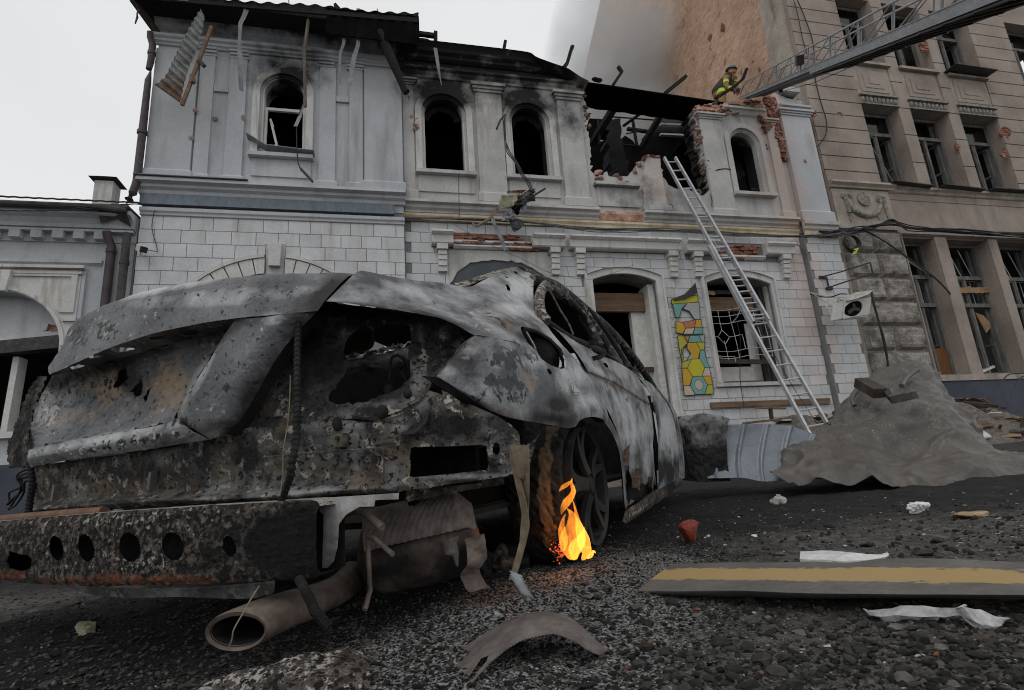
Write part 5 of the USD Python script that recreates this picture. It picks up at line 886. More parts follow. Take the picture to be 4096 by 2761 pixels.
# ---- lower tail panel down to the rail
v0 = row(src, [(135, 1868), (301, 1842), (481, 1818), (700, 1788), (915, 1722), (1110, 1705), (1270, 1686), (1420, 1690), (1530, 1675), (1610, 1640), (1715, 1562)], x=[-0.985, -0.985, -0.985, -0.985, -0.985, -0.97, -0.96, -0.955, -0.95, -0.93, -0.88], k=0.12)
v1 = row(src, [(135, 1935), (400, 1905), (700, 1870), (1056, 1827), (1300, 1808), (1531, 1790), (1620, 1765), (1780, 1775), (1945, 1767), (2080, 1752)], x=[-0.975, -0.975, -0.975, -0.97, -0.965, -0.95, -0.94, -0.91, -0.87, -0.83], k=0.10)
v2 = row(src, [(135, 2000), (400, 1985), (700, 1960), (1050, 1925), (1300, 1915), (1531, 1880), (1660, 1870), (1800, 1860), (1950, 1850), (2070, 1835)], x=[-0.96, -0.96, -0.96, -0.955, -0.955, -0.95, -0.94, -0.91, -0.87, -0.83], k=0.10)
v3 = row(src, [(132, 2040), (400, 2018), (700, 2000), (1100, 1985), (1350, 1961), (1531, 1950), (1620, 1937), (1750, 1925), (1950, 1900), (2045, 1888)], x=[-1.01, -1.01, -1.01, -1.005, -1.0, -0.975, -0.955, -0.925, -0.875, -0.84], k=0.10)
v4 = row(src, [(132, 2058), (400, 2040), (700, 2022), (1150, 1998), (1350, 1980), (1531, 1972), (1650, 1960), (1800, 1938), (2030, 1905)], x=[-0.985, -0.985, -0.985, -0.98, -0.975, -0.955, -0.94, -0.91, -0.86], k=0.10)
rhole = poly(z7, [(465, 860), (480, 815), (520, 792), (1000, 782), (1440, 762), (1482, 790), (1500, 880), (1512, 1060), (1490, 1095), (1000, 1150), (510, 1196), (472, 1180)])
ohole = sg.Point(*z7(1612, 815)).buffer(1); ohole = sa.scale(sg.Point(*z7(1612, 815)).buffer(1.0, 24), 16, 26)
PVV = {'soot': lambda v: blob(v, [(src, (230, 1920), (60, 60), 0.5), (src, (600, 1880), (200, 40), 0.5), (src, (1220, 1740), (120, 40), 0.7), (src, (1800, 1700), (200, 60), 0.9), (src, (700, 2010), (500, 10), 0.5)], 0.12), 'ash': lambda v: blob(v, [(src, (1300, 1965), (260, 22), 0.85, -0.05), (src, (1560, 1850), (60, 80), 0.45), (src, (1850, 1905), (200, 16), 0.7), (src, (1600, 1700), (80, 30), 0.7, -0.3), (src, (300, 1960), (120, 40), 0.35), (src, (1400, 1700), (100, 20), 0.5)], 0.2), 'tan': lambda v: blob(v, [(src, (500, 1950), (350, 50), 0.50), (src, (1250, 1880), (250, 50), 0.48), (src, (1700, 1680), (60, 40), 0.6), (src, (250, 1990), (100, 60), 0.5)], 0.22), 'flake': lambda v: blob(v, [(src, (450, 1900), (80, 60), 0.45), (src, (1500, 1900), (50, 60), 0.5), (src, (2000, 1840), (60, 70), 0.5), (src, (1050, 1750), (80, 60), 0.42)], 0.33), 'chip': lambda v: np.full(len(v), 0.28)}
panel(C, 'lower_tail_panel', [v0, v1, v2, v3, v4], 330, 130, mat='burnt_panel', amp=0.007, sc=9, fine=0.003, fsc=40, holes=[rhole, ohole], seed=10, pv=PVV)
obj(C, 'panel_seam', MB().tube(row(src, [(1056, 1829), (1300, 1809), (1531, 1791), (1537, 1850), (1533, 1935)], x=[-0.985, -0.98, -0.97, -0.965, -0.975], k=0.10), 0.0022, 5).out(), 'burnt_rust')
obj(C, 'panel_rib', MB().tube(spline(row(z7, [(350, 620), (480, 615), (600, 540), (680, 430), (710, 300)], x=[-0.955, -0.945, -0.935, -0.92, -0.905], k=0.10), 30), 0.006, 8).out(), 'burnt_panel', smooth=True)
for i, (p, s_) in enumerate((((1040, 545), 0.03), ((1930, -80), 0.012), ((990, 320), 0.013), ((1590, 160), 0.017))):
    if i == 0:
        q = car(*z6(1035, 540), x=-0.975, k=0.10); b_ = obj(C, 'clip_bracket', MB().box(q + np.array([-0.008, -0.017, -0.018]), q + np.array([0.012, 0.017, 0.018])).out(), 'burnt_rust'); obj(b_, 'clip_bolt', MB().tube([q + np.array([-0.014, 0, 0.006]), q + np.array([-0.007, 0, 0.006])], 0.006, 8).out(), 'rim_grey'); continue
    q = car(*z6(*p), x=-0.97, k=0.10); t = trimesh.creation.icosphere(2, 1.0); t.apply_scale((s_, s_, s_ * (1.5 if i == 2 else 1.15))); t.apply_translation(q); obj(C, 'rubber_stop', t, 'burnt_dark', smooth=True)
for i, p in enumerate(((1000, 140), (360, 220))):
    q = car(*c7(p[0] + 40, p[1] + 20), x=-0.975, k=0.10); m_ = MB().bar(q + np.array([-0.012, 0.005, -0.03]), q + np.array([-0.012, -0.003, 0.022]), 0.022, 0.012); obj(C, 'clip', m_.out(), 'burnt_paint')
rodp = lambda f, pts, xs: np.array([car(*f(*p), x=c) for p, c in zip(pts, interp_c(xs, len(pts)))])
# hinge plate and wires inside the hole
hq = rodp(z2, [(1580, 1200), (1780, 1180), (1760, 1260), (1700, 1290), (1600, 1400), (1500, 1390)], [-0.70]); obj(C, 'hinge_plate', MB().shell(np.stack([hq[[0, 5, 4]], hq[[1, 2, 3]]]), 0.004).out(), 'burnt_dark')
t = trimesh.creation.icosphere(2, 1.0); t.apply_scale((0.016, 0.016, 0.020)); t.apply_translation(car(*z2(1680, 1370), x=-0.74)); obj(C, 'rubber_stop', t, 'burnt_dark', smooth=True)
obj(C, 'hook', MB().tube(rodp(z2, [(1690, 1230), (1690, 1050), (1720, 930), (1800, 900), (1870, 950), (1900, 1010), (1850, 1040), (1840, 1120), (1900, 1200), (1930, 1300), (1930, 1480)], [-0.76]), 0.005, 6).out(), 'burnt_dark', smooth=True)
sh1 = rodp(z2, [(1100, 960), (1480, 895), (1750, 830), (1985, 765)], [-0.42, -0.34, -0.28, -0.22]); sh2 = rodp(z2, [(1060, 1215), (1400, 1160), (1700, 1090), (1985, 1000)], [-0.42, -0.34, -0.28, -0.22])
P = loft([sh1, bulge(sh1, sh2, .5, (-0.02, 0, 0)), sh2], 90, 30); obj(C, 'boot_side_wall', MB().grid(dent(P, 0.004, 12, 2, 0.002)).out(), 'burnt_panel', smooth=True, pv={'ash': lambda v: np.full(len(v), 0.48), 'soot': lambda v: np.full(len(v), 0.1)})
obj(C, 'ash_crust', MB().grid(dent(loft([sh1 + np.array([0, 0, 0.012]), sh1 - np.array([0.012, 0, 0.004])], 70, 12), 0.004, 60, 4, 0.02, 70)).out(), 'burnt_rust', smooth=True, pv={'ash': lambda v: np.full(len(v), 0.8)})
bk = [z2(*p) for p in [(1090, 800), (1180, 680), (1300, 580), (1420, 520), (1490, 580), (1490, 720), (1460, 800), (1400, 835), (1250, 850), (1130, 900), (1080, 880)]]
bkp = np.array([car(*p, x=-0.55) for p in bk]); ctr = bkp.mean(0); P = np.stack([ctr + (bkp - ctr) * k_ for k_ in (0.02, 0.35, 0.62, 0.8, 0.94, 1.0)]) + np.array([0.025, 0.02, 0.012, -0.012, -0.016, 0.0])[:, None, None] * np.array([1, 0, 0]); P = np.concatenate([P, P[:, :1]], 1)
obj(C, 'speaker_bracket', MB().grid(np.stack([spline(r_, 60) for r_ in P])).out(), 'burnt_panel', smooth=True, pv={'tan': lambda v: np.full(len(v), 0.55), 'ash': lambda v: np.full(len(v), 0.4), 'soot': lambda v: np.full(len(v), 0.15)})
# ---- bumper beam
bt = row(src, [(-330, 2108), (0, 2086), (181, 2070), (415, 2052), (722, 2031), (1023, 2013), (1240, 2001), (1268, 2006), (1280, 2024)], x=[-1.12], k=0.16)
bb = row(src, [(-330, 2290), (0, 2322), (150, 2336), (421, 2345), (752, 2336), (1053, 2323), (1240, 2312), (1270, 2306), (1284, 2290)], x=[-1.12], k=0.16)
def ell(f, c, rx, ry, rot=-12): return sa.rotate(sa.scale(sg.Point(*f(*c)).buffer(1.0, 24), rx * .60189, ry * .60189), rot, origin=f(*c))
bh = [ell(c7, (375, 620), 45, 82), ell(c7, (572, 620), 52, 92), ell(c7, (862, 612), 70, 98), ell(c7, (1150, 608), 72, 94), ell(c7, (1524, 607), 42, 70), poly(c7, [(60, 640), (180, 660), (215, 700), (200, 760), (120, 770), (40, 720)], 3, 8)]
PVB = {'soot': lambda v: blob(v, [(c7, (1950, 560), (330, 300), 1.2), (c7, (1350, 620), (200, 200), 0.5), (c7, (100, 700), (130, 80), 0.8), (c7, (400, 560), (60, 60), 0.4)], 0.06), 'ash': lambda v: blob(v, [(c7, (900, 420), (700, 60), 0.5, -0.06), (c7, (900, 700), (500, 130), 0.42)], 0.22), 'rust': lambda v: blob(v, [(c7, (900, 830), (900, 45), 0.62), (c7, (100, 800), (130, 60), 0.7)], 0.1), 'chip': lambda v: np.full(len(v), 0.42)}
bm_ = [bt, bulge(bt, bb, 0.12, (-0.012, 0, 0)), bulge(bt, bb, 0.5, (-0.014, 0, 0)), bulge(bt, bb, 0.88, (-0.012, 0, 0)), bb]
bpth = panel(C, 'bumper_beam', bm_, 300, 110, mat='burnt_rust', amp=0.002, sc=10, fine=0.003, fsc=70, holes=bh, seed=11, pv=PVB)
bt2, bb2 = spline(bt, 80) + np.array([0.085, 0, 0]), spline(bb, 80) + np.array([0.085, 0, 0])
obj(bpth, 'beam_top', MB().grid(loft([bt, bt2], 80, 6)).out(), 'burnt_rust', smooth=True, pv={'ash': lambda v: np.full(len(v), 0.6)}); obj(bpth, 'beam_back', MB().grid(loft([bt2, bb2], 80, 6)).grid(loft([bb2, bb], 80, 4)).out(), 'burnt_dark')
obj(C, 'lower_crossmember', MB().shell(loft([row(src, [(330, 2350), (700, 2360), (1090, 2330)], x=[-1.0]), row(src, [(340, 2375), (560, 2392), (700, 2388), (1000, 2395), (1090, 2375)], x=[-0.99])], 60, 10), 0.01).out(), 'burnt_paint', pv={'ash': lambda v: np.full(len(v), 0.3), 'soot': lambda v: np.full(len(v), 0.35), 'flake': lambda v: np.full(len(v), 0.4), 'tan': lambda v: np.zeros(len(v)), 'blotch': lambda v: np.zeros(len(v))})
obj(C, 'round_rail', MB().tube(row(src, [(-300, 2105), (0, 2078), (120, 2067), (300, 2052), (415, 2045)], x=[-1.03], k=0.16), 0.014, 10).out(), 'rust_sheet', smooth=True)
# tow bracket plate
tb = sg.Polygon([z8(*p) for p in [(350, 150), (430, 112), (1000, 75), (1222, 60), (1215, 130), (960, 140), (950, 208), (780, 215), (640, 300), (565, 400), (550, 640), (510, 800), (440, 880), (380, 885), (385, 700), (395, 300), (352, 262)]]).buffer(6).buffer(-6)
t = trimesh.creation.extrude_polygon(tb, 1.0, engine='earcut'); tv, tf = trimesh.remesh.subdivide_to_size(t.vertices, t.faces, 14, max_iter=12)
obj(C, 'tow_bracket', (np.array([car(a, b, x=-1.0 + 0.012 * (c > 0.5)) for a, b, c in tv]), tf), 'burnt_paint', pv={'ash': lambda v: blob(v, [(z8, (700, 180), (300, 60), 0.4)], 0.45), 'soot': lambda v: blob(v, [(z8, (400, 400), (40, 300), 0.4)], 0.12), 'tan': lambda v: np.full(len(v), 0.3), 'flake': lambda v: np.full(len(v), 0.3), 'blotch': lambda v: np.zeros(len(v))})
obj(C, 'under_lip', MB().shell(loft([row(z7, [(415, 1360), (700, 1310), (1230, 1240), (1720, 1195)], x=[-0.90, -0.88, -0.85, -0.82]), row(z7, [(405, 1530), (700, 1470), (1240, 1365), (1715, 1290)], x=[-0.89, -0.87, -0.84, -0.81])], 60, 12), 0.006).out(), 'burnt_rust', pv={'ash': lambda v: np.full(len(v), 0.35), 'soot': lambda v: np.full(len(v), 0.3)})
# cables hanging over the tail
def cq(f, pts, xs): return spline(rodp(f, pts, xs), 60)
for nm, f, pts, xs, r_ in (('corrugated_hose', c4, [(1985, 640), (1975, 900), (1978, 1200), (1965, 1450), (1940, 1600), (1890, 1780), (1865, 1850)], [-0.97, -1.0, -1.03, -1.06, -1.08, -1.06, -1.05], 0.009), ('corrugated_hose', c7, [(1990, 830), (2060, 960), (2110, 1060), (2185, 1150)], [-1.10, -1.16, -1.18, -1.18], 0.010), ('thin_wire', c4, [(1930, 1000), (1915, 1300), (1880, 1560), (1860, 1800)], [-1.0, -1.05, -1.1, -1.1], 0.0015), ('thin_wire', c7, [(1725, 870), (1610, 1060), (1545, 1200), (1515, 1290)], [-1.14, -1.19, -1.22, -1.22], 0.0016)):
    q = cq(f, pts, xs)
    if nm == 'corrugated_hose': rr_ = r_ * (1 + 0.14 * np.sign(np.sin(np.arange(150) * 1.5))); q = spline(q, 150); obj(C, nm, MB().tube(q, rr_, 8).out(), 'burnt_dark')
    else: obj(C, nm, MB().tube(q, r_, 5).out(), 'strap_tan')
for i in range(5):
    q = np.array([car(*c7(*p), x=-0.9) for p in [(205, 90 + 20 * i), (120 + 15 * i, 140 + 8 * i), (150, 200 + 12 * i), (70 + 10 * i, 260 + 15 * i), (60, 320 + 12 * i)]]); obj(C, 'burnt_cable', MB().tube(spline(q + NR.normal(0, 0.006, q.shape), 24), 0.004, 5).out(), 'burnt_dark', smooth=True)
obj(C, 'corrugated_hose', MB().tube(spline(np.array([car(*c7(*p), x=-0.97) for p in [(208, 70), (215, 200), (195, 330), (190, 400)]]), 60), 0.011 * (1 + 0.12 * np.sign(np.sin(np.arange(60) * 1.4))), 8).out(), 'burnt_dark')
# ---- exhaust and what hangs below
def otube(pts, ra, rb, nrm=40, flat=(0, 0, 1)):
    pts = np.asarray(pts, float); t = np.gradient(pts, axis=0); V = []; th = np.linspace(0, 2 * PI, nrm, endpoint=False); ra = np.broadcast_to(ra, len(pts)); rb = np.broadcast_to(rb, len(pts))
    for p, q, a_, b_ in zip(pts, t, ra, rb):
        q = unit(q); s_ = unit(np.cross(flat, q)); u_ = np.cross(q, s_); V.append(p + np.cos(th)[:, None] * s_ * a_ + np.sin(th)[:, None] * u_ * b_)
    V = np.array(V); return np.concatenate([V, V[:, :1]], 1)
tip0 = car(942, 2526, x=-1.16); tip1 = car(1185, 2425, x=-0.93); tip2 = car(1330, 2370, x=-0.80); tip3 = car(1420, 2300, x=-0.70)
pth = spline([tip0, (tip0 + tip1) / 2 + np.array([0, 0, 0.004]), tip1, tip2, tip3], 60)
ra_ = np.interp(np.arange(60), [0, 1, 30, 40, 46, 59], [0.0775, 0.080, 0.076, 0.050, 0.042, 0.045]); rb_ = np.interp(np.arange(60), [0, 1, 30, 40, 46, 59], [0.041, 0.043, 0.043, 0.040, 0.040, 0.045])
ex = obj(C, 'exhaust_tip', MB().grid(otube(pth, ra_, rb_)).out(), 'burnt_exhaust', smooth=True, pv={'soot': lambda v: sstep(-0.86, -0.80, v[:, 0]) * 0.4})
obj(ex, 'tip_rim', MB().grid(np.concatenate([otube(pth[:2] - np.array([0.001, 0, 0]), ra_[:1], rb_[:1]), otube(pth[:2] + np.array([0.006, 0, 0]), ra_[:1] - 0.010, rb_[:1] - 0.010)])[[0, 2]]).out(), 'burnt_exhaust', smooth=True)
obj(ex, 'tip_inside', MB().grid(otube(pth[:26] + np.array([0.002, 0, 0]), np.linspace(0.068, 0.055, 26), np.linspace(0.032, 0.025, 26))).out(), 'burnt_dark', smooth=True)
ma, mb2 = car(1478, 2235, x=-0.72), car(1905, 2135, x=-0.55); mp = np.array([ma + (mb2 - ma) * k_ for k_ in (-0.10, -0.04, 0.0, 0.15, 0.5, 0.85, 0.95, 1.0, 1.03)]); rr_ = np.array([0.02, 0.085, 0.105, 0.115, 0.118, 0.112, 0.095, 0.06, 0.01])
mu_ = obj(C, 'silencer', MB().grid(otube(mp, rr_ * 1.0, rr_ * 0.95, 48)).out(), 'burnt_exhaust', smooth=True, pv={'soot': lambda v: np.clip(0.75 - 0.3 * sstep(0.14, 0.24, v[:, 2]), 0, 1)})
mp2 = np.array([ma + (mb2 - ma) * k_ for k_ in np.linspace(0.02, 1.0, 60)]); th = np.linspace(math.radians(-15), math.radians(165), 60); ax_ = unit(mb2 - ma); s_ = unit(np.cross((0, 0, 1), ax_)); u_ = np.cross(ax_, s_)
P = np.array([[p + (0.138 - 0.05 * max(0, k_ - 0.85) / 0.15) * (math.cos(a + (0.25 * math.sin(9 * k_) + 0.5 * k_) * (i_ == 59)) * s_ + math.sin(a) * u_) for i_, a in enumerate(th)] for p, k_ in zip(mp2, np.linspace(0, 1, 60))])
P = dent(P, 0.006, 14, 6); P[:, :, :] += 0.0016 * np.sin(P[..., 1:2] * 420) * np.array([0, 0, 1]); obj(C, 'heat_shield', MB().shell(P, 0.002).out(), 'shield_mesh', smooth=40)
drip = rodp(c8, [(820, 560), (840, 640), (868, 660), (878, 740)], [-0.74]); obj(C, 'melted_drip', MB().tube(drip, [0.03, 0.02, 0.010, 0.004], 8).out(), 'shield_mesh', smooth=True)
hang = rodp(c8, [(930, 560), (950, 700), (900, 800), (940, 890), (970, 920)], [-0.70]); obj(C, 'melted_rag', MB().shell(dent(loft([hang, hang + np.array([0.02, -0.05, 0.01])], 40, 10), 0.015, 25, 3), 0.004).out(), 'burnt_exhaust', smooth=True)
obj(C, 'rust_pipe', MB().tube(spline(rodp(c8, [(90, 470), (130, 400), (200, 372), (270, 390), (320, 430), (380, 485)], [-0.80, -0.82, -0.84, -0.86, -0.88, -0.90]), 30), [0.010] * 20 + [0.012, 0.009] * 5, 10).out(), 'burnt_exhaust', smooth=True)
obj(C, 'hanger_rod', MB().tube(rodp(c8, [(285, 545), (290, 700), (300, 900), (265, 1030)], [-0.86, -0.86, -0.86, -0.9]), 0.007, 8).out(), 'burnt_exhaust', smooth=True); obj(C, 'hanger_rod', MB().tube(rodp(c8, [(285, 545), (330, 555), (390, 610), (450, 660)], [-0.86, -0.88, -0.9, -0.92]), 0.0065, 8).out(), 'burnt_exhaust', smooth=True)
for k_, (a, b) in enumerate((([(1243, -70), (1262, 60), (1290, 190), (1322, 330), (1338, 440), (1322, 560), (1285, 700), (1245, 830)], 0.020), ([(1338, -40), (1340, 100), (1338, 250), (1332, 400), (1320, 560)], 0.020))):
    q = cq(c8, a, [-0.80, -0.80, -0.78, -0.78]); obj(C, 'tank_strap', MB().ribbon(q, b, 0.003, wdir=(0.3, 1, 0)).out(), 'strap_tan', smooth=40)
obj(C, 'strap_plate', MB().shell(loft([rodp(z7, [(1800, 770), (1850, 1000), (1890, 1190)], [-0.815]), rodp(z7, [(2020, 770), (2030, 1000), (1960, 1220)], [-0.80])], 20, 12), 0.004).out(), 'strap_tan')
obj(C, 'twisted_shred', MB().ribbon(cq(c8, [(1270, 790), (1290, 850), (1320, 900), (1350, 945)], [-0.82, -0.84, -0.86, -0.88]), [0.03 + 0.01 * math.sin(i) for i in range(60)], 0.003, wdir=(0.2, 1, 0.3)).out(), 'zinc_dull')
# ---- rear doors, sill and front flank
d0 = row(z4, [(30, 22), (160, 100), (330, 190), (470, 280), (600, 380), (740, 430), (900, 500), (1050, 590)], y=[-0.845, -0.85, -0.855, -0.86, -0.862, -0.865, -0.868, -0.868])
d1 = row(z4, [(400, 440), (560, 520), (700, 570), (850, 640), (1000, 720), (1130, 790), (1255, 850)], y=[-0.892])
d2 = row(z4, [(492, 600), (640, 660), (760, 706), (880, 766), (1000, 836), (1200, 962), (1322, 1035)], y=[-0.905])
d2b = row(z4, [(505, 640), (640, 705), (760, 755), (880, 815), (1000, 885), (1200, 1010), (1330, 1075)], y=[-0.896])
d3 = row(z4, [(640, 905), (800, 965), (950, 1045), (1100, 1122), (1250, 1182), (1360, 1222)], y=[-0.912])
d4 = row(z4, [(800, 1205), (950, 1285), (1100, 1345), (1250, 1392), (1372, 1425)], y=[-0.916])
d5 = row(z5, [(1255, 200), (1400, 260), (1550, 290), (1700, 300)], y=[-0.912])
d6 = row(z5, [(1328, 650), (1450, 640), (1600, 600), (1720, 560)], y=[-0.90])
d7 = row(z5, [(1350, 1090), (1480, 990), (1620, 890), (1745, 800)], y=[-0.885])
dr_soot = [(z4, (450, 560), (120, 60), 0.5, 0.6), (z4, (780, 780), (300, 18), 0.6, 0.5), (z4, (1030, 990), (30, 40), 0.7), (z4, (1160, 1080), (25, 60), 0.6, 0.3), (z4, (950, 1350), (25, 120), 0.45), (z4, (1150, 1300), (30, 150), 0.45), (z5, (1450, 850), (160, 160), 1.0), (z5, (1330, 700), (40, 400), 0.8), (z5, (1700, 800), (120, 130), 0.9), (z5, (1500, 420), (30, 60), 0.4)]
dr_ash = [(z4, (900, 580), (300, 120), 0.5, 0.5), (z4, (950, 1000), (200, 150), 0.42), (z4, (1250, 1350), (120, 250), 0.55), (z5, (1420, 150), (200, 250), 0.62), (z5, (1620, 520), (60, 200), 0.72), (z4, (700, 1000), (60, 200), 0.4), (z4, (300, 200), (150, 80), 0.55, 0.6), (z4, (1000, 1150), (350, 300), 0.5), (z4, (700, 640), (250, 60), 0.5, 0.5)]
PVD = {'soot': lambda v: blob(v, dr_soot, 0.10), 'ash': lambda v: blob(v, dr_ash, 0.2), 'tan': lambda v: blob(v, [(z4, (850, 790), (350, 25), 0.6, 0.52)]), 'flake': lambda v: blob(v, [(z4, (780, 800), (60, 120), 0.45), (z4, (950, 650), (80, 60), 0.4), (z5, (1420, 700), (120, 100), 0.4)], 0.15), 'blotch': lambda v: np.zeros(len(v))}
eaten = poly(z5, [(1345, 560), (1380, 520), (1400, 620), (1430, 700), (1460, 700), (1480, 760), (1560, 770), (1600, 800), (1640, 740), (1700, 770), (1740, 860), (1600, 990), (1480, 1000), (1380, 1070), (1340, 900)], 6, 3)
panel(C, 'rear_door', [d0, d1, d2, d2b, d3, d4, d5, d6, d7], 200, 200, amp=0.003, sc=5, fine=0.0008, seed=20, holes=[eaten, poly(z4, [(705, 505), (740, 505), (775, 545), (770, 568), (740, 560)])], pv=PVD)
obj(C, 'door_gap', MB().shell(np.stack([np.array([car(*z4(*p), y=-0.80) for p in [(30, 20), (330, 330), (480, 600), (650, 920), (800, 1200), (910, 1560), (960, 1900), (1010, 2500)]]), np.array([car(*z4(*p), y=-0.80) for p in [(120, 60), (430, 360), (560, 610), (720, 920), (870, 1200), (960, 1560), (1010, 1900), (1060, 2500)]])], 1), 0.01).out(), 'burnt_dark')
obj(C, 'door_innards', MB().shell(loft([np.array([car(*z5(*p), y=-0.80) for p in [(1300, 350), (1420, 300), (1740, 300)]]), np.array([car(*z5(*p), y=-0.80) for p in [(1340, 1120), (1500, 1010), (1760, 850)]])], 20, 20), 0.01).out(), 'burnt_dark')
for i, (p, q) in enumerate((((1310, 330), (1390, 260)), ((1300, 380), (1370, 400)), ((1465, 590), (1550, 620)), ((1420, 690), (1530, 740)), ((1640, 690), (1680, 760)))):
    a, b = car(*z5(*p), y=-0.93), car(*z5(*q), y=-0.95); P = dent(loft([np.array([a, (a + b) / 2 + np.array([0, -0.02, 0.01]), b]), np.array([a, (a + b) / 2 + np.array([0, -0.01, 0]), b]) + np.array([0.02, 0.01, -0.05])], 14, 10), 0.01, 30, i); obj(C, 'curled_shred', MB().shell(P, 0.003).out(), 'burnt_exhaust')
si0 = row(z5, [(1295, 1285), (1345, 1135), (1500, 1035), (1750, 870), (2000, 740), (2065, 700)], y=[-0.885]); si1 = row(z5, [(1290, 1345), (1380, 1290), (1500, 1212), (1750, 1050), (2000, 850), (2065, 790)], y=[-0.86])
panel(C, 'sill', [si0, bulge(si0, si1, 0.4, (0, -0.015, 0)), si1], 150, 40, mat='burnt_rust', amp=0.003, sc=12, fine=0.003, pv={'soot': lambda v: blob(v, [(z5, (1900, 800), (200, 120), 0.7)], 0.30), 'ash': lambda v: blob(v, [(z5, (1500, 1150), (250, 40), 0.55, -0.55)], 0.25)})
f0 = row(z4, [(1075, 600), (1200, 700), (1310, 760), (1390, 840)], y=[-0.865, -0.862, -0.86, -0.85]); f1 = row(z4, [(1290, 860), (1350, 880), (1420, 900), (1490, 960)], y=[-0.88, -0.88, -0.875, -0.86]); f2 = row(z4, [(1375, 1060), (1440, 1070), (1520, 1080), (1590, 1110)], y=[-0.89, -0.89, -0.885, -0.87]); f3 = row(z4, [(1420, 1300), (1500, 1305), (1580, 1305), (1655, 1300)], y=[-0.895, -0.895, -0.89, -0.875])
f4 = row(z4, [(1435, 1560), (1540, 1560), (1630, 1560), (1700, 1550)], y=[-0.895, -0.895, -0.89, -0.875]); f5 = row(z5, [(1770, 450), (1880, 450), (1980, 440), (2055, 430)], y=[-0.89, -0.89, -0.885, -0.87]); f6 = row(z5, [(1770, 880), (1880, 820), (1980, 760), (2062, 720)], y=[-0.88, -0.88, -0.875, -0.86])
PVF = {'soot': lambda v: blob(v, [(z5, (1850, 620), (220, 200), 1.1), (z4, (1390, 1100), (40, 160), 0.9), (z4, (1420, 1350), (30, 300), 0.8), (z5, (2000, 520), (60, 100), 0.8), (z4, (1560, 1000), (40, 50), 0.5)], 0.05), 'ash': lambda v: blob(v, [(z4, (1560, 1350), (110, 350), 0.95), (z5, (1900, 100), (130, 260), 0.95)], 0.3), 'flake': lambda v: blob(v, [(z5, (1850, 400), (200, 100), 0.45)], 0.15)}
panel(C, 'front_door', [f0, f1, f2, f3, f4, f5, f6], 120, 160, amp=0.003, sc=6, fine=0.002, seed=22, pv=PVF)
f_r = np.array([r_[-1] for r_ in (f0, f1, f2, f3, f4, f5, f6)]); obj(C, 'front_wing', MB().shell(loft([f_r, f_r + np.array([0.35, 0.02, -0.01]), f_r + np.array([0.8, 0.22, -0.05])], 60, 20), 0.01).out(), 'burnt_paint', smooth=True, pv={'ash': lambda v: np.full(len(v), 0.4), 'soot': lambda v: np.full(len(v), 0.35)})
# ---- window frames, pillars and roof
def bar_px(name, f, pts, ys, r_, mat='burnt_panel', n=50, **kw):
    q = spline(np.array([car(*f(*p), y=c) for p, c in zip(pts, interp_c(ys, len(pts)))]), n); return obj(C, name, MB().tube(q, np.interp(np.linspace(0, 1, n), np.linspace(0, 1, len(np.atleast_1d(r_))), np.atleast_1d(r_)), 8).out(), mat, smooth=True, **kw)
fl_ = {'flake': lambda v: np.full(len(v), 0.34), 'ash': lambda v: np.full(len(v), 0.15), 'soot': lambda v: np.full(len(v), 0.33)}
bar_px('roof_rail', c5, [(1385, 362), (1460, 385), (1550, 425), (1640, 490), (1740, 575), (1850, 668), (1990, 810), (2100, 950), (2190, 1090), (2225, 1140)], [-0.655, -0.66, -0.665, -0.675, -0.69, -0.71, -0.74, -0.77, -0.80, -0.82], [0.028, 0.03, 0.032, 0.03, 0.028, 0.025], pv=fl_)
bar_px('roof_rail', c5, [(1300, 305), (1400, 348), (1470, 372), (1560, 412), (1650, 482), (1740, 560), (1850, 650), (1990, 795)], [-0.58, -0.60, -0.61, -0.62, -0.63, -0.65, -0.67, -0.70], [0.022], pv=fl_)
bar_px('window_frame', c5, [(1462, 395), (1440, 430), (1425, 490), (1430, 560), (1450, 610), (1475, 640)], [-0.70, -0.715, -0.735, -0.76, -0.785, -0.80], [0.020, 0.024, 0.022], 'burnt_rust', pv={'ash': lambda v: np.full(len(v), 0.45), 'soot': lambda v: np.full(len(v), 0.2)})
bar_px('window_frame', c5, [(1470, 420), (1540, 440), (1620, 500), (1700, 580), (1760, 660), (1800, 740), (1835, 800)], [-0.69, -0.69, -0.70, -0.715, -0.74, -0.77, -0.80], [0.018, 0.022, 0.022, 0.018], pv=fl_)
bar_px('window_frame', c5, [(1480, 470), (1560, 500), (1640, 560), (1700, 640), (1760, 740), (1790, 790)], [-0.60, -0.60, -0.62, -0.65, -0.68, -0.70], [0.016, 0.02, 0.016], 'burnt_dark')
bar_px('pillar', c5, [(1710, 560), (1780, 660), (1860, 780), (1930, 890), (1965, 945)], [-0.72, -0.74, -0.78, -0.82, -0.845], [0.024, 0.028, 0.026], pv=fl_)
bar_px('pillar', c5, [(1745, 560), (1830, 670), (1920, 800), (1990, 910), (2020, 960)], [-0.71, -0.735, -0.77, -0.81, -0.84], [0.018, 0.024, 0.02], 'burnt_dark')
bar_px('pillar', c5, [(1770, 570), (1860, 690), (1960, 830), (2040, 960)], [-0.70, -0.73, -0.77, -0.83], [0.010, 0.012], pv=fl_)
bar_px('belt_strip', c5, [(1480, 650), (1560, 710), (1650, 770), (1720, 800), (1800, 830), (1850, 845)], [-0.825, -0.835, -0.845, -0.85, -0.855, -0.86], [0.014, 0.022, 0.018], 'burnt_dark')
bar_px('belt_strip', c5, [(1850, 850), (1990, 950), (2080, 1010), (2160, 1090), (2210, 1130)], [-0.83, -0.83, -0.835, -0.84, -0.85], [0.012, 0.016], 'burnt_dark')
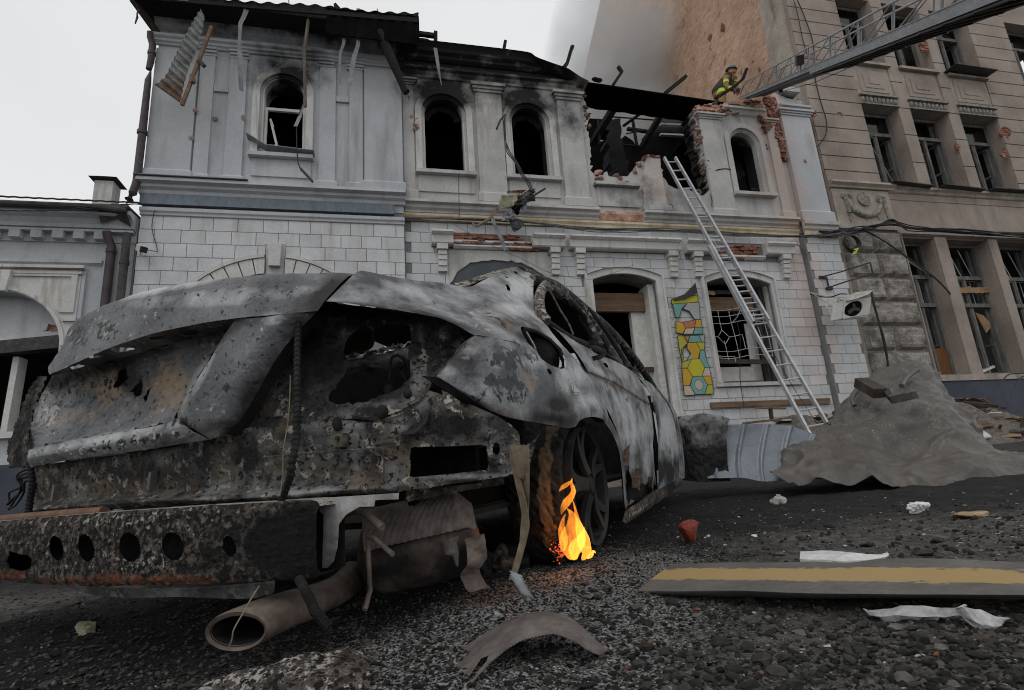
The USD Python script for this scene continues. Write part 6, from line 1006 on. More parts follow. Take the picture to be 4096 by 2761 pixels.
bar_px('seat_belt_wire', c5, [(1470, 385), (1490, 430), (1560, 560), (1610, 640), (1650, 730)], [-0.72, -0.74, -0.77, -0.80, -0.83], [0.006, 0.004], 'burnt_rust')
lq = np.array([car(*c5(*p), y=c) for p, c in [((1750, 785), -0.86), ((1800, 790), -0.90), ((1845, 815), -0.93), ((1858, 845), -0.94), ((1840, 872), -0.93), ((1800, 885), -0.90), ((1775, 880), -0.87)]])
obj(C, 'hanging_trim_loop', MB().ribbon(spline(lq, 50), 0.022, 0.003, wdir=(0, 0.15, 1)).out(), 'burnt_rust', smooth=40, pv={'soot': lambda v: np.full(len(v), 0.6)})
P = dent(loft([np.array([car(*c5(*p), y=-0.87) for p in [(1760, 820), (1800, 860), (1830, 880)]]), np.array([car(*c5(*p), y=-0.88) for p in [(1790, 930), (1815, 950), (1850, 890)]])], 20, 20), 0.02, 30, 4); obj(C, 'melted_handle', MB().shell(P, 0.004).out(), 'burnt_rust', pv={'ash': lambda v: np.full(len(v), 0.7)})
# roof skin with its curled rear edge over the empty rear window
w0 = row(c5, [(1295, 300), (1400, 350), (1560, 412), (1740, 560), (1990, 795)], y=[-0.57, -0.60, -0.62, -0.65, -0.70])
w1 = np.array([[p[0] + 0.05, -0.30, p[2] + 0.015] for p in w0]); w2 = np.array([[p[0] + 0.05, 0.50, p[2] + 0.015] for p in w0]); w3 = np.array([[p[0], 0.78, p[2] - 0.03] for p in w0])
panel(C, 'roof', [w0, w1, w2, w3], 80, 60, mat='burnt_panel', amp=0.01, sc=3, seed=30)
ce0 = row(c5, [(860, 393), (950, 365), (1050, 335), (1150, 305), (1235, 288), (1290, 290)], y=[-0.40, -0.42, -0.45, -0.5, -0.55, -0.57]); ce1 = row(c5, [(900, 412), (960, 400), (1050, 362), (1150, 318), (1240, 298), (1292, 296)], y=[-0.44, -0.46, -0.5, -0.54, -0.57, -0.58])
P = dent(loft([ce0, bulge(ce0, ce1, 0.5, (-0.006, 0, 0.002)), ce1], 120, 16), 0.002, 30, 2, 0.002, 60); obj(C, 'curled_roof_edge', MB().shell(P, 0.004).out(), 'burnt_rust', smooth=True, pv={'ash': lambda v: np.full(len(v), 0.5), 'soot': lambda v: np.full(len(v), 0.3)})
rw = row(c5, [(780, 388), (900, 415), (960, 412), (1050, 372), (1130, 328), (1200, 300), (1285, 296)], y=[-0.55, -0.55, -0.56, -0.56, -0.56, -0.56, -0.57]); rw2 = rw + np.array([0.10, 0.12, -0.03]); obj(C, 'window_ledge', MB().grid(loft([rw, rw2], 60, 8)).out(), 'burnt_dark')
# far side of the body, mirrored: pillars, door skins, wing; the tail floor and bulkhead inside
def far(P): return np.stack([P[..., 0], 0.2 - P[..., 1], P[..., 2]], -1)
for nm, rows_ in (('far_flank', [far(q9[5:]), far(spline(l2, 30)), far(spline(l4, 30))]), ('far_pillar', [far(spline(q3, 40)[22:]), far(spline(q8, 40)[24:])]), ('far_door', [far(d0), far(d4), far(d6)])):
    obj(C, nm, MB().shell(loft(rows_, 60, 30), 0.012).out(), 'burnt_paint', smooth=True, pv={'ash': lambda v: np.full(len(v), 0.35), 'soot': lambda v: np.full(len(v), 0.3)})
obj(C, 'far_roof_rail', MB().tube(far(spline(np.array([car(*c5(*p), y=c) for p, c in [((1385, 362), -0.655), ((1550, 425), -0.665), ((1740, 575), -0.69), ((1990, 810), -0.74), ((2190, 1090), -0.80)]]), 40)), 0.03, 8).out(), 'burnt_panel', smooth=True)
obj(C, 'far_pillar', MB().tube([(0.98, 0.93, 1.28), (1.02, 1.0, 1.0), (1.05, 1.06, 0.78)], 0.04, 8).out(), 'burnt_panel', smooth=True)
obj(C, 'floor', MB().box((-0.62, -0.60, 0.26), (3.2, 0.88, 0.28)).out(), 'burnt_dark')
obj(C, 'front_bulkhead', MB().box((2.3, -0.75, 0.28), (2.34, 0.95, 0.85)).out(), 'burnt_dark')
sq_ = car(1560, 1425, x=0.36)[2]; obj(C, 'seat_back', MB().box((0.34, -0.62, 0.28), (0.40, 0.92, sq_)).out(), 'soot_black'); obj(C, 'boot_liner', MB().box((-0.70, -0.57, 0.285), (0.3, -0.55, 0.60)).out(), 'soot_black')
obj(C, 'boot_liner', MB().box((-0.60, 0.35, 0.28), (-0.56, 0.95, 0.95)).out(), 'burnt_dark')
obj(C, 'lid_inner', MB().shell(loft([spline(rA, 30) + np.array([0.05, 0, 0.02]), spline(rC, 30) + np.array([0.08, 0, 0]), spline(rE, 30) + np.array([0.12, 0, 0])], 30, 12), 0.01).out(), 'burnt_dark')
# dark wheel housing behind the flank edge
wh = [np.array([car(*z7(*p), y=-0.62) for p in [(690, 40), (1080, -20), (1500, 260), (2330, 470), (2900, 480)]]), np.array([car(*z7(*p), y=-0.60) for p in [(700, 400), (1100, 400), (1600, 560), (2300, 760), (2900, 900)]]), np.array([car(*z7(*p), y=-0.58) for p in [(720, 800), (1100, 800), (1600, 800), (2200, 1000), (2900, 1300)]])]
panel(C, 'wheel_housing', wh, 90, 50, mat='burnt_dark', amp=0.02, sc=9, seed=31)
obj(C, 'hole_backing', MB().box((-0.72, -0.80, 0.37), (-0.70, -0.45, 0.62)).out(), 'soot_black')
hq_ = np.array([car(*z7(*p), x=-0.86) for p in [(940, 270), (1050, 330), (1180, 440)]]); obj(C, 'torn_seam', MB().shell(dent(loft([hq_, hq_ + np.array([0.02, 0.02, 0.05])], 30, 8), 0.006, 30, 2), 0.004).out(), 'burnt_rust', pv={'ash': lambda v: np.full(len(v), 0.4)})
fen = [np.array([car(*z7(*p), y=c) for p, c in zip([(1480, 730), (1700, 720), (2000, 760), (2200, 590)], (-0.78, -0.79, -0.80, -0.82))]), np.array([car(*z7(*p), y=c) for p, c in zip([(1510, 1000), (1750, 1000), (2000, 1000), (2120, 800)], (-0.78, -0.79, -0.80, -0.82))]), np.array([car(*z7(*p), y=c) for p, c in zip([(1480, 1170), (1790, 1160), (1990, 1200), (2060, 980)], (-0.77, -0.78, -0.79, -0.81))])]
panel(C, 'bumper_mount', fen, 80, 60, mat='burnt_rust', amp=0.005, sc=14, fine=0.005, fsc=45, holes=[ohole], seed=33, pv={'ash': lambda v: np.full(len(v), 0.5), 'soot': lambda v: blob(v, [(z7, (1480, 760), (150, 60), 0.4)], 0.15)})
# ---- rear wheel: rim with five forked spokes, charred tyre
WC = np.array([0.0, -0.79, 0.30])
_h = car(*z5(855, 800), y=-0.83); WC = np.array([_h[0], -0.72, max(0.25, min(0.32, _h[2]))])
W = thing('burnt_rear_wheel', 'scorched five-spoke wheel under the right rear arch with its tyre burning', 'wheel', M=CM)
def ringp(r_, y, n=72): a = np.linspace(0, 2 * PI, n + 1); return np.stack([WC[0] + r_ * np.cos(a), np.full(n + 1, y), WC[2] + r_ * np.sin(a)], -1)
rimo = obj(W, 'rim', MB().grid(np.stack([ringp(0.205, -0.60), ringp(0.21, -0.70), ringp(0.225, -0.83), ringp(0.238, -0.842), ringp(0.243, -0.835), ringp(0.243, -0.80)])).out(), 'rim_grey', smooth=40)
obj(rimo, 'hub', MB().grid(np.stack([ringp(0.001, -0.845, 24), ringp(0.03, -0.845, 24), ringp(0.045, -0.83, 24), ringp(0.06, -0.80, 24), ringp(0.075, -0.76, 24)])).out(), 'rim_grey', smooth=40)
for k_ in range(5):
    for s_ in (-0.16, 0.16):
        a0 = 2 * PI * k_ / 5 + 0.5; P = []
        for t in np.linspace(0, 1, 14):
            a = a0 + s_ * (0.25 + 1.1 * t ** 1.6); r_ = 0.045 + 0.185 * t; P.append((WC[0] + r_ * math.cos(a), -0.842 + 0.014 * math.sin(PI * t) + 0.006 * t, WC[2] + r_ * math.sin(a)))
        P = np.array(P); tg = np.gradient(P, axis=0); wv = np.cross(tg, (0, 1.0, 0)); wv /= np.linalg.norm(wv, axis=1, keepdims=True); obj(rimo, 'spoke', MB().ribbon(P, np.linspace(0.046, 0.030, 14), 0.022, wv).out(), 'rim_grey', smooth=40)
obj(rimo, 'barrel_back', MB().grid(np.stack([ringp(0.001, -0.66, 30), ringp(0.205, -0.66, 30)])).out(), 'soot_black')
obj(rimo, 'brake_disc', MB().grid(np.stack([ringp(0.07, -0.70, 40), ringp(0.165, -0.70, 40), ringp(0.165, -0.675, 40), ringp(0.07, -0.675, 40)])).out(), 'burnt_rust')
a = np.linspace(0, 2 * PI, 181); prof = [(0.235, -0.59), (0.275, -0.575), (0.308, -0.59), (0.318, -0.64), (0.318, -0.76), (0.305, -0.80), (0.275, -0.815), (0.245, -0.805)]
T = np.stack([np.stack([WC[0] + r_ * np.cos(a), np.full(181, y_), WC[2] + r_ * np.sin(a)], -1) for r_, y_ in prof]); T = loft(list(T), 181, 60); T[..., 2] = np.maximum(T[..., 2], 0.012 + 0 * T[..., 2])
T = dent(T, 0.012, 14, 7, 0.010, 60); T[:, -1] = T[:, 0]
obj(W, 'tyre', MB().grid(T).out(), 'burnt_tyre', smooth=True, pv={'tan': lambda v: np.where((v[:, 1] > -0.80) & (v[:, 1] < -0.70) & (v[:, 0] < 0.05), 0.72 * np.exp(-((v[:, 1] + 0.755 - 0.35 * (0.36 - v[:, 2]) * 0.25) / 0.030) ** 2), 0.0)})
# ---------------------------------------------------------------- roof edge and collapsed roof of the grey house
def w_(*q): return np.array(q, float)
rs = np.linspace(-0.25, 4.52, 190); zt_ = 8.80 + 0.055 * (rs + 0.25) + 0.022 * np.sin(rs * 24) + 0.02 * np.sin(rs * 3)
rp = part('corrugated_roof', MB().shell(np.stack([np.stack([rs, np.full_like(rs, -0.74), zt_ + 0.03], -1), np.stack([rs, np.full_like(rs, -0.70), zt_ + 0.04], -1), np.stack([rs, np.full_like(rs, 5.0), zt_ + 2.2], -1)]), 0.006), 'roof_sheet')
part('soffit', MB().box((-0.22, -0.68, 8.80), (4.5, 0.0, 8.83)), 'charred_wood'); part('eave_board', MB().bar((-0.24, -0.70, 8.785), (4.5, -0.70, 8.985), 0.03, 0.10), 'charred_wood')
part('eave_board', MB().bar((0.15, -0.715, 8.795), (0.62, -0.715, 8.80), 0.02, 0.03), 'raw_wood', label='pale strip of bare wood on the eave')
part('verge_board', MB().bar((-0.24, -0.68, 8.76), (0.06, 0.05, 8.50), 0.05, 0.14), 'wood_end', label='charred rafter end under the left corner of the eave')
part('hanging_shred', MB().tube([(-0.16, -0.6, 8.62), (-0.175, -0.6, 8.52), (-0.165, -0.6, 8.47), (-0.185, -0.6, 8.33)], [0.02, 0.012, 0.018, 0.012], 6), 'roof_sheet')
sh_ = np.array([[(s_, -0.70 + 0.012 * math.sin(s_ * 30), z_) for s_ in np.linspace(2.86, 4.52, 60)] for z_ in (9.03, 8.75, 8.46)]); sh_[0, :, 2] += 0.01 * np.arange(60) / 10
part('hanging_roof_sheet', MB().shell(sh_, 0.006), 'soot_black', label='sooty corrugated sheet hanging over the eave')
for s_, z0, z1 in ((1.33, 8.86, 9.03), (2.24, 8.92, 9.10), (3.78, 9.0, 9.12)): part('wire_stub', MB().tube([(s_, -0.72, z0), (s_ - 0.02, -0.72, z1)], 0.008, 5), 'cable_black')
part('charred_post', MB().bar((3.16, -0.60, 9.02), (3.00, -0.58, 9.24), 0.06, 0.05), 'charred_wood')
def strap(label, pts, wd, mat='zinc_dull', name='hanging_metal_strip', tw=0.0, **kw):
    q = spline(np.array(pts, float), 40); a = np.linspace(0, tw, 40); wv = np.stack([np.cos(a), np.sin(a), 0 * a], -1)
    p = thing(name, label, 'metal strip', M=FM); obj(p, 'strip', MB().ribbon(q, np.interp(np.linspace(0, 1, 40), np.linspace(0, 1, len(np.atleast_1d(wd))), np.atleast_1d(wd)), 0.006, wv).out(), mat, smooth=30, **kw); return p
strap('long twisted zinc strip hanging left of the first arched window', [(1.56, -0.70, 8.93), (1.50, -0.66, 8.70), (1.43, -0.62, 8.50), (1.43, -0.60, 8.2), (1.46, -0.60, 7.8), (1.50, -0.58, 7.22)], [0.09, 0.07, 0.05, 0.08, 0.085, 0.09], tw=0.9)
strap('thin bent zinc strip hanging from the charred roof post', [(3.16, -0.66, 8.95), (3.17, -0.64, 8.42), (3.10, -0.60, 8.10), (3.11, -0.60, 7.52)], [0.055, 0.055, 0.045, 0.05], tw=0.7)
strap('bent pale zinc strip with a kink at its middle', [(3.42, -0.68, 9.12), (3.42, -0.64, 8.44), (3.34, -0.60, 8.08), (3.27, -0.60, 7.52)], [0.06, 0.06, 0.08, 0.085], tw=0.5)
strap('small twisted zinc strip hanging on the sooty cornice', [(4.83, -0.5, 8.60), (4.86, -0.48, 8.36), (4.89, -0.46, 8.10), (4.93, -0.46, 7.80)], [0.07, 0.075, 0.07, 0.03], tw=1.2)
p = thing('hanging_batten', 'thin brown wooden batten hanging across the first arched window', 'batten', M=FM)
obj(p, 'batten', MB().bar((2.55, -0.62, 8.80), (2.50, -0.60, 8.20), 0.045, 0.035).bar((2.485, -0.60, 8.25), (2.53, -0.55, 7.02), 0.05, 0.03).out(), 'weathered_wood')
obj(p, 'dangling_wire', MB().tube([(2.49, -0.5, 7.15), (2.42, -0.5, 6.9), (2.38, -0.45, 6.66), (2.39, -0.42, 6.3), (2.42, -0.42, 6.0), (2.47, -0.40, 5.86)], 0.010, 5).out(), 'cable_black')
obj(p, 'wire_end', MB().bar((2.46, -0.42, 5.90), (2.66, -0.42, 5.66), 0.06, 0.03).out(), 'boom_dark'); obj(p, 'wire_strip', MB().ribbon(spline([(2.50, -0.5, 7.12), (2.44, -0.5, 6.88), (2.37, -0.5, 6.66)], 12), [0.04] * 6 + [0.06] * 6, 0.005).out(), 'zinc_dull')
p = thing('hanging_corrugated_sheet', 'torn narrow corrugated roof sheet hanging on a brown lath from the eave', 'roof sheet', M=FM)
t_ = np.linspace(0, 1, 100)
Lq = spline([(0.80, -0.66, 8.72), (0.62, -0.66, 8.20), (0.46, -0.66, 7.65), (0.36, -0.66, 7.30), (0.22, -0.66, 7.12)], 100); Rq = spline([(0.86, -0.62, 8.60), (0.80, -0.60, 8.05), (0.68, -0.60, 7.55), (0.62, -0.60, 7.15), (0.60, -0.60, 6.86)], 100)
G_ = Lq[None] + (Rq - Lq)[None] * np.linspace(0, 1, 8)[:, None, None]; G_[..., 1] += 0.018 * np.sin(t_ * 88); G_[..., 2] += 0.010 * np.sin(t_ * 88 + 1)
obj(p, 'sheet', MB().shell(G_, 0.004).out(), 'painted_roof_sheet', smooth=30, pv={'rust': lambda v: np.clip(0.55 * sstep(7.5, 7.0, v[:, 2]) + 0.22, 0, 1)})
obj(p, 'lath', MB().bar((0.97, -0.58, 8.45), (0.62, -0.58, 6.84), 0.05, 0.05).out(), 'raw_wood'); obj(p, 'lath_block', MB().bar((0.82, -0.6, 7.72), (0.92, -0.62, 7.60), 0.05, 0.06).out(), 'wood_end'); obj(p, 'lath_block', MB().bar((0.74, -0.6, 7.42), (0.77, -0.62, 7.26), 0.07, 0.06).out(), 'raw_wood')
p = thing('hanging_burnt_beam', 'long charred roll of roofing felt hanging from the torn roof edge', 'beam', M=FM)
q = np.array([(3.62, -0.66, 8.86), (3.80, -0.62, 8.66), (3.98, -0.60, 8.22), (4.12, -0.58, 7.85), (4.22, -0.56, 7.58), (4.27, -0.56, 7.50)]); obj(p, 'roll', MB().tube(dent(np.stack([spline(q, 50), spline(q, 50)]), 0.02, 9, 2)[0], np.interp(np.arange(50), [0, 6, 8, 30, 44, 49], [0.03, 0.03, 0.10, 0.085, 0.06, 0.07]), 9).out(), 'charred_wood', smooth=40)
obj(p, 'wire', MB().tube([(4.26, -0.56, 7.52), (4.30, -0.56, 7.40), (4.31, -0.56, 7.33)], 0.007, 5).out(), 'cable_black'); obj(p, 'bare_lath', MB().bar((3.52, -0.66, 9.0), (3.80, -0.63, 8.66), 0.04, 0.04).out(), 'rust_sheet')
# timbers left standing above the broken roof
def timber(label, pts, wd=0.06, name='charred_timber'):
    p = thing(name, label, 'timber', M=FM)
    for k_, (a, b) in enumerate(zip(pts[:-1], pts[1:])): obj(p, 'timber', MB().bar(a, np.asarray(b) + (np.asarray(b) - np.asarray(a)) * 0.03, wd, wd * 0.8).out(), 'charred_wood')
    return p
cc2 = lambda x, y, d: fac(1300 + x * .60189, y * .60189, d)
cc3 = lambda x, y, d: fac(2696 + x * .60189, y * .60189, d)
timber('charred timber frame jutting right of the torn roof sheet', [cc2(622, 225, 0.3), cc2(735, 240, 0.3), cc2(735, 305, 0.3), cc2(735, 218, 0.3)], 0.09)
timber('thin curved charred lath beside the roof frame', [cc2(622, 262, 0.3), cc2(680, 268, 0.3), cc2(715, 298, 0.3)], 0.05)
timber('short charred stub in the middle of the sooty cornice', [cc2(1182, 365, 0.3), cc2(1198, 278, 0.3)], 0.08)
timber('leaning charred rafter stub beside the exposed brick', [cc2(1570, 472, 0.3), cc2(1610, 420, 0.3), cc2(1640, 315, 0.3), cc2(1652, 318, 0.3)], 0.085)
timber('bent charred bar curling up before the smoking wall', [cc2(1915, 565, 0.6), cc2(1972, 480, 0.6), cc2(1948, 445, 0.6)], 0.075)
timber('straight charred rafter sticking up over the black roof sheet', [cc2(2255, 625, 0.7), cc3(75, 512, 0.7)], 0.09)
rb_ = thing('collapsed_roof_sheet', 'long black charred roof sheet lying across the broken gap', 'roof sheet', M=FM)
RS = np.stack([np.stack([np.linspace(7.85, 11.4, 40), np.full(40, d_), np.linspace(8.62, 8.44, 40) + 0.012 * np.sin(np.arange(40) * 1.3) * (d_ > 0.1)], -1) for d_ in (0.02, 0.4, 0.78)]); obj(rb_, 'sheet', MB().shell(RS, 0.03).out(), 'soot_black')
for k_, (x, y) in enumerate(((1795, 525), (1820, 530), (1690, 535))): t = rock(k_ + 9, (0.16, 0.12, 0.10)); t.apply_translation(cc2(x, y + 4, 0.05)); obj(rb_, 'charred_lump', t, 'charred_wood')
# inside the gap: burnt walls, hanging steel and rafters
def gpd(d, *P): return [fsz(2300 + x * 0.38693, 400 + y * 0.38693, d) for x, y in P]
part('inner_wall', MB().prism(sg.Polygon(gpd(2.6, (150, 190), (290, 200), (250, 430), (330, 420), (345, 760), (150, 760), (100, 500))), 2.6, 2.75), 'soot_black')
part('inner_wall', MB().prism(rough_poly(gpd(1.6, (350, 190), (480, 190), (475, 260), (490, 420), (520, 600), (560, 640), (560, 800), (380, 800), (350, 600)), 0.03, 0.1, 3), 1.6, 2.0), 'charred_wood', label='standing stump of a burnt inner brick wall')
part('inner_wall', MB().prism(rough_poly(gpd(3.4, (480, 400), (520, 370), (640, 480), (690, 480), (860, 200), (930, 190), (1200, 200), (1300, 180), (1330, 900), (480, 900)), 0.04, 0.15, 5), 3.4, 3.6), 'soot_black')
for z_ in (0.0, 0.26): 
    a, b = gpd(3.3, (880, 255 + 105 * (z_ > 0)), (1200, 270 + 105 * (z_ > 0))); part('ash_ledge', MB().bar((a[0], 3.3, a[1]), (b[0], 3.3, b[1]), 0.10, 0.05), 'gravel_pale')
def g3d(x, y, d): q = fsz(2300 + x * 0.38693, 400 + y * 0.38693, d); return (q[0], d, q[1])
for k_, (a, b, wd) in enumerate((((405, 80, 0.9), (170, 460, 1.7), 0.16), ((910, 115, 0.9), (690, 490, 1.7), 0.13), ((720, 110, 0.9), (500, 270, 1.7), 0.06), ((380, 175, 1.5), (850, 210, 1.5), 0.03), ((595, 200, 1.5), (640, 480, 1.5), 0.07), ((500, 465, 1.5), (690, 485, 1.5), 0.05), ((540, 300, 2.2), (760, 330, 2.2), 0.09), ((530, 350, 2.0), (740, 310, 2.0), 0.03), ((240, 200, 1.4), (255, 460, 1.4), 0.05))):
    part('charred_rafter', MB().bar(g3d(*a), g3d(*b), wd, wd * 0.7), 'charred_wood')
part('upper_room', MB().box((7.90, 0.5, 4.95), (7.97, 4.6, 8.5)), 'soot_black'); part('upper_room', MB().box((10.75, 1.3, 4.95), (12.95, 1.4, 8.0)), 'soot_black'); part('upper_room', MB().box((10.7, 0.5, 7.95), (12.95, 1.4, 8.05)), 'soot_black')
part('window_reveal', MB().prism(rough_poly([(11.72, 6.2), (12.02, 6.2), (12.02, 7.2), (11.88, 7.5), (11.74, 7.2), (11.70, 6.8)], 0.02, 0.08, 3), 0.62, 0.7), 'mortar_rubble', label='ragged brick reveal inside the small right window')
# rubble bricks along the broken edges, each laid loose
def loose(pts, d, n, size, mats, seed, name='loose_brick', dj=0.15, zj=0.05):
    rr = np.random.default_rng(seed); P = spline([(p[0], 0, p[1]) for p in pts], 200)
    for k_ in range(n):
        p = P[rr.integers(200)]; t = rock(seed * 100 + k_, np.array(size) * rr.uniform(0.6, 1.3, 3), 1, 0.35); t.apply_transform(trimesh.transformations.rotation_matrix(rr.normal(0, 0.35), (rr.normal(), rr.normal(), 1)))
        t.apply_translation((p[0] + rr.normal(0, 0.03), d + rr.uniform(-0.02, dj), p[2] + rr.uniform(-zj, zj))); part(name, MB().tm(t), mats[rr.integers(len(mats))])
loose(gp((215, 850), (250, 790), (330, 770), (390, 820), (520, 830), (600, 800), (680, 720), (700, 640)), 0.02, 60, (0.19, 0.20, 0.10), ('dusty_brick', 'mortar_rubble', 'red_brick'), 1, dj=0.4, zj=0.10)
loose(gp((700, 600), (780, 590), (860, 600)), -0.04, 14, (0.14, 0.18, 0.06), ('dusty_brick', 'red_brick'), 2)
loose(gp((940, 880), (1010, 910), (1130, 930), (1220, 930), (1290, 960)), 0.05, 30, (0.16, 0.2, 0.09), ('dusty_brick', 'mortar_rubble'), 3, dj=0.35)
loose(gp((1410, 900), (1405, 790), (1370, 700), (1340, 560), (1300, 430), (1270, 300), (1250, 200)), 0.02, 90, (0.13, 0.22, 0.075), ('dusty_brick', 'mortar_rubble', 'mortar_rubble'), 4, dj=0.42)
loose(gp((1240, 150), (1350, 150), (1500, 160), (1600, 150), (1700, 110)), -0.05, 60, (0.19, 0.2, 0.07), ('dusty_brick', 'dusty_brick', 'red_brick'), 5, dj=0.45, zj=0.07)
loose([(11.0, 8.30), (11.5, 8.36), (12.0, 8.42), (12.4, 8.50)], 0.0, 60, (0.20, 0.2, 0.08), ('dusty_brick', 'red_brick', 'mortar_rubble'), 6, dj=0.45, zj=0.08)
loose([(12.42, 8.66), (12.56, 8.5), (12.6, 8.2), (12.58, 7.9), (12.62, 7.5), (12.6, 7.1)], -0.035, 110, (0.17, 0.09, 0.07), ('red_brick', 'dusty_brick', 'dusty_brick'), 7, dj=0.05, zj=0.06)
loose([(12.02, 7.6), (12.1, 7.45), (12.16, 7.3)], -0.02, 10, (0.10, 0.05, 0.08), ('red_brick', 'dusty_brick'), 8, dj=0.02)
loose([(12.2, 8.1), (12.3, 7.95), (12.4, 7.9)], -0.05, 14, (0.12, 0.08, 0.08), ('red_brick', 'dusty_brick'), 9, dj=0.02)
loose([(7.60, 8.62), (7.80, 8.46), (7.92, 8.30)], -0.10, 34, (0.18, 0.14, 0.065), ('red_brick', 'red_brick', 'dusty_brick'), 10, dj=0.3, zj=0.06)
loose([(7.96, 8.35), (7.97, 8.0), (7.96, 7.75), (7.98, 7.5)], -0.02, 40, (0.13, 0.16, 0.065), ('dusty_brick', 'mortar_rubble'), 11, dj=0.35)
loose([(4.44, 7.4), (4.47, 7.25), (4.46, 7.1)], -0.05, 10, (0.07, 0.05, 0.07), ('dusty_brick', 'red_brick'), 12, dj=0.02, zj=0.03)
for k_, q in enumerate(((0.69, 7.05), (0.66, 6.5), (1.0, 6.95), (1.46, 6.98), (13.02, 7.0), (9.62, 5.8))): t = rock(k_ + 60, (0.09, 0.05, 0.12) if k_ < 5 else (0.14, 0.05, 0.08), 1, 0.5); t.apply_translation((q[0], (-0.18, -0.18, -0.15, -0.17, -0.12, 0.0)[k_], q[1])); part('shell_scar', MB().tm(t), 'red_brick' if k_ == 4 else 'mortar_rubble')
p = part('coping_stone', MB().box((12.86, -0.16, 8.80), (13.28, 0.3, 8.92)), 'plaster_pale')
timber('rusty rafter end behind the top corner of the grey house', [cc3(835, 622, 0.6), cc3(925, 575, 0.6)], 0.08)
# cracks gaping in the leaning pier
for k_, P in enumerate((((1505, 375), (1520, 470), (1540, 580), (1575, 690), (1590, 735)), ((1590, 735), (1540, 728), (1500, 730), (1440, 745)), ((1600, 760), (1620, 860), (1635, 950)), ((1385, 990), (1400, 1060), (1395, 1115)))): part('crack', MB().tube([(q[0], -0.062 if k_ in (1, 3) else -0.004, q[1]) for q in gp(*P)], [0.007, 0.014, 0.012][k_ % 3], 4), 'soot_black')
# ---------------------------------------------------------------- aluminium extension ladder against the gap
LD = thing('extension_ladder', 'long two-section aluminium ladder leaning on the broken upper wall', 'ladder')
bL, bR_ = f2w(fac(3240, 1742, -1.75)), f2w(fac(3330, 1735, -1.75)); tL, tR = f2w(fac(2648, 640, 0.12)), f2w(fac(2702, 652, 0.12))
ax = unit(tL - bL); wd_ = unit((bR_ - bL) - ax * ((bR_ - bL) @ ax)); nn_ = np.cross(wd_, ax)
if nn_ @ (CAM - bL) < 0: nn_ = -nn_
Lr = np.linalg.norm(tL - bL); Wb = np.linalg.norm(bR_ - bL); Wt = np.linalg.norm(tR - tL)
def lad(t, u, o=0.0): W_ = Wb + (Wt - Wb) * t; return bL + (tL - bL) * t + wd_ * (W_ * u) + nn_ * o
for nm, t0_, t1_, o, ins in (('base_section', 0.0, 0.62, 0.0, 0.0), ('fly_section', 0.335, 1.0, 0.055, 0.07)):
    for u in (ins, 1 - ins):
        obj(LD, 'stile', MB().bar(lad(t0_, u, o), lad(t1_, u, o), 0.034, 0.064, up=nn_).out(), 'aluminium')
        obj(LD, 'stile_lip', MB().bar(lad(t0_, u, o + 0.030), lad(t1_, u, o + 0.030), 0.044, 0.006, up=nn_).out(), 'aluminium')
    n = int((t1_ - t0_) * Lr / 0.265)
    for k_ in range(n):
        t = t0_ + (k_ + 0.5) * (t1_ - t0_) / n; obj(LD, 'rung', MB().tube([lad(t, ins, o), lad(t, 1 - ins, o)], 0.015, 8).out(), 'aluminium', smooth=40)
for u in (0.0, 1.0): obj(LD, 'foot', MB().bar(lad(0.0, u), lad(-0.012, u), 0.05, 0.08, up=nn_).out(), 'cable_black')
obj(LD, 'latch', MB().bar(lad(0.345, 0.2, 0.03), lad(0.345, 0.8, 0.03), 0.03, 0.05, up=nn_).bar(lad(0.36, 0.25, 0.05), lad(0.355, 0.5, 0.06), 0.03, 0.03, up=nn_).out(), 'boom_steel'); obj(LD, 'latch', MB().bar(lad(0.61, 0.2, 0.03), lad(0.61, 0.8, 0.03), 0.03, 0.05, up=nn_).bar(lad(0.63, 0.35, 0.04), lad(0.60, 0.4, 0.05), 0.02, 0.03, up=nn_).out(), 'boom_steel')
obj(LD, 'rope', MB().tube(spline([lad(0.62, 0.5, 0.03), lad(0.5, 0.42, -0.05), lad(0.3, 0.55, -0.08), lad(0.12, 0.5, -0.03), lad(0.02, 0.6, 0.0)], 40), 0.006, 5).out(), 'cable_black')
# ---------------------------------------------------------------- turntable ladder boom reaching in from the right
BM = thing('aerial_ladder_boom', 'grey truss ladder boom of a fire engine reaching over the roofs from the right', 'ladder')
T_, E_ = at_depth(2962, 394, 13.4), at_depth(3935, -14, 4.35); axb = unit(E_ - T_); LB_ = np.linalg.norm(E_ - T_) + 2.2
sb_ = unit(np.cross(axb, [0, 0, 1.0])); 
if sb_ @ unit([1, 0, 0]) < 0: sb_ = -sb_
ub_ = np.cross(sb_, axb); ub_ = ub_ if ub_[2] > 0 else -ub_
def bp(l, u, h): return T_ + axb * l + sb_ * u + ub_ * h
W1, H1, l1_ = 0.36, 0.30, 5.6
def chord(l0_, le, u, h, w, t, mat, nm='chord'): obj(BM, nm, MB().bar(bp(l0_, u, h), bp(le, u, h), w, t, up=ub_).out(), mat)
for u in (0.0, W1): chord(0, LB_, u, 0.0, 0.035, 0.055, 'boom_steel'); chord(0.0, LB_, u, 0.034, 0.05, 0.010, 'boom_steel', 'chord_flange')
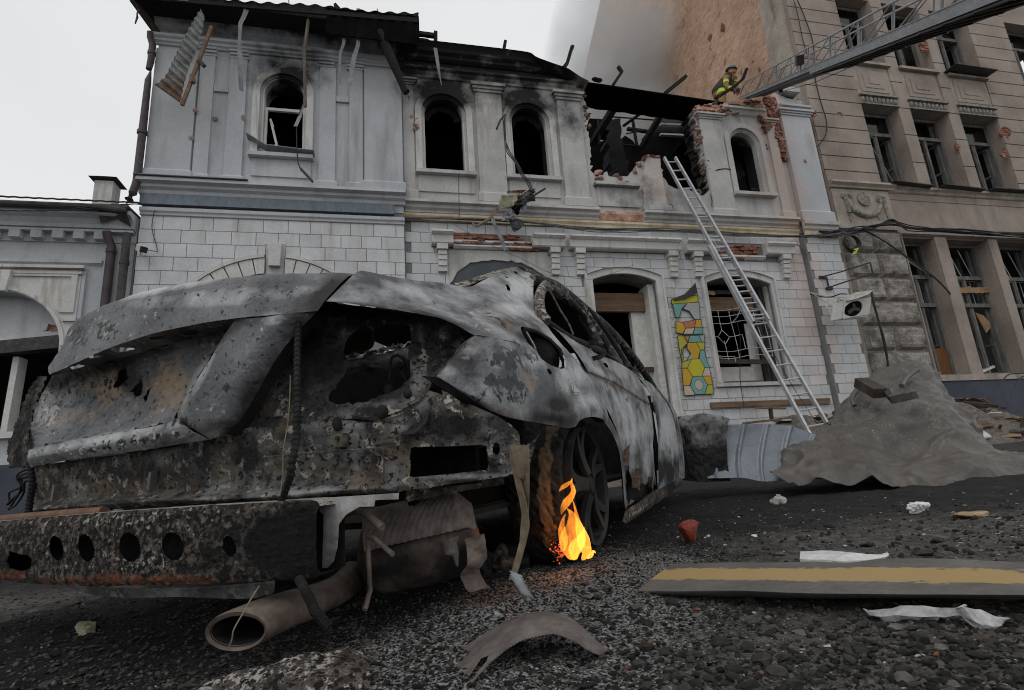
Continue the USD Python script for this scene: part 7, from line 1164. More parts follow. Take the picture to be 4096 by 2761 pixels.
for u in (0.0, W1):
    obj(BM, 'hand_rail', MB().tube([bp(0.02, u, 0.10), bp(0.5, u, H1 * 0.82), bp(1.0, u, H1), bp(LB_, u, H1)], 0.014, 8).out(), 'boom_steel', smooth=40); n = int(LB_ / 0.95)
    for k_ in range(n):
        l = 0.6 + k_ * 0.95; h_ = H1 if l > 1 else H1 * 0.85; obj(BM, 'post', MB().tube([bp(l, u, 0.0), bp(l, u, h_)], 0.011 if k_ % 3 else 0.016, 6).out(), 'boom_steel', smooth=40)
        obj(BM, 'brace', MB().tube([bp(l + 0.9, u, h_), bp(l + 0.1, u, 0.03)], 0.008, 6).out(), 'boom_steel', smooth=40)
for k_ in range(int(LB_ / 0.28)): obj(BM, 'rung', MB().tube([bp(0.1 + k_ * 0.28, 0, 0), bp(0.1 + k_ * 0.28, W1, 0)], 0.014, 6).out(), 'boom_dark', smooth=40)
for k_ in range(int(LB_ / 0.56)): obj(BM, 'underbrace', MB().bar(bp(0.1 + k_ * 0.56, 0.0, -0.02), bp(0.66 + k_ * 0.56, W1, -0.02), 0.035, 0.02, up=ub_).out(), 'boom_dark')
for u in (0.03, W1 - 0.01, W1 + 0.04): chord(0.6, LB_, u, -0.055, 0.05, 0.05, 'boom_dark', 'inner_chord')
chord(0.8, LB_, W1 * 0.5, -0.05, 0.14, 0.03, 'boom_dark', 'cable_tray')
for u in (-0.05, W1 + 0.06): chord(l1_, LB_, u, -0.045, 0.03, 0.065, 'boom_steel', 'outer_chord'); chord(l1_, LB_, u, -0.10, 0.06, 0.012, 'boom_dark', 'outer_flange')
obj(BM, 'belly_plate', MB().bar(bp(l1_ + 0.2, W1 * 0.5, -0.085), bp(LB_, W1 * 0.5, -0.085), W1 * 0.98, 0.012, up=ub_).out(), 'cable_black'); obj(BM, 'belly_plate', MB().bar(bp(0.9, W1 * 0.55, -0.075), bp(l1_, W1 * 0.55, -0.075), W1 * 0.55, 0.012, up=ub_).out(), 'cable_black')
for k_ in range(int((LB_ - l1_) / 0.45)): obj(BM, 'underbrace', MB().bar(bp(l1_ + 0.1 + k_ * 0.45, -0.05, -0.10), bp(l1_ + 0.5 + k_ * 0.45, W1 + 0.06, -0.10), 0.05, 0.03, up=ub_).out(), 'boom_dark')
obj(BM, 'flood_light', MB().bar(bp(5.15, -0.07, 0.10), bp(5.15, -0.07, 0.24), 0.10, 0.10, up=axb).out(), 'cable_black'); obj(BM, 'light_bracket', MB().tube([bp(5.15, -0.06, 0.0), bp(5.15, -0.06, 0.12)], 0.012, 6).out(), 'boom_steel')
obj(BM, 'guy_cable', MB().tube([bp(2.2, W1, -0.12), bp(4.2, W1 + 0.02, -0.16), bp(6.4, W1 + 0.05, -0.10)], 0.005, 5).out(), 'cable_black'); obj(BM, 'pulley', MB().bar(bp(2.2, W1, -0.02), bp(2.2, W1, -0.14), 0.06, 0.05, up=axb).out(), 'boom_dark')
# ---------------------------------------------------------------- fireman behind the parapet
look('tan_turnout', [(0.3, (0.20, 0.125, 0.045)), (0.7, (0.30, 0.20, 0.075))], 9, vary=0.2); look('yellow_band', [(0.3, (0.42, 0.48, 0.05)), (0.7, (0.55, 0.62, 0.08))], 9, vary=0.1)
look('vest_dark', [(0.3, 0.018), (0.7, 0.04)], 9, vary=0.2); look('helmet_grey', [(0.3, (0.10, 0.115, 0.135)), (0.7, (0.15, 0.165, 0.185))], 9, vary=0.1, rough=0.5); look('skin', [(0.3, (0.30, 0.17, 0.12)), (0.7, (0.38, 0.22, 0.16))], 12, vary=0.1, rough=0.6); look('orange_patch', [(0.3, (0.7, 0.12, 0.03)), (0.7, (0.8, 0.16, 0.04))], 9)
import manifold3d as m3
def ball(p, r_): return m3.Manifold.sphere(r_, 20).translate(tuple(map(float, p)))
def bone(p, q, r0, r1): return m3.Manifold.batch_hull([ball(p, r0), ball(q, r1)])
def body(parts_, edge=0.02, it=6):
    mm = parts_[0]
    for b_ in parts_[1:]: mm = mm + b_
    mm = mm.refine_to_length(edge).to_mesh(); t = trimesh.Trimesh(mm.vert_properties[:, :3], mm.tri_verts, process=True); trimesh.smoothing.filter_taubin(t, iterations=it); return t
pv_ = lambda x, y, d: fac(2750 + x * .25795, 200 + y * .25795, d)
FD = 1.25
hd = pv_(690, 320, FD); sh = pv_(640, 430, FD); wa = pv_(490, 680, FD + 0.05); el = pv_(600, 560, FD - 0.16); ha = pv_(690, 620, FD - 0.26); el2 = pv_(735, 540, FD + 0.10); ha2 = pv_(770, 600, FD - 0.02); shl = pv_(590, 440, FD - 0.10); shr = pv_(720, 450, FD + 0.14)
hip = wa; kn = pv_(560, 860, FD - 0.12); ft = pv_(470, 1010, FD + 0.05); kn2 = pv_(480, 880, FD + 0.2); ft2 = pv_(420, 1010, FD + 0.25)
FI = thing('person', 'person in tan firefighter coat, dark vest and grey helmet, stooping over the parapet', 'person', M=FM)
neck = (hd + sh) / 2
bd = body([bone(hip, (hip + sh) / 2, 0.165, 0.17), bone((hip + sh) / 2, sh, 0.17, 0.13), bone(shl, shr, 0.085, 0.085), bone(sh, neck, 0.07, 0.06), bone(neck, hd, 0.06, 0.085), ball(hd + w_(0.015, -0.02, -0.03), 0.075), bone(shl, el, 0.078, 0.062), bone(el, ha, 0.060, 0.045), bone(shr, el2, 0.078, 0.062), bone(el2, ha2, 0.060, 0.045), bone(hip + w_(0, -0.08, 0), kn, 0.11, 0.08), bone(kn, ft, 0.08, 0.06), bone(hip + w_(0, 0.08, 0), kn2, 0.11, 0.08), bone(kn2, ft2, 0.08, 0.06), bone(ft, ft + w_(0.16, -0.02, -0.02), 0.055, 0.045), bone(ft2, ft2 + w_(0.16, -0.02, -0.02), 0.055, 0.045)])
obj(FI, 'body', bd, 'tan_turnout', smooth=True)
obj(FI, 'vest', body([bone(hip + w_(0, 0, 0.06), (hip + sh) / 2, 0.176, 0.182), bone((hip + sh) / 2, sh + w_(-0.02, 0, 0.0), 0.182, 0.135)]), 'vest_dark', smooth=True)
fdir = unit(w_(0.55, -0.80, -0.25)); face = body([ball(hd, 0.093), ball(hd + w_(0, 0, -0.05) + fdir * 0.035, 0.068), ball(hd + fdir * 0.100 + w_(0, 0, -0.012), 0.017), ball(hd + fdir * 0.092 + w_(0, 0, -0.052), 0.020)], 0.012, 4); obj(FI, 'face', face, 'skin', smooth=True)
sd_ = unit(np.cross(fdir, (0, 0, 1.0)))
for e in (-1, 1): t = trimesh.creation.icosphere(1, 0.011); t.apply_translation(hd + fdir * 0.083 + sd_ * 0.033 * e + w_(0, 0, 0.012)); obj(FI, 'eye', t, 'vest_dark'); 
hm = m3.Manifold.sphere(0.128, 32).scale((1.0, 1.12, 0.95)).trim_by_plane((0.15, -0.2, 1.0), 0.0).translate(tuple(hd + w_(-0.01, 0.01, 0.025))); obj(FI, 'helmet', hm, 'helmet_grey', smooth=40)
obj(FI, 'helmet_brim', MB().tube([hd + w_(-0.01, 0.01, 0.028) + w_(0.131 * math.cos(a), 0.147 * math.sin(a), -0.0 - 0.131 * math.cos(a) * 0.15 + 0.147 * math.sin(a) * 0.2) for a in np.linspace(0, 2 * PI, 30)], 0.012, 6, cap=False).out(), 'helmet_grey', smooth=True)
def band(p, q, k0, k1, r_, mat): a, b = p + (q - p) * k0, p + (q - p) * k1; obj(FI, 'reflective_band', MB().tube([a, b], r_, 14).out(), mat, smooth=True)
band(shl, el, 0.42, 0.72, 0.077, 'yellow_band'); band(el, ha, 0.55, 0.8, 0.060, 'yellow_band'); band(shr, el2, 0.5, 0.8, 0.076, 'yellow_band'); band(hip + w_(0, -0.08, 0), kn, 0.0, 0.25, 0.122, 'yellow_band')
obj(FI, 'collar_light', MB().tm(trimesh.creation.icosphere(1, 0.04).apply_translation(sh + w_(0.03, -0.10, 0.10))).out(), 'orange_patch')
def hand(c, d1, up):
    d1 = unit(d1); s_ = unit(np.cross(d1, up)); n_ = np.cross(s_, d1); P = [m3.Manifold.batch_hull([ball(c + s_ * x + d1 * y, 0.014) for x in (-0.03, 0.03) for y in (0.0, 0.075)])]
    for k_, (x, L) in enumerate(((-0.032, 0.065), (-0.011, 0.078), (0.011, 0.074), (0.032, 0.058))):
        a = c + s_ * x + d1 * 0.08; b = a + d1 * L * 0.5 - n_ * 0.012; e = b + d1 * L * 0.3 - n_ * 0.035; P += [bone(a, b, 0.010, 0.009), bone(b, e, 0.009, 0.008)]
    a = c - s_ * 0.032 + d1 * 0.015; b = a - s_ * 0.035 + d1 * 0.035; P += [bone(a, b, 0.013, 0.011), bone(b, b + d1 * 0.03 - n_ * 0.012, 0.011, 0.009)]
    return body(P, 0.006, 3)
obj(FI, 'glove', hand(ha, ha - el, w_(0, 0, 1)), 'vest_dark', smooth=True); obj(FI, 'glove', hand(ha2, ha2 - el2, w_(0, 0, 1)), 'vest_dark', smooth=True)
timber('charred rafter lying aslant in front of the person on the roof', [pv_(440, 750, FD - 0.35), pv_(740, 560, FD - 0.35), pv_(860, 450, FD - 0.35), pv_(915, 300, FD - 0.35)], 0.075)

top_scar = rough_poly([(10.50, 8.10), (10.8, 8.12), (11.15, 8.06), (11.25, 8.30), (11.9, 8.34), (12.3, 8.36), (12.42, 8.56), (11.9, 8.48), (11.3, 8.40), (10.9, 8.34), (10.55, 8.24)], 0.02, 0.06, 21); brick_patch(top_scar, 0.02, 'dusty_brick', bh=0.075, seed=21, jut=0.10)
brick_patch(rough_poly([(12.40, 8.75), (12.66, 8.70), (12.66, 8.2), (12.62, 7.6), (12.66, 7.3), (12.60, 6.95), (12.50, 7.1), (12.46, 7.6), (12.50, 7.95), (12.36, 8.3)], 0.02, 0.06, 22), 0.0, 'red_brick', bw=0.13, bh=0.07, seed=22, jut=0.06)
brick_patch(rough_poly([(12.12, 8.12), (12.3, 8.1), (12.36, 7.8), (12.22, 7.7), (12.16, 7.9)], 0.02, 0.06, 23), -0.02, 'red_brick', seed=23, jut=0.05)
# ---------------------------------------------------------------- things on the house fronts
def cells_look(nm, c): look(nm, [(0.3, tuple(0.85 * x for x in c)), (0.7, c)], 4.0, vary=0.06, rough=0.6, bump=0.1)
for nm, c in (('print_yellow', (0.50, 0.44, 0.03)), ('print_amber', (0.53, 0.32, 0.03)), ('print_teal', (0.16, 0.34, 0.32)), ('print_beige', (0.50, 0.44, 0.34)), ('print_orange', (0.46, 0.17, 0.075)), ('print_olive', (0.40, 0.39, 0.05)), ('print_grey', (0.36, 0.38, 0.38)), ('print_pink', (0.55, 0.32, 0.26)), ('print_line', (0.03, 0.03, 0.025))): cells_look(nm, c)
MS = thing('mosaic_banner', 'torn printed banner of yellow, teal and orange hexagons between door and window', 'banner', M=FM)
hb = lambda P: [fsz(2500 + x * .38693, 950 + y * .38693, -0.03) for x, y in P]
CELLS = [('yellow', [(480, 640), (745, 600), (750, 670), (482, 690)]), ('teal', [(490, 692), (640, 680), (580, 740), (556, 830), (520, 830)]), ('grey', [(642, 680), (760, 675), (772, 845), (718, 850), (662, 765), (600, 740)]), ('orange', [(592, 882), (730, 856), (712, 935), (625, 940)]), ('amber', [(525, 868), (590, 884), (620, 940), (590, 998), (525, 985)]), ('amber', [(733, 852), (778, 852), (792, 932), (716, 934)]), ('beige', [(625, 943), (714, 940), (692, 1000), (600, 1000)]), ('teal', [(720, 937), (800, 935), (797, 1000), (700, 1000)]),
    ('olive', [(540, 1022), (600, 1024), (640, 1095), (575, 1160), (585, 1290), (560, 1160)]), ('orange', [(605, 1024), (662, 1022), (645, 1085)]), ('teal', [(668, 1020), (758, 1017), (790, 1082), (650, 1087)]), ('grey', [(762, 1016), (815, 1012), (815, 1082), (793, 1083)]), ('amber', [(642, 1092), (730, 1088), (772, 1165), (750, 1256), (688, 1260), (680, 1205), (640, 1150)]), ('olive', [(735, 1088), (815, 1086), (815, 1162), (776, 1166)]), ('teal', [(772, 1172), (815, 1168), (830, 1240), (868, 1352), (818, 1342), (766, 1258)]),
    ('yellow', [(682, 1262), (765, 1258), (818, 1345), (790, 1435), (696, 1438), (642, 1355)]), ('olive', [(588, 1292), (610, 1285), (678, 1264), (640, 1352), (585, 1350)]), ('amber', [(586, 1357), (640, 1357), (694, 1440), (662, 1532), (600, 1535)]), ('beige', [(822, 1347), (868, 1355), (882, 1433), (793, 1435)]), ('teal', [(696, 1441), (795, 1438), (848, 1527), (818, 1620), (722, 1624), (672, 1535)]), ('amber', [(798, 1438), (884, 1436), (898, 1523), (850, 1525)]), ('beige', [(602, 1537), (668, 1537), (718, 1628), (612, 1636)]), ('olive', [(852, 1528), (900, 1526), (908, 1618), (822, 1622)]), ('grey', [(690, 1205), (672, 1215), (640, 1270), (685, 1262)]), ('olive', [(585, 1150), (600, 1145), (590, 1200), (605, 1285), (588, 1288)])]
cp = [(nm, sg.Polygon(hb(P)).buffer(0)) for nm, P in CELLS]; circ = sa.scale(sg.Point(*hb([(760, 1527)])[0]).buffer(1, 24), 0.085, 0.10)
back = unary_union([c.buffer(0.012) for _, c in cp]).buffer(0.012).buffer(-0.014)
obj(MS, 'sheet', MB().prism(back, -0.040, -0.045).out(), 'print_line')
for nm, c in cp: obj(MS, 'printed_cell', MB().prism(c.difference(circ).buffer(-0.0035), -0.045, -0.0475).out(), 'print_' + nm)
obj(MS, 'printed_cell', MB().prism(circ.buffer(-0.005), -0.045, -0.0475).out(), 'print_beige')
obj(MS, 'torn_corner', MB().shell(np.array([[(*hb([p])[0],)[0:1] + (-0.05 - 0.03 * j,) + (*hb([p])[0],)[1:2] for p in P] for j, P in enumerate([[(480, 640), (610, 590), (700, 500), (722, 468)], [(500, 660), (620, 640), (700, 600), (738, 590)]])]), 0.003).out(), 'print_line')
for k_ in range(12): 
    for u in (0, 1): a = fsz(2500 + (480 + k_ * 11 + u * (265 + k_ * 3)) * .38693, 950 + (690 + k_ * 80) * .38693); obj(MS, 'tie', MB().bar((a[0] - 0.015 + 0.03 * u, -0.03, a[1]), (a[0] + 0.05 * (1 if u else -1), -0.02, a[1]), 0.006, 0.006).out(), 'print_line')
m2 = fsz(1560, 1385, -0.03); M2 = thing('mosaic_banner', 'yellow and pink scrap of printed banner glimpsed through the hole in the car tail', 'banner', M=FM)
obj(M2, 'sheet', MB().box((m2[0] - 0.26, -0.040, m2[1] - 0.55), (m2[0] + 0.45, -0.034, m2[1] + 0.42)).out(), 'print_line')
for nm, P in (('yellow', [(-0.10, -0.30), (0.26, -0.30), (0.30, 0.10), (0.16, 0.30), (-0.08, 0.30)]), ('yellow', [(0.31, -0.30), (0.44, -0.30), (0.44, 0.30), (0.18, 0.31), (0.32, 0.12)]), ('pink', [(-0.25, -0.50), (-0.12, -0.50), (-0.12, 0.30), (-0.25, 0.30)]), ('teal', [(-0.10, -0.52), (0.44, -0.52), (0.44, -0.32), (-0.10, -0.32)])): obj(M2, 'printed_cell', MB().prism(sg.Polygon([(m2[0] + a, m2[1] + b) for a, b in P]).buffer(-0.003), -0.040, -0.0425).out(), 'print_' + nm)
# dangling wreck of a shop sign on its cables
HW = thing('hanging_sign_wreck', 'crumpled metal box lined with yellow foam dangling on cables below the third window', 'wreckage', M=FM)
hz = lambda x, y, d: fac(1750 + x * .21683, 700 + y * .21683, d)
def sheet(name, rows, mat, d=-0.5, amp=0.03, sc=9, n=30, t=0.004, seed=0, parent=HW):
    A = [np.array([hz(x, y, d + dd) for x, y, dd in r_]) for r_ in rows]; obj(parent, name, MB().shell(dent(loft(A, n, n), amp, sc, seed, amp * 0.5, 30), t).out(), mat, smooth=35)
sheet('foam_lining', [[(1180, 375, -0.1), (1350, 375, -0.05), (1520, 350, 0)], [(1150, 480, -0.1), (1330, 480, -0.02), (1480, 450, 0.0)], [(1110, 620, -0.1), (1260, 600, -0.02), (1390, 560, 0)]], 'insulation', amp=0.012)
sheet('dark_box', [[(1480, 400, -0.02), (1640, 300, -0.1), (1780, 250, -0.05)], [(1430, 560, 0.02), (1600, 480, -0.12), (1800, 400, -0.05)], [(1360, 640, 0), (1500, 560, -0.1), (1810, 480, 0)]], 'boom_dark', amp=0.06, sc=7, seed=1)
sheet('dark_flap', [[(1360, 600, 0), (1450, 560, -0.05), (1520, 520, 0)], [(1400, 660, 0), (1460, 660, -0.05), (1520, 640, 0)], [(1460, 740, 0), (1480, 738, 0), (1500, 720, 0)]], 'soot_black', amp=0.02, seed=2)
sheet('torn_sheet', [[(1280, 300, 0), (1450, 280, -0.05), (1640, 275, 0)], [(1290, 350, 0), (1440, 345, -0.03), (1560, 340, 0)]], 'rust_sheet', amp=0.03, seed=3)
sheet('bright_sheet', [[(1220, 700, 0), (1330, 690, -0.05), (1440, 740, 0)], [(1200, 780, 0), (1340, 770, -0.08), (1450, 790, 0)], [(1180, 850, 0), (1330, 840, -0.03), (1400, 840, 0)]], 'zinc_dull', amp=0.05, seed=4)
sheet('dark_pennant', [[(1330, 860, 0), (1450, 800, -0.03), (1600, 900, 0)], [(1360, 960, 0), (1460, 940, -0.03), (1550, 970, 0)], [(1400, 1050, 0), (1420, 1048, 0), (1440, 1040, 0)]], 'boom_dark', amp=0.02, seed=5)
sheet('side_sheet', [[(1540, 560, 0), (1600, 540, -0.05), (1640, 560, 0)], [(1540, 640, 0), (1600, 640, -0.05), (1660, 690, 0)]], 'zinc_dull', amp=0.04, seed=7)
obj(HW, 'long_tongue', MB().ribbon(spline([hz(x, y, -0.5 - dd) for x, y, dd in ((1010, 780, 0), (1040, 880, 0.05), (1100, 1020, 0.0), (1180, 1180, 0.04), (1220, 1300, 0), (1245, 1400, 0))], 40), np.interp(np.arange(40), [0, 20, 34, 39], [0.08, 0.10, 0.09, 0.02]), 0.005, wdir=(0.9, 0.4, 0)).out(), 'zinc_dull', smooth=30)
obj(HW, 'bent_angle', MB().bar(hz(1130, 600, -0.5), hz(960, 810, -0.52), 0.05, 0.05).bar(hz(960, 810, -0.52), hz(715, 950, -0.5), 0.045, 0.04).bar(hz(715, 950, -0.5), hz(640, 880, -0.48), 0.03, 0.03).out(), 'strap_tan'); obj(HW, 'splinter', MB().bar(hz(1790, 370, -0.5), hz(1990, 250, -0.52), 0.05, 0.02).out(), 'wood_end'); obj(HW, 'perforated_strip', MB().bar(hz(1800, 330, -0.5), hz(1805, 140, -0.45), 0.035, 0.008).out(), 'zinc_dull')
for k_ in range(3): obj(HW, 'cable', MB().tube(spline([cc2(1195 + 4 * k_, 760, -0.1), cc2(1200 - 4 * k_, 900, -0.3), cc2(1205 + 10 * k_, 1000, -0.35), cc2(1262 + 8 * k_, 1080, -0.42), cc2(1300 + 10 * k_, 1160, -0.48), cc2(1350 + 10 * k_, 1230, -0.5), hz(1720 + 20 * k_, 330, -0.5)], 40), 0.010, 5).out(), 'cable_black', smooth=True)
obj(HW, 'cable_tuft', MB().tube([cc2(1140, 860, -0.2), cc2(1165, 800, -0.2), cc2(1195, 765, -0.1)], 0.02, 6).out(), 'wood_end')
# air conditioner hanging off its bracket
AC = thing('air_conditioner', 'cracked white air conditioner hanging askew on the corner pilaster', 'air conditioner', M=FM)
q6_ = lambda x, y, d: fac(2696 + x * .60189, 900 + y * .60189, d)
c0, c1, c2_, c3_ = q6_(1140, 505, -0.80), q6_(1312, 478, -0.62), q6_(1290, 610, -0.62), q6_(1125, 620, -0.80)
s0_, s1_ = q6_(1092, 485, -0.52), q6_(1060, 612, -0.52)
bk_ = (c1 - c0); dep = (s0_ - c0)
def hexa(mb, P8): return mb.add(P8, [(0, 1, 2, 3), (4, 7, 6, 5), (0, 4, 5, 1), (1, 5, 6, 2), (2, 6, 7, 3), (3, 7, 4, 0)])
F4 = np.array([c0, c1, c2_, c3_]); ctr = F4.mean(0); uu, vv = unit(c1 - c0), None; nrm_ = unit(np.cross(c1 - c0, c3_ - c0)); nrm_ = nrm_ if nrm_[1] < 0 else -nrm_
B4 = F4 - nrm_ * 0.26
obj(AC, 'case', hexa(MB(), np.vstack([F4 - nrm_ * 0.012, B4])).out(), 'white_plastic')
th = np.linspace(0, 2 * PI, 41); hole_c = ctr - (c1 - c0) * 0.12; eu, ev = (c1 - c0) * 0.36, (c3_ - c0) * 0.44
inn = np.array([hole_c + eu * math.cos(a) * (1 - 0.18 * math.cos(a)) + ev * math.sin(a) for a in th])
def sqr(a): m_ = max(abs(math.cos(a)), abs(math.sin(a))); return ctr + (c1 - c0) * 0.5 * math.cos(a) / m_ + (c3_ - c0) * 0.5 * math.sin(a) / m_
outq = np.array([sqr(a) for a in th]); obj(AC, 'front_panel', MB().grid(np.stack([outq, outq + nrm_ * 0.004, inn + nrm_ * 0.012, inn - nrm_ * 0.01])).out(), 'white_plastic')
obj(AC, 'fan_hole', MB().add(np.vstack([[hole_c - nrm_ * 0.008], inn - nrm_ * 0.008]), [(0, i, i + 1) for i in range(1, 41)]).out(), 'soot_black')
for k_ in range(3): a = k_ * 2.1 + 0.4; obj(AC, 'fan_blade', MB().bar(hole_c - nrm_ * 0.002, hole_c - nrm_ * 0.004 + eu * 0.7 * math.cos(a) + ev * 0.7 * math.sin(a), 0.07, 0.006, up=nrm_).out(), 'cable_black')
g0, g1, g2, g3_ = c0, s0_, s1_, c3_; gn = unit(np.cross(g1 - g0, g3_ - g0)); gn = gn if gn @ w_(-1, -0.3, 0) > 0 else -gn
obj(AC, 'coil', hexa(MB(), np.array([g0, g1, g2, g3_, g0 - gn * 0.01, g1 - gn * 0.01, g2 - gn * 0.01, g3_ - gn * 0.01])).out(), 'insulation'); gb = MB()
for k_ in range(8): t = k_ / 7; gb.bar(g0 + (g3_ - g0) * t + gn * 0.012, g1 + (g2 - g1) * t + gn * 0.012, 0.012, 0.012, up=gn)
for k_ in range(4): t = k_ / 3; gb.bar(g0 + (g1 - g0) * t + gn * 0.014, g3_ + (g2 - g3_) * t + gn * 0.014, 0.012 if 0 < k_ < 3 else 0.03, 0.012, up=gn)
obj(AC, 'side_grille', gb.out(), 'white_plastic')
obj(AC, 'bent_lid', MB().shell(np.array([[q6_(1105, 495, -0.5), q6_(1200, 450, -0.6), q6_(1330, 430, -0.7)], [q6_(1150, 505, -0.85), q6_(1215, 490, -0.85), q6_(1290, 460, -0.85)]]), 0.006).out(), 'gravel_pale')
for a, b in (((910, 450, -0.15), (1060, 545, -0.5)), ((1005, 530, -0.15), (1050, 605, -0.5)), ((910, 450, -0.15), (990, 470, -0.4))): obj(AC, 'bracket_arm', MB().bar(q6_(*a), q6_(*b), 0.03, 0.02).out(), 'white_metal')
obj(AC, 'pipe', MB().tube(spline([q6_(905, 460, -0.12), q6_(990, 478, -0.2), q6_(1060, 475, -0.4), q6_(1110, 458, -0.5), q6_(1150, 460, -0.5)], 20), 0.012, 6).out(), 'cable_black', smooth=True)
BK = thing('iron_bracket_frame', 'bare iron frame of a lost sign sticking out of the corner pilaster', 'bracket', M=FM)
for a, b in (((985, 345, -0.16), (1110, 312, -0.5)), ((1110, 312, -0.5), (1305, 250, -0.9)), ((1305, 250, -0.9), (1322, 325, -0.9)), ((1322, 325, -0.9), (1150, 375, -0.55)), ((1150, 375, -0.55), (1010, 422, -0.16)), ((1015, 350, -0.15), (1030, 422, -0.15))): obj(BK, 'iron_bar', MB().bar(q6_(*a), q6_(*b), 0.022, 0.022).out(), 'boom_dark')
for q in ((985, 347), (1030, 423)): obj(BK, 'fixing_plate', MB().box(q6_(q[0], q[1], -0.15) - w_(0.07, 0.02, 0.025), q6_(q[0], q[1], -0.15) + w_(0.09, 0.02, 0.025)).out(), 'boom_dark')
# cables strung along the fronts
def cable(label, pts, r_=0.012, mat='cable_black', n=1, spread=0.03, seed=0, M=FM, name='cable', cat='cable'):
    p = thing(name, label, cat, M=M); rr = np.random.default_rng(seed)
    for k_ in range(n):
        q = spline(np.array(pts, float) + (rr.normal(0, spread, (len(pts), 3)) * w_(0.4, 0.5, 1) if n > 1 else 0), 90); q[:, 2] += 0.004 * np.sin(np.arange(90) * 0.9 + k_); obj(p, 'strand', MB().tube(q, r_, 5).out(), mat, smooth=True)
cable('thick bundle of black cables under the frieze of the brown house', [(12.9, -0.24, 5.22), (13.5, -0.2, 5.27), (14.2, -0.22, 5.36), (14.9, -0.24, 5.52), (15.3, -0.22, 5.46), (16.9, -0.2, 5.42), (18.8, -0.2, 5.41), (22, -0.2, 5.4)], 0.014, n=8, spread=0.05, seed=1)
cable('bundle of brown and grey wires along the cream band of the grey house', [(4.1, -0.10, 5.22), (6.0, -0.12, 5.20), (8.0, -0.12, 5.14), (9.5, -0.12, 5.18), (11.0, -0.12, 5.12), (12.5, -0.22, 5.13), (13.5, -0.28, 5.18)], 0.010, 'cable_grey', n=6, spread=0.03, seed=2)
cable('loose black cable looping down the left pier of the brown house', [fac(2696 + x * .60189, y * .60189, -0.05) for x, y in ((818, 0), (870, 120), (920, 270), (935, 420), (945, 560), (975, 680), (1010, 790), (1012, 880), (975, 950), (935, 990))], 0.014)
cable('thin black cable running up beside the boom on the brown house', [fac(2696 + x * .60189, y * .60189, -0.05) for x, y in ((795, 0), (825, 110), (855, 260), (890, 380))], 0.011)
cable('pair of black cables slung slantwise across the first ground floor window of the brown house', [fac(2696 + x * .60189, 900 + y * .60189, -0.35) for x, y in ((1250, 30), (1400, 110), (1600, 250), (1750, 370), (1835, 458))], 0.016, n=2, spread=0.015, seed=3)
cable('black cable hanging down the stone pillar behind the crumpled sheet', [fac(2696 + x * .60189, 900 + y * .60189, -0.25) for x, y in ((1308, 440), (1325, 520), (1350, 600), (1390, 760), (1425, 935))], 0.022, n=2, spread=0.012, seed=4)
cable('upper overhead wire in front of the chimney', [fac(-60, 783, -0.6), fac(200, 795, -0.5), fac(565, 812, -0.32)], 0.014)
cable('lower overhead wires in front of the chimney', [fac(-60, 838, -0.6), fac(250, 838, -0.5), fac(420, 825, -0.4), fac(560, 812, -0.32)], 0.007, n=2, spread=0.02, seed=5)
cable('long thin rod leaning at the torn eave of the low house', [fac(490, 868, -0.35), fac(505, 820, -0.35), fac(521, 766, -0.35)], 0.010, name='iron_rod', cat='rod')
cable('thin dark wire hanging under the second arched window', [cc2(888, 1140, -0.08), cc2(890, 1290, -0.2), cc2(892, 1440, -0.15)], 0.007)
cable('thin wire sagging over the head of the boarded arch', [fac(1700 + x * .38693, 850 + y * .38693, -0.28) for x, y in ((150, 40), (400, 180), (700, 345), (1000, 480), (1350, 640), (1680, 690), (1900, 640), (2160, 540))], 0.0045, 'cable_grey')
cable('grey wire curling off the pink corner of the shop window', [fac(2500 + x * .38693, 950 + y * .38693, -0.1) for x, y in ((1720, 40), (1800, 90), (1880, 180), (1960, 290), (2060, 370), (2150, 380))], 0.007, 'cable_grey')
cable('dark wire hanging straight down past the shop window grille', [fac(2500 + x * .38693, 950 + y * .38693, -0.12) for x, y in ((1100, 700), (1150, 850), (1185, 1000), (1190, 1300), (1195, 1520), (1230, 1750))], 0.007)
CO_ = thing('cable_coil', 'coiled black cable hanging on the top stone of the pillar', 'cable', M=FM); cc_ = q6_(1175, 128, -0.22)
for k_ in range(4): th = np.linspace(0, 2 * PI, 30); obj(CO_, 'loop', MB().tube([cc_ + w_((0.17 + 0.01 * k_) * math.cos(a), -0.02 * k_, (0.20 - 0.008 * k_) * math.sin(a)) for a in th], 0.012, 5, cap=False).out(), 'cable_black', smooth=True)
obj(CO_, 'yellow_tag', MB().shell(np.array([[q6_(1195, 160, -0.25), q6_(1232, 150, -0.3)], [q6_(1185, 200, -0.28), q6_(1210, 190, -0.32)]]), 0.004).out(), 'print_olive')
SC = thing('security_camera', 'small white camera on the left corner of the grey house', 'camera', M=FM); sq = fac(568, 997, -0.3)
obj(SC, 'housing', MB().bar(sq + w_(-0.06, 0.06, 0.05), sq + w_(0.05, -0.08, -0.04), 0.10, 0.10).out(), 'white_plastic'); obj(SC, 'lens_hood', MB().bar(sq + w_(0.045, -0.08, -0.035), sq + w_(0.09, -0.14, -0.075), 0.085, 0.085).out(), 'cable_black'); obj(SC, 'arm', MB().tube([sq + w_(-0.02, 0.18, 0.0), sq + w_(-0.04, 0.05, -0.10), sq], 0.012, 6).out(), 'white_plastic'); obj(SC, 'wire', MB().tube(spline([sq, sq + w_(0.18, 0.1, 0.0), fac(625, 980, -0.15), fac(608, 900, -0.15), fac(620, 840, -0.2)], 30), 0.006, 5).out(), 'cable_black', smooth=True)
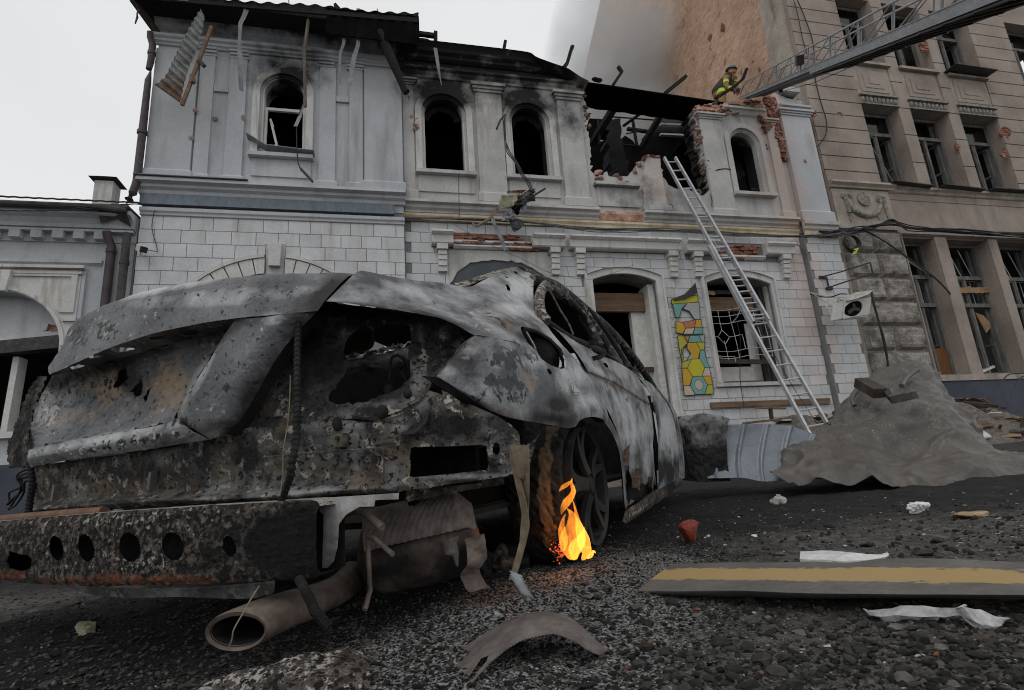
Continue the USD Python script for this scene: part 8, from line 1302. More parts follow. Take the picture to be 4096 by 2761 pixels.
# ---------------------------------------------------------------- rubble, sheets and scraps on the street
def gq(px, py, h=0.0): p = on_ground(px, py, h); return p
def gsrc(f, P): return np.array([gq(*f(x, y), h) for x, y, h in P])
c9 = zc_(2696, 1820, .60189)
VV = lambda x, y: (x * 1.76096, y * 1.76096)
def flat_piece(name, label, cat, rows, mat, n=(40, 12), amp=0.004, sc=12, t=0.006, seed=0, lift=0.0, pv=None, group=None, smooth=30, extra=()):
    P = dent(loft(rows, *n), amp, sc, seed); P[..., 2] = np.maximum(P[..., 2], ground_z(P[..., 0], P[..., 1]) - 0.01) + lift
    o = P.reshape(-1, 3).mean(0); p = thing(name, label, cat, group=group, loc=o); obj(p, 'sheet' if 'sheet' in name or 'plank' in name else 'piece', MB().shell(P - o, t).out(), mat, smooth=smooth, pv=pv); return p, o
# tin-clad plank with a yellow stripe
pk0 = gsrc(c9, [(-40, 730, 0.03), (300, 715, 0.035), (700, 716, 0.04), (1100, 700, 0.04), (1500, 688, 0.045), (1900, 694, 0.05), (2500, 725, 0.05)])
pk1 = gsrc(c9, [(-240, 905, 0.02), (0, 905, 0.03), (450, 903, 0.04), (900, 920, 0.045), (1400, 925, 0.045), (1900, 928, 0.05), (2500, 930, 0.05)])
pk2 = gsrc(c9, [(-250, 925, 0.0), (0, 935, 0.005), (450, 945, 0.005), (900, 955, 0.008), (1400, 955, 0.01), (1900, 958, 0.01), (2500, 962, 0.01)])
mid_t = spline(pk0, 60) + (spline(pk1, 60) - spline(pk0, 60)) * 0.45
def stripe(o): 
    from scipy.spatial import cKDTree
    a, b = spline(pk0, 200) - o, spline(pk1, 200) - o
    def fn(v):
        _, i = cKDTree(a[:, :2]).query(v[:, :2]); d0_ = np.linalg.norm(v - a[i], axis=1); _, j = cKDTree(b[:, :2]).query(v[:, :2]); d1_ = np.linalg.norm(v - b[j], axis=1); u = d0_ / (d0_ + d1_ + 1e-6); return 0.92 * np.exp(-((u - 0.48 - 0.06 * np.sin(v[:, 0] * 3)) / 0.235) ** 4) * sstep(-0.78, -0.55, v[:, 0])
    return fn
o_ = (pk0.mean(0) + pk1.mean(0)) / 2; PLK = thing('striped_metal_plank', 'long flat metal-clad plank with a worn yellow stripe lying on the street', 'plank', loc=o_)
P = loft([spline(pk0, 80) + np.array([0, 0.02, -0.03]), spline(pk0, 80), spline(pk0, 80) * 0.55 + spline(pk1, 80) * 0.45, spline(pk1, 80), spline(pk2, 80)], 200, 90); obj(PLK, 'sheet', MB().grid(dent(P, 0.003, 5, 1) - o_).out(), 'tin_plank', smooth=True, pv={'stripe': stripe(o_)})
wc = thing('charred_wood_strip', 'flat dark scrap lying across the grey strip', 'scrap', loc=gq(*c9(2090, 1220))); P = gsrc(c9, [(2015, 1150, 0.01), (2060, 1130, 0.012), (2110, 1140, 0.012)]); P2 = gsrc(c9, [(2040, 1270, 0.01), (2110, 1280, 0.01), (2180, 1265, 0.01)]); obj(wc, 'piece', MB().shell(loft([P, P2], 12, 12) - gq(*c9(2090, 1220)), 0.008).out(), 'wood_end')
flat_piece('white_strip', 'flat white plastic strip lying behind the striped plank', 'strip', [gsrc(c9, [(840, 640, 0.05), (1000, 636, 0.055), (1200, 650, 0.055), (1430, 660, 0.05)]), gsrc(c9, [(835, 690, 0.045), (1000, 700, 0.045), (1200, 703, 0.045), (1430, 672, 0.045)])], 'white_strip', t=0.02)
flat_piece('grey_foam_strip', 'long bent strip of grey foam on the gravel in front of the plank', 'strip', [gsrc(c9, [(1270, 1035, 0.02), (1450, 1020, 0.025), (1530, 1004, 0.035), (1750, 1012, 0.035), (1930, 1010, 0.05), (2050, 1040, 0.03), (2200, 1095, 0.02)]), gsrc(c9, [(1300, 1065, 0.01), (1380, 1078, 0.01), (1560, 1070, 0.02), (1780, 1078, 0.02), (1900, 1070, 0.03), (2050, 1130, 0.02), (2190, 1130, 0.01)])], 'grey_strip', t=0.015, amp=0.008, sc=30)
def lump(name, label, cat, c, size, mat, seed, rough=0.4, sub=3, h=0.0, rz=0.0, sink=0.2, group=None, amp=0.0, sc=40):
    p0_ = gq(*c) ; p0_[2] = float(ground_z(p0_[0], p0_[1])); t = rock(seed, size, sub, rough); 
    if amp: t.vertices += t.vertex_normals * (amp * (meshkit.noise(t.vertices * sc, seed) - 0.3)[:, None])
    t.apply_translation((0, 0, size[2] * (0.5 - sink))); p = thing(name, label, cat, group=group, loc=p0_, rotz=rz); obj(p, 'lump', t, mat, smooth=False if not amp else True); return p
def size_at(c, wpx): p = gq(*c); return wpx / FPX * ((p - CAM) @ FWD)
s_ = size_at(c9(120, 590), 96); lump('brick_chunk', 'wet red broken brick standing on the wet street right of the car', 'brick', c9(120, 590), (s_ * 1.1, s_ * 0.9, s_ * 0.95), 'wet_brick', 12, 0.15, 2, rz=0.3, sink=0.08)
s_ = size_at(c9(1628, 415), 104); lump('foam_lump', 'crumbly white foam lump on the dark ground', 'foam', c9(1628, 415), (s_, s_ * 0.6, s_ * 0.42), 'foam_white', 5, 0.4, 4, amp=0.012, sc=110, sink=0.1)
s_ = size_at(c9(700, 320), 50); lump('ash_lump', 'grey tuft of burnt fibre below the crumpled sheet', 'ash', c9(695, 325), (s_, s_, s_ * 0.8), 'gravel_pale', 6, 0.8, 4, amp=0.015, sc=90)
s_ = size_at(c9(538, 565), 26); lump('foam_crumb', 'tiny white foam crumb on the wet patch', 'foam', c9(538, 565), (s_, s_, s_ * 0.5), 'foam_white', 7, 0.3, 2)
s_ = size_at(c9(1980, 420), 165); lump('wood_chip', 'pale splintered wood chip right of the foam lump', 'wood', c9(1980, 430), (s_, s_ * 0.4, s_ * 0.16), 'chip_wood', 8, 0.5, 3, rz=0.15, amp=0.006, sc=60)
for nm, c, w, hh, sd, lab in (('black_clod', (590, 1385), 140, 0.62, 21, 'black clod of charred asphalt in the middle of the near gravel'), ('black_clod', (310, 1275), 130, 0.6, 22, 'flat black clod left of the middle of the near gravel'), ('black_clod', (1640, 1300), 140, 0.62, 23, 'dark clod on the gravel below the grey strip'), ('black_clod', (1180, 1425), 100, 0.8, 24, 'pointed dark clod near the bottom edge of the gravel'), ('black_clod', (970, 1040), 75, 0.75, 25, 'round black clod just below the striped plank'), ('black_clod', (2230, 1140), 80, 0.7, 26, 'black lump touching the right end of the grey foam strip'), ('black_clod', (700, 1350), 50, 0.7, 27, 'small black pebble right beside the biggest black clod'), ('black_clod', (1650, 660), 150, 0.35, 28, 'broad flat dark clod behind the striped plank'), ('black_clod', (1290, 610), 110, 0.33, 29, 'flat dark clod left of the white strip end'), ('black_clod', (1030, 480), 90, 0.3, 31, 'grey flat lump on the wet ground below the crumpled sheet')):
    s_ = size_at(c9(*c), w * .60189); lump(nm, lab, 'rubble', c9(*c), (s_, s_ * 0.8, s_ * hh), 'gravel_dark', sd, 0.35, 2, rz=R.uniform(0, 6), group=None)
for k_, (nm, c, w, hh, mat, lab) in enumerate((('glass_shard', (1030, 1270), 110, 0.2, 'gravel_pale', 'flat pale glass shard lying on the near gravel'), ('pale_pebble', (535, 1080), 48, 0.5, 'gravel_pale', 'single pale oval pebble below the plank'), ('pink_pebble', (158, 1035), 50, 0.4, 'gravel_brick', 'small pink stone near the left end of the plank'), ('rust_scrap', (2190, 1030), 70, 0.35, 'gravel_brick', 'orange rusty scrap behind the right end of the grey strip'), ('brick_crumb', (2300, 1320), 40, 0.8, 'gravel_brick', 'orange brick crumb at the right edge of the gravel'), ('grey_flake', (600, 1265), 120, 0.18, 'gravel_grey', 'thin curved grey flake on the near gravel'), ('grey_flake', (1650, 1400), 80, 0.3, 'gravel_pale', 'pale grey flake below the dark clod'), ('tan_flake', (860, 1295), 60, 0.15, 'chip_wood', 'tan sliver between the black clods'), ('orange_crumb', (1270, 500), 30, 0.5, 'gravel_brick', 'orange crumb on the dark ground'), ('paint_flakes', (190, 860), 120, 0.10, 'white_strip', 'white paint flakes on the left end of the striped plank'))):
    s_ = size_at(c9(*c), w * .60189); lump(nm, lab, 'scrap', c9(*c), (s_, s_ * 0.5, s_ * hh), mat, 40 + k_, 0.4, 2, rz=R.uniform(-0.3, 0.3), sink=0.1 if nm != 'paint_flakes' else -3.2)
# bent piece of dimpled heat shield in the foreground
hs0 = gsrc(c8, [(792, 1380, 0.002), (870, 1300, 0.01), (950, 1258, 0.02), (1100, 1160, 0.045), (1250, 1085, 0.065), (1400, 1036, 0.075), (1560, 1055, 0.065), (1680, 1120, 0.045), (1800, 1230, 0.02), (1888, 1305, 0.002)])
hs1 = gsrc(c8, [(930, 1562, 0.0), (985, 1500, 0.01), (1040, 1440, 0.015), (1110, 1370, 0.028), (1220, 1285, 0.045), (1350, 1215, 0.056), (1500, 1190, 0.058), (1640, 1225, 0.048), (1750, 1295, 0.02), (1845, 1336, 0.0)])
hP = dent(loft([hs0, (hs0 + hs1) / 2 + np.array([0, 0, 0.004]), hs1], 190, 70), 0.004, 10, 3); nh = np.indices(hP.shape[:2]); hP[..., 2] += 0.0016 * np.sin(nh[0] * 2 * PI / 4.0) * np.sin(nh[1] * 2 * PI / 4.0)
hv, hf = MB().shell(hP, 0.0015).out(); 
def proj_w(v): d = (v - CAM) @ FWD; return np.stack([2048 + FPX * ((v - CAM) @ RT) / d, 1380.5 - FPX * ((v - CAM) @ UP) / d], -1)
notch = sg.Polygon([c8(*p) for p in [(960, 1470), (1040, 1350), (1085, 1335), (1075, 1370), (1010, 1450), (930, 1560), (800, 1500), (780, 1395), (860, 1425)]]).buffer(0); qh = proj_w(hv[hf].mean(1)); hf = hf[~(shapely.contains_xy(notch, qh[:, 0], qh[:, 1]))]
o_ = hs0.mean(0); HS = thing('heat_shield_scrap', 'arched scrap of dimpled brown metal shield lying in front of the car', 'scrap', loc=o_); obj(HS, 'sheet', (hv - o_, hf), 'shield_mesh', smooth=True)
lf = gsrc(c8, [(792, 1385, 0.003), (860, 1330, 0.012), (950, 1280, 0.02), (1060, 1230, 0.03)]); lf2 = gsrc(c8, [(800, 1415, 0.0), (870, 1450, 0.0), (945, 1452, 0.004), (1080, 1338, 0.015)]); obj(HS, 'torn_tongue', MB().shell(dent(loft([lf, lf2], 40, 20), 0.003, 20, 4) - o_, 0.0015).out(), 'shield_mesh', smooth=True)
flat_piece('bright_metal_shard', 'shiny torn metal shard in the soot left of the arched shield', 'shard', [gsrc(c8, [(1015, 1060, 0.015), (1060, 1015, 0.035), (1130, 1035, 0.04), (1225, 1100, 0.01)]), gsrc(c8, [(1040, 1095, 0.005), (1080, 1120, 0.01), (1150, 1132, 0.01), (1225, 1112, 0.005)])], 'zinc_dull', amp=0.01, sc=25, n=(30, 20))
flat_piece('grey_bone_scrap', 'small smooth grey scrap in the soot under the silencer', 'scrap', [gsrc(c8, [(805, 1070, 0.012), (850, 1055, 0.015), (930, 1040, 0.012)]), gsrc(c8, [(805, 1095, 0.0), (850, 1100, 0.0), (925, 1062, 0.0)])], 'gravel_grey', t=0.01)
flat_piece('grey_fibre_wad', 'pale scorched fibre wad on the ground below the bumper beam', 'fibre', [gsrc(c7, [(500, 1140, 0.02), (560, 1100, 0.035), (630, 1120, 0.02)]), gsrc(c7, [(490, 1210, 0.0), (560, 1215, 0.0), (630, 1190, 0.0)])], 'insulation', amp=0.02, sc=30, n=(24, 16))
# heap of molten, ashy crust at the bottom
cr0 = gsrc(c7, [(1350, 1540, 0.02), (1500, 1470, 0.03), (1650, 1440, 0.035), (1800, 1400, 0.05), (1960, 1320, 0.06), (2150, 1310, 0.05), (2330, 1290, 0.04), (2450, 1330, 0.01)]); cr1 = gsrc(c7, [(1250, 1700, 0.0), (1600, 1700, 0.0), (1900, 1680, 0.01), (2200, 1640, 0.01), (2460, 1580, 0.0)])
P = dent(loft([cr0, bulge(cr0, cr1, 0.5, (0, 0, 0.015)), cr1], 160, 70), 0.014, 18, 3, 0.003, 70); o_ = P.reshape(-1, 3).mean(0); p = thing('ash_crust_heap', 'grey and white molten crust at the bottom edge before the exhaust', 'ash', loc=o_); obj(p, 'crust', MB().grid(P - o_).out(), 'burnt_rust', smooth=True, pv={'ash': lambda v: np.clip(0.40 + 0.9 * (fbm(v, 14, 3, 2) - 0.5), 0, 1), 'chip': lambda v: np.full(len(v), 0.35)})
# melted lumps between silencer and wheel
for k_, (c, w, hh) in enumerate((((1060, 700), 190, 0.9), ((1190, 800), 170, 1.1), ((1250, 640), 200, 0.9), ((1120, 640), 150, 0.9))): s_ = size_at(c8(c[0], 830), w * .60189); lump('melted_lump', ('black melted lump behind the silencer end', 'tan scorched lump hanging by the strap foot', 'dark crusted lump in front of the wheel', 'uppermost black melted lump over the ash')[k_], 'slag', c8(c[0], 840 - 20 * k_), (s_, s_ * 0.8, s_ * hh), 'burnt_dark' if k_ != 1 else 'burnt_rust', 90 + k_, 0.8, 4, amp=0.02, sc=60)
# big crumpled brown metal sheet
def vrow(P): return np.array([at_depth(x * 1.76096, y * 1.76096, dep) for x, y, dep in P])
S0 = vrow([(1745, 1090, 4.15), (1800, 1108, 4.0), (1875, 1098, 3.95), (1960, 1100, 3.95), (2060, 1118, 3.85), (2190, 1142, 3.7), (2240, 1125, 3.75), (2326, 1122, 3.75), (2480, 1140, 3.6)])
S1 = vrow([(1752, 1078, 4.3), (1810, 1062, 4.35), (1880, 1035, 4.35), (1960, 1060, 4.15), (2060, 1085, 4.05), (2180, 1088, 3.95), (2250, 1085, 3.95), (2330, 1078, 3.95), (2480, 1090, 3.8)])
S2 = vrow([(1765, 1066, 4.45), (1815, 1020, 4.6), (1870, 985, 4.7), (1950, 1005, 4.45), (2050, 1040, 4.35), (2150, 1020, 4.3), (2220, 1045, 4.15), (2326, 1055, 4.1), (2480, 1070, 4.0)])
S3 = vrow([(1800, 1040, 4.6), (1850, 990, 4.8), (1890, 960, 4.9), (1990, 935, 4.75), (2060, 930, 4.7), (2130, 940, 4.65), (2190, 975, 4.5), (2280, 1045, 4.25), (2480, 1062, 4.1)])
S4 = vrow([(1850, 1000, 4.9), (1895, 960, 5.0), (1922, 915, 5.1), (1985, 880, 5.05), (2050, 868, 5.0), (2120, 880, 4.95), (2180, 955, 4.7), (2270, 1035, 4.4), (2480, 1058, 4.2)])
S5 = vrow([(1870, 985, 5.1), (1915, 945, 5.2), (1945, 885, 5.3), (2000, 848, 5.3), (2055, 832, 5.3), (2110, 845, 5.2), (2165, 905, 5.0), (2262, 1025, 4.6), (2480, 1055, 4.4)])
S6 = S5 + np.array([0.1, 0.5, -0.45])
P = loft([S0, S1, S2, S3, S4, S5, S6], 260, 190); q = P.reshape(-1, 3)
P = dent(P, 0.03, 1.8, 9); du = np.gradient(P, axis=0); dv = np.gradient(P, axis=1); nn = np.cross(dv, du); nn /= np.linalg.norm(nn, axis=-1, keepdims=True); nn *= np.sign((nn @ np.array([0, -0.7, 0.7])))[..., None]
def ridge(sc, sd, pw): return (1 - np.minimum(np.abs(meshkit.fbm(P * np.array(sc), 2, sd) - 0.5) * 5, 1)) ** pw
P = P + nn * (0.05 * ridge((1.5, 1.1, 1.3), 8, 1.6) + 0.045 * ridge((2.6, 3.2, 2.2), 18, 1.5) + 0.025 * ridge((6, 5, 7), 28, 1.2) - 0.03)[..., None]; P[:10, :, 2] += 0.016 * np.sin(np.arange(260) * 0.16)[None] * np.linspace(1, 0, 10)[:, None]
o_ = P.reshape(-1, 3).mean(0); o_[2] = ground_z(o_[0], o_[1]); TS = thing('crumpled_metal_sheet', 'big crumpled brown-grey roofing sheet heaped on the street at the right', 'metal sheet', loc=o_); obj(TS, 'sheet', MB().shell(P - o_, 0.004).out(), 'tin_brown', smooth=True, pv={'ash': lambda v: 0.06 + 0.22 * fbm(v, 2, 2, 4)})
tsr = lambda P_: np.array([at_depth(2696 + x * .60189, 900 + y * .60189, d) - o_ for x, y, d in P_])
for k_, q in enumerate(([(1240, 1045, 4.85), (1290, 1075, 4.75), (1370, 1120, 4.6)], )): t3_ = tsr(q); wbk = thing('wooden_beam_end', 'dark square beam end lying on top of the crumpled sheet', 'beam', loc=o_); obj(wbk, 'beam', MB().bar(t3_[0], t3_[2], 0.11, 0.08).out(), 'wood_end')
sl_ = thing('black_strap_loop', 'black rubber strap curled on the crumpled sheet', 'strap', loc=o_); obj(sl_, 'strap', MB().ribbon(spline(tsr([(1610, 1130, 4.45), (1540, 1145, 4.42), (1450, 1165, 4.45), (1425, 1140, 4.5), (1440, 1105, 4.6)]), 40), 0.055, 0.012, wdir=(0, 0.3, 1)).out(), 'cable_black', smooth=30)
for k_, q in enumerate(([(1190, 1220, 4.85), (1175, 1180, 4.9), (1210, 1110, 5.0), (1245, 1050, 5.05)], [(1500, 1090, 4.7), (1530, 1040, 4.85), (1575, 1000, 4.95), (1610, 980, 5.0)])): obj(TS, 'standing_seam', MB().tube(spline(tsr(q) + w_(0, -0.03, 0.02), 24), 0.022, 6).out(), 'tin_brown', smooth=True)
# ribbed blue-grey sheet
R0 = vrow([(1608, 1088, 4.5), (1680, 1086, 4.45), (1745, 1095, 4.4), (1830, 1085, 4.4)]); R1 = vrow([(1612, 968, 4.75), (1690, 964, 4.7), (1780, 966, 4.7), (1850, 988, 4.65)]); P = loft([R0, bulge(R0, R1, 0.5, (0, 0.06, 0)), R1], 150, 60); uu_ = np.linspace(0, 1, 150)[None]; P[..., 1] -= 0.03 * np.exp(-((np.mod(uu_ * 4.4 + 0.1, 1) - 0.5) / 0.07) ** 2); P = dent(P, 0.012, 4, 5); o2 = P.reshape(-1, 3).mean(0); o2[2] = ground_z(o2[0], o2[1]); p = thing('ribbed_metal_sheet', 'blue-grey standing-seam roof sheet propped up left of the crumpled sheet', 'metal sheet', loc=o2); obj(p, 'sheet', MB().shell(P - o2, 0.004).out(), 'tin_blue', smooth=True)
K0 = vrow([(1548, 1090, 4.6), (1600, 1095, 4.5), (1660, 1092, 4.5)]); K1 = vrow([(1545, 1000, 4.7), (1590, 1010, 4.6), (1650, 1010, 4.6)]); K2 = vrow([(1543, 950, 4.8), (1590, 945, 4.75), (1655, 952, 4.7)]); P = dent(loft([K0, K1, K2, K2 + np.array([0, 0.3, 0.0])], 70, 60), 0.05, 5, 3, 0.01); o3 = P.reshape(-1, 3).mean(0); o3[2] = ground_z(o3[0], o3[1]); p = thing('charred_car_part', 'charred black bumper part slumped between the car and the ribbed sheet', 'wreckage', loc=o3); obj(p, 'piece', MB().shell(P - o3, 0.006).out(), 'burnt_panel', smooth=True, pv={'ash': lambda v: sstep(0.35, 0.55, v[:, 2]) * 0.8, 'soot': lambda v: np.full(len(v), 0.5)})
# rubble banked against the walls
hx = np.linspace(3.2, 15.5, 170); hy = np.linspace(-2.4, 0.05, 40); HX, HY = np.meshgrid(hx, hy, indexing='ij'); hh_ = (0.15 + 0.75 * np.exp(-((HX - 12.2) / 1.2) ** 2) + 0.60 * np.exp(-((HX - 9.8) / 1.3) ** 2) + 0.75 * np.exp(-((HX - 14.6) / 1.6) ** 2)) * sstep(-2.4, -0.5, HY); HP = np.stack([HX, HY, np.zeros_like(HX)], -1); HW_ = f2w(HP); gz0 = ground0(HW_[..., 0], HW_[..., 1]); HW_[..., 2] = gz0 - 0.06 + hh_ * (0.55 + 0.9 * meshkit.fbm(HP * 1.6, 4, 6))
obj(None, 'rubble_bank', MB().grid(HW_).out(), 'wall_rubble', smooth=True, label='bank of dusty rubble along the foot of the houses', cat='rubble', kind='stuff')
def bank_z(s, d):
    i = np.clip(np.searchsorted(hx, s) - 1, 0, 168); j = np.clip(np.searchsorted(hy, d) - 1, 0, 38); return HW_[i, j, 2]
rr = np.random.default_rng(31); scraps = (('raw_wood', (0.9, 0.06, 0.03)), ('wood_end', (0.7, 0.08, 0.05)), ('white_plastic', (0.35, 0.25, 0.02)), ('dusty_brick', (0.22, 0.11, 0.07)), ('rust_sheet', (0.5, 0.3, 0.01)), ('gravel_grey', (0.3, 0.2, 0.12)), ('fibreboard', (0.5, 0.3, 0.012)), ('red_brick', (0.22, 0.11, 0.07)))
kinds = {'raw_wood': ('lath', 'brown lath'), 'wood_end': ('charred_lath', 'dark charred lath'), 'white_plastic': ('white_board_scrap', 'white board scrap'), 'dusty_brick': ('dusty_brick', 'dusty brick'), 'rust_sheet': ('rusty_sheet', 'rusty sheet scrap'), 'gravel_grey': ('concrete_lump', 'grey concrete lump'), 'fibreboard': ('board_scrap', 'tan board scrap'), 'red_brick': ('loose_red_brick', 'red brick')}
for k_ in range(150):
    mat, sz = scraps[rr.integers(8)]; s = rr.choice([rr.uniform(8.8, 13.0), rr.uniform(13, 15.4)]); d = -rr.uniform(0.1, 1.9); z = bank_z(s, d); sz = np.array(sz) * rr.uniform(0.6, 1.3)
    o = f2w(np.array([s, d, z + sz[2] * 0.5])); p = thing(kinds[mat][0], kinds[mat][1] + ' in the rubble along the foot of the houses', 'rubble', group='scraps in the rubble at the wall foot: ' + kinds[mat][1], loc=o, rotz=rr.uniform(-1.2, 1.2))
    if 'brick' in mat or mat == 'gravel_grey': mb = MB().tm(rock(k_ + 700, sz, 1, 0.25))
    else:
        a = rr.normal(0, 0.25, 3); mb = MB().bar((-sz[0] / 2, 0, -sz[0] * a[0] / 2), (sz[0] / 2, 0, sz[0] * a[0] / 2), sz[1], sz[2], up=(a[1], a[2], 1))
    obj(p, 'piece', mb.out(), mat)
PR = thing('bent_grey_pipe', 'two bent grey tubes rising from the rubble at the right edge', 'pipe', M=FM)
for P in ([(2108, 1240), (2150, 1120), (2195, 1020), (2240, 990), (2330, 985)], [(2195, 1290), (2240, 1150), (2290, 1040), (2326, 1005), (2400, 1000)]): obj(PR, 'tube', MB().tube(spline([q6_(x, y, -0.9) for x, y in P], 40), 0.014, 7).out(), 'plinth_blue', smooth=True)
BG = thing('plastic_bag_heap', 'crumpled beige and blue bag on the rubble at the right', 'bag', M=FM); bq = q6_(2100, 1290, -1.0); t = rock(77, (0.62, 0.4, 0.30), 4, 0.6); t.vertices += t.vertex_normals * (0.06 * (meshkit.noise(t.vertices * 14, 4) - 0.5)[:, None]); t.apply_translation(bq); obj(BG, 'bag', t, 'print_pink', smooth=35); obj(BG, 'blue_fold', MB().shell(dent(loft([np.array([bq + w_(-0.25, -0.22, -0.08), bq + w_(0.05, -0.26, -0.10), bq + w_(0.28, -0.22, -0.06)]), np.array([bq + w_(-0.25, -0.25, -0.16), bq + w_(0.05, -0.28, -0.17), bq + w_(0.28, -0.24, -0.14)])], 20, 8), 0.02, 12), 0.004).out(), 'print_blue' if 'print_blue' in LOOK else 'print_grey')
WP = thing('standing_plank_stub', 'short upright plank stub in front of the long brown plank', 'plank', M=FM); obj(WP, 'upright', MB().bar(q6_(650, 1300, -0.5), q6_(640, 1215, -0.5), 0.07, 0.04).out(), 'wood_end'); obj(WP, 'splinter', MB().bar(q6_(540, 1215, -0.5), q6_(740, 1220, -0.5), 0.05, 0.03).bar(q6_(590, 1205, -0.45), q6_(710, 1210, -0.45), 0.04, 0.03).out(), 'raw_wood'); obj(WP, 'splinter', MB().bar(q6_(460, 1320, -0.6), q6_(760, 1285, -0.5), 0.05, 0.04).out(), 'raw_wood')
# ---------------------------------------------------------------- loose stones of the street
def scatter(name, n, region, sizes, mat, label, cat, seed, flat=0.75, power=2.6, nvar=4):
    rr = np.random.default_rng(seed); pts = []; 
    while len(pts) < n:
        px, py = rr.uniform(*region[0], n), rr.uniform(*region[1], n)
        for a, b in zip(px, py):
            p = on_ground(a, b)
            if 0.6 < p[1] < 11 and -8 < p[0] < 9: pts.append(p)
            if len(pts) >= n: break
    P = np.array(pts); P[:, 2] = ground_z(P[:, 0], P[:, 1]); sz = sizes[0] + (sizes[1] - sizes[0]) * rr.random(n) ** power
    pi = UsdGeom.PointInstancer.Define(stage, path_for(None, name)); pp = str(pi.GetPath())
    rel = pi.CreatePrototypesRel()
    for k_ in range(nvar):
        mm = usdkit.mesh(stage, f'{pp}/stone_{k_:03d}' if k_ else f'{pp}/stone', rock(seed * 10 + k_, (1, rr.uniform(0.6, 1), flat * rr.uniform(0.6, 1.2)), 1, 0.5), LOOK[mat]); rel.AddTarget(mm.GetPath())
    pi.CreateProtoIndicesAttr(Vt.IntArray.FromNumpy(rr.integers(0, nvar, n).astype(np.int32))); pi.CreatePositionsAttr(Vt.Vec3fArray.FromNumpy((P + np.array([0, 0, 1]) * sz[:, None] * 0.12).astype(np.float32))); pi.CreateScalesAttr(Vt.Vec3fArray.FromNumpy((np.ones((n, 3)) * sz[:, None]).astype(np.float32)))
    an = rr.uniform(0, 2 * PI, n); tl = rr.normal(0, 0.25, (n, 2)); q = np.stack([np.cos(an / 2), tl[:, 0] * 0.5, tl[:, 1] * 0.5, np.sin(an / 2)], 1); q /= np.linalg.norm(q, axis=1, keepdims=True)
    pi.CreateOrientationsAttr(Vt.QuathArray([Gf.Quath(*map(float, r_)) for r_ in q])); keys(pi.GetPrim(), label, cat, None, 'stuff')
full = ((-200, 4300), (2010, 2860)); rgt = ((2300, 4300), (1950, 2860))
scatter('dark_gravel', 9000, full, (0.003, 0.020), 'gravel_dark', 'dark gravel and cinders all over the street', 'gravel', 1)
scatter('grey_gravel', 12000, full, (0.0025, 0.015), 'gravel_grey', 'fine grey gravel on the street', 'gravel', 2)
scatter('dark_cinders', 900, rgt, (0.005, 0.024), 'gravel_dark', 'coarser dark cinders on the right half of the street', 'gravel', 3, flat=0.8, power=3.0)
scatter('pale_crumbs', 3000, full, (0.0015, 0.009), 'gravel_pale', 'pale crumbs of plaster and glass strewn over the street', 'crumbs', 4, flat=0.3)
scatter('brick_crumbs', 260, rgt, (0.003, 0.016), 'gravel_brick', 'orange brick crumbs strewn over the street', 'crumbs', 5)
scatter('black_flakes', 5000, ((-200, 2900), (2100, 2860)), (0.003, 0.020), 'burnt_dark', 'black flakes of burnt paint and soot round the car', 'flakes', 6, flat=0.16)
scatter('ash_specks', 9000, ((1300, 2700), (2180, 2860)), (0.0015, 0.008), 'gravel_pale', 'white specks of ash on the soot before the car', 'ash', 7, flat=0.3)
scatter('pale_crumbs', 900, ((-200, 4300), (1960, 2250)), (0.004, 0.02), 'gravel_pale', 'pale plaster crumbs far back on the street', 'crumbs', 8, flat=0.4)
scatter('tan_scorched_crumbs', 2200, ((-200, 1500), (2380, 2860)), (0.004, 0.022), 'wall_rubble', 'tan and grey scorched crumbs at the lower left before the bumper', 'crumbs', 9, flat=0.4)
rr = np.random.default_rng(77); n_ = 0
while n_ < 150:
    a, b = rr.uniform(2100, 4200), rr.uniform(2060, 2790); p = on_ground(a, b); p[2] = float(ground_z(p[0], p[1]))
    q = (p - CG) @ CR.T
    if abs(q[1]) < 1.0 and -1.2 < q[0] < 3: continue
    if p[2] < -5 or (2440 < a and 2230 < b < 2410): continue
    s_ = rr.uniform(0.018, 0.042); t = rock(1000 + n_, (s_, s_ * rr.uniform(0.6, 1), s_ * rr.uniform(0.3, 0.65)), 1, 0.4); t.apply_translation((0, 0, s_ * 0.13)); x = thing('rubble_chunk', 'dark chunk of broken asphalt lying loose on the street', 'rubble', group='dark rubble chunks on the street', loc=p, rotz=rr.uniform(0, 6)); obj(x, 'chunk', t, 'gravel_dark' if rr.random() < 0.8 else 'gravel_grey'); n_ += 1
# ---------------------------------------------------------------- fire in the wheel
def flame_look():
    LOOK['flame'] = usdkit.material(stage, '/World/Looks/flame', {'tc': ('texture_coordinate', {}), 'mp': ('mapping', {'scale': (40, 40, 16)}), 'n': ('noise_texture', {'scale': 1.0, 'detail': 4.0, 'distortion': 1.2}), 'm': ('map_range', {'from_min': 0.36, 'from_max': 0.66, 'to_min': 0.5, 'to_max': 13.0, 'clamp': True}), 'v': ('principled_volume', {'density': 0.4, 'color': (0.3, 0.2, 0.1), 'emission_color': (1.0, 0.30, 0.03)})},
        [('tc.object', 'mp.vector'), ('mp.vector', 'n.vector'), ('n.fac', 'm.value'), ('m.result', 'v.emission_strength')], volume='v.volume')
    LOOK['ember'] = usdkit.material(stage, '/World/Looks/ember', {'e': ('emission', {'color': (1.0, 0.12, 0.04), 'strength': 1.2})}, [], surface='e.emission')
flame_look()
FB = car(*c8(1660, 690), y=-0.85); FL_ = thing('wheel_fire', 'orange flames licking up the burning rear tyre', 'fire', M=CM)
fxp = lambda x, y, dx=0.0: car(*c8(x, y), x=FB[0] - 0.03 + dx)
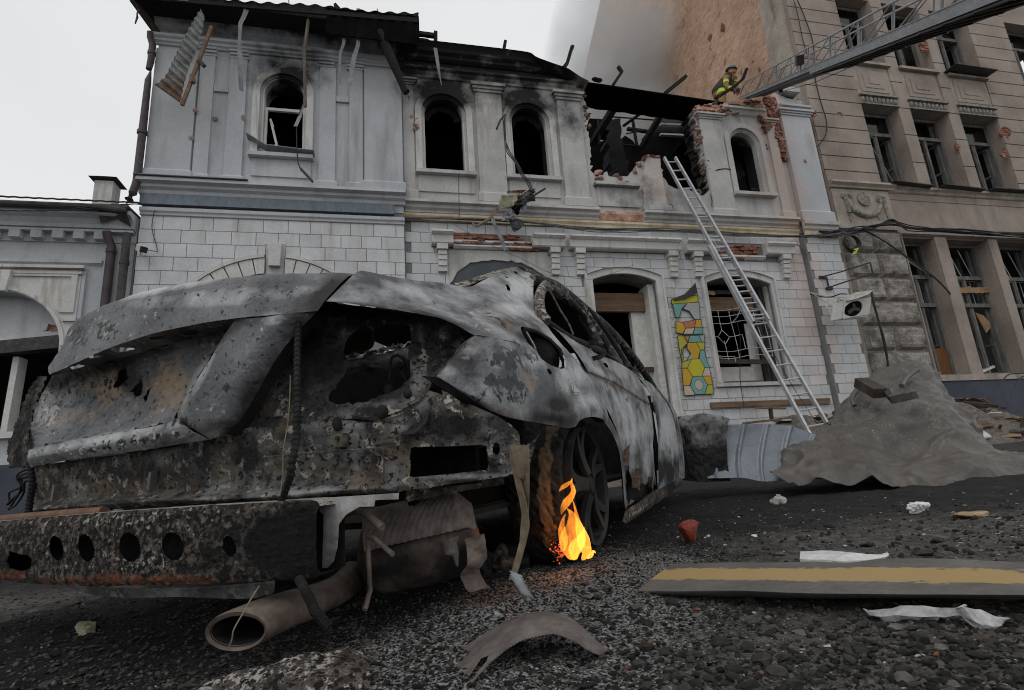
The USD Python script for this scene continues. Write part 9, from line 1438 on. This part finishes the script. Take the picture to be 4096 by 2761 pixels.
def tongue(pts, rad, dx, sq=0.5):
    P_ = spline([fxp(x, y, dx) for x, y in pts], 40); r_ = np.interp(np.linspace(0, 1, 40), np.r_[0, np.linspace(0.03, 0.97, len(rad)), 1], np.r_[0.05, rad, 0.05]) * .60189 / FPX * ((car2w(FB) - CAM) @ FWD); obj(FL_, 'tongue', MB().grid(otube(P_, r_, r_ * sq, 20, flat=(1, 0.3, 0.2))).out(), 'flame', smooth=True)
tongue([(1655, 700), (1640, 620), (1650, 540), (1655, 470), (1640, 400), (1600, 350)], [30, 78, 86, 62, 28, 3], 0.0)
tongue([(1705, 700), (1735, 640), (1720, 570), (1690, 480), (1672, 400), (1655, 330), (1640, 290)], [14, 36, 40, 30, 14, 8, 2], -0.01)
tongue([(1570, 400), (1585, 350), (1610, 310), (1640, 270), (1650, 235), (1640, 190), (1638, 152)], [4, 20, 27, 22, 16, 12, 2], -0.005)
tongue([(1555, 245), (1580, 215), (1610, 195), (1640, 170), (1645, 155)], [3, 13, 15, 10, 2], 0.0)
tongue([(1580, 640), (1585, 570), (1575, 500), (1580, 440), (1600, 390)], [12, 30, 26, 14, 3], -0.015)
tongue([(1740, 690), (1770, 665), (1785, 640), (1800, 655)], [5, 14, 10, 2], -0.01)
tongue([(1660, 700), (1655, 660), (1670, 600), (1700, 560), (1722, 478)], [20, 40, 36, 22, 3], -0.02)
mbE = MB(); rr = np.random.default_rng(9)
for k_ in range(60): q = car(*c8(rr.normal(1560, 34), rr.normal(625, 38)), x=FB[0] - 0.005); t = trimesh.creation.icosphere(0, rr.uniform(0.0010, 0.0032)); t.apply_translation(q); mbE.tm(t)
obj(FL_, 'ember', mbE.out(), 'ember', kind='stuff')
# ---------------------------------------------------------------- smoke behind the roofs
def smoke_look(nm, dens, sc, lo, hi, col=(0.98, 0.982, 0.985)):
    LOOK[nm] = usdkit.material(stage, '/World/Looks/' + nm, {'tc': ('texture_coordinate', {}), 'n': ('noise_texture', {'scale': sc, 'detail': 4.0, 'roughness': 0.55}), 'mp': ('mapping', {'scale': (0.45, 0.20, 0.155)}), 'g': ('gradient_texture', {'gradient_type': 'spherical'}), 'gm': ('map_range', {'from_min': 0.0, 'from_max': 0.55, 'to_min': -0.30, 'to_max': 0.12, 'clamp': True}), 'ad': ('math', {'math_type': 'add'}), 'm': ('map_range', {'from_min': lo, 'from_max': hi, 'to_min': 0.0, 'to_max': dens, 'clamp': True}), 'v': ('principled_volume', {'color': col, 'anisotropy': 0.1})}, [('tc.object', 'n.vector'), ('tc.object', 'mp.vector'), ('mp.vector', 'g.vector'), ('g.fac', 'gm.value'), ('n.fac', 'ad.value1'), ('gm.result', 'ad.value2'), ('ad.value', 'm.value'), ('m.result', 'v.density')], volume='v.volume')
smoke_look('smoke_volume', 0.60, 0.5, 0.25, 0.72)
t = trimesh.creation.icosphere(4, 1.0); v = t.vertices * np.array([2.0, 5.0, 6.4])
sk = thing('smoke', 'pale smoke drifting up between the burnt roof and the brick wall', 'smoke', kind='stuff', loc=f2w(np.array([11.7, 7.0, 13.4])), rotz=math.radians(13.6)); obj(sk, 'plume', (v, t.faces), 'smoke_volume', smooth=True)
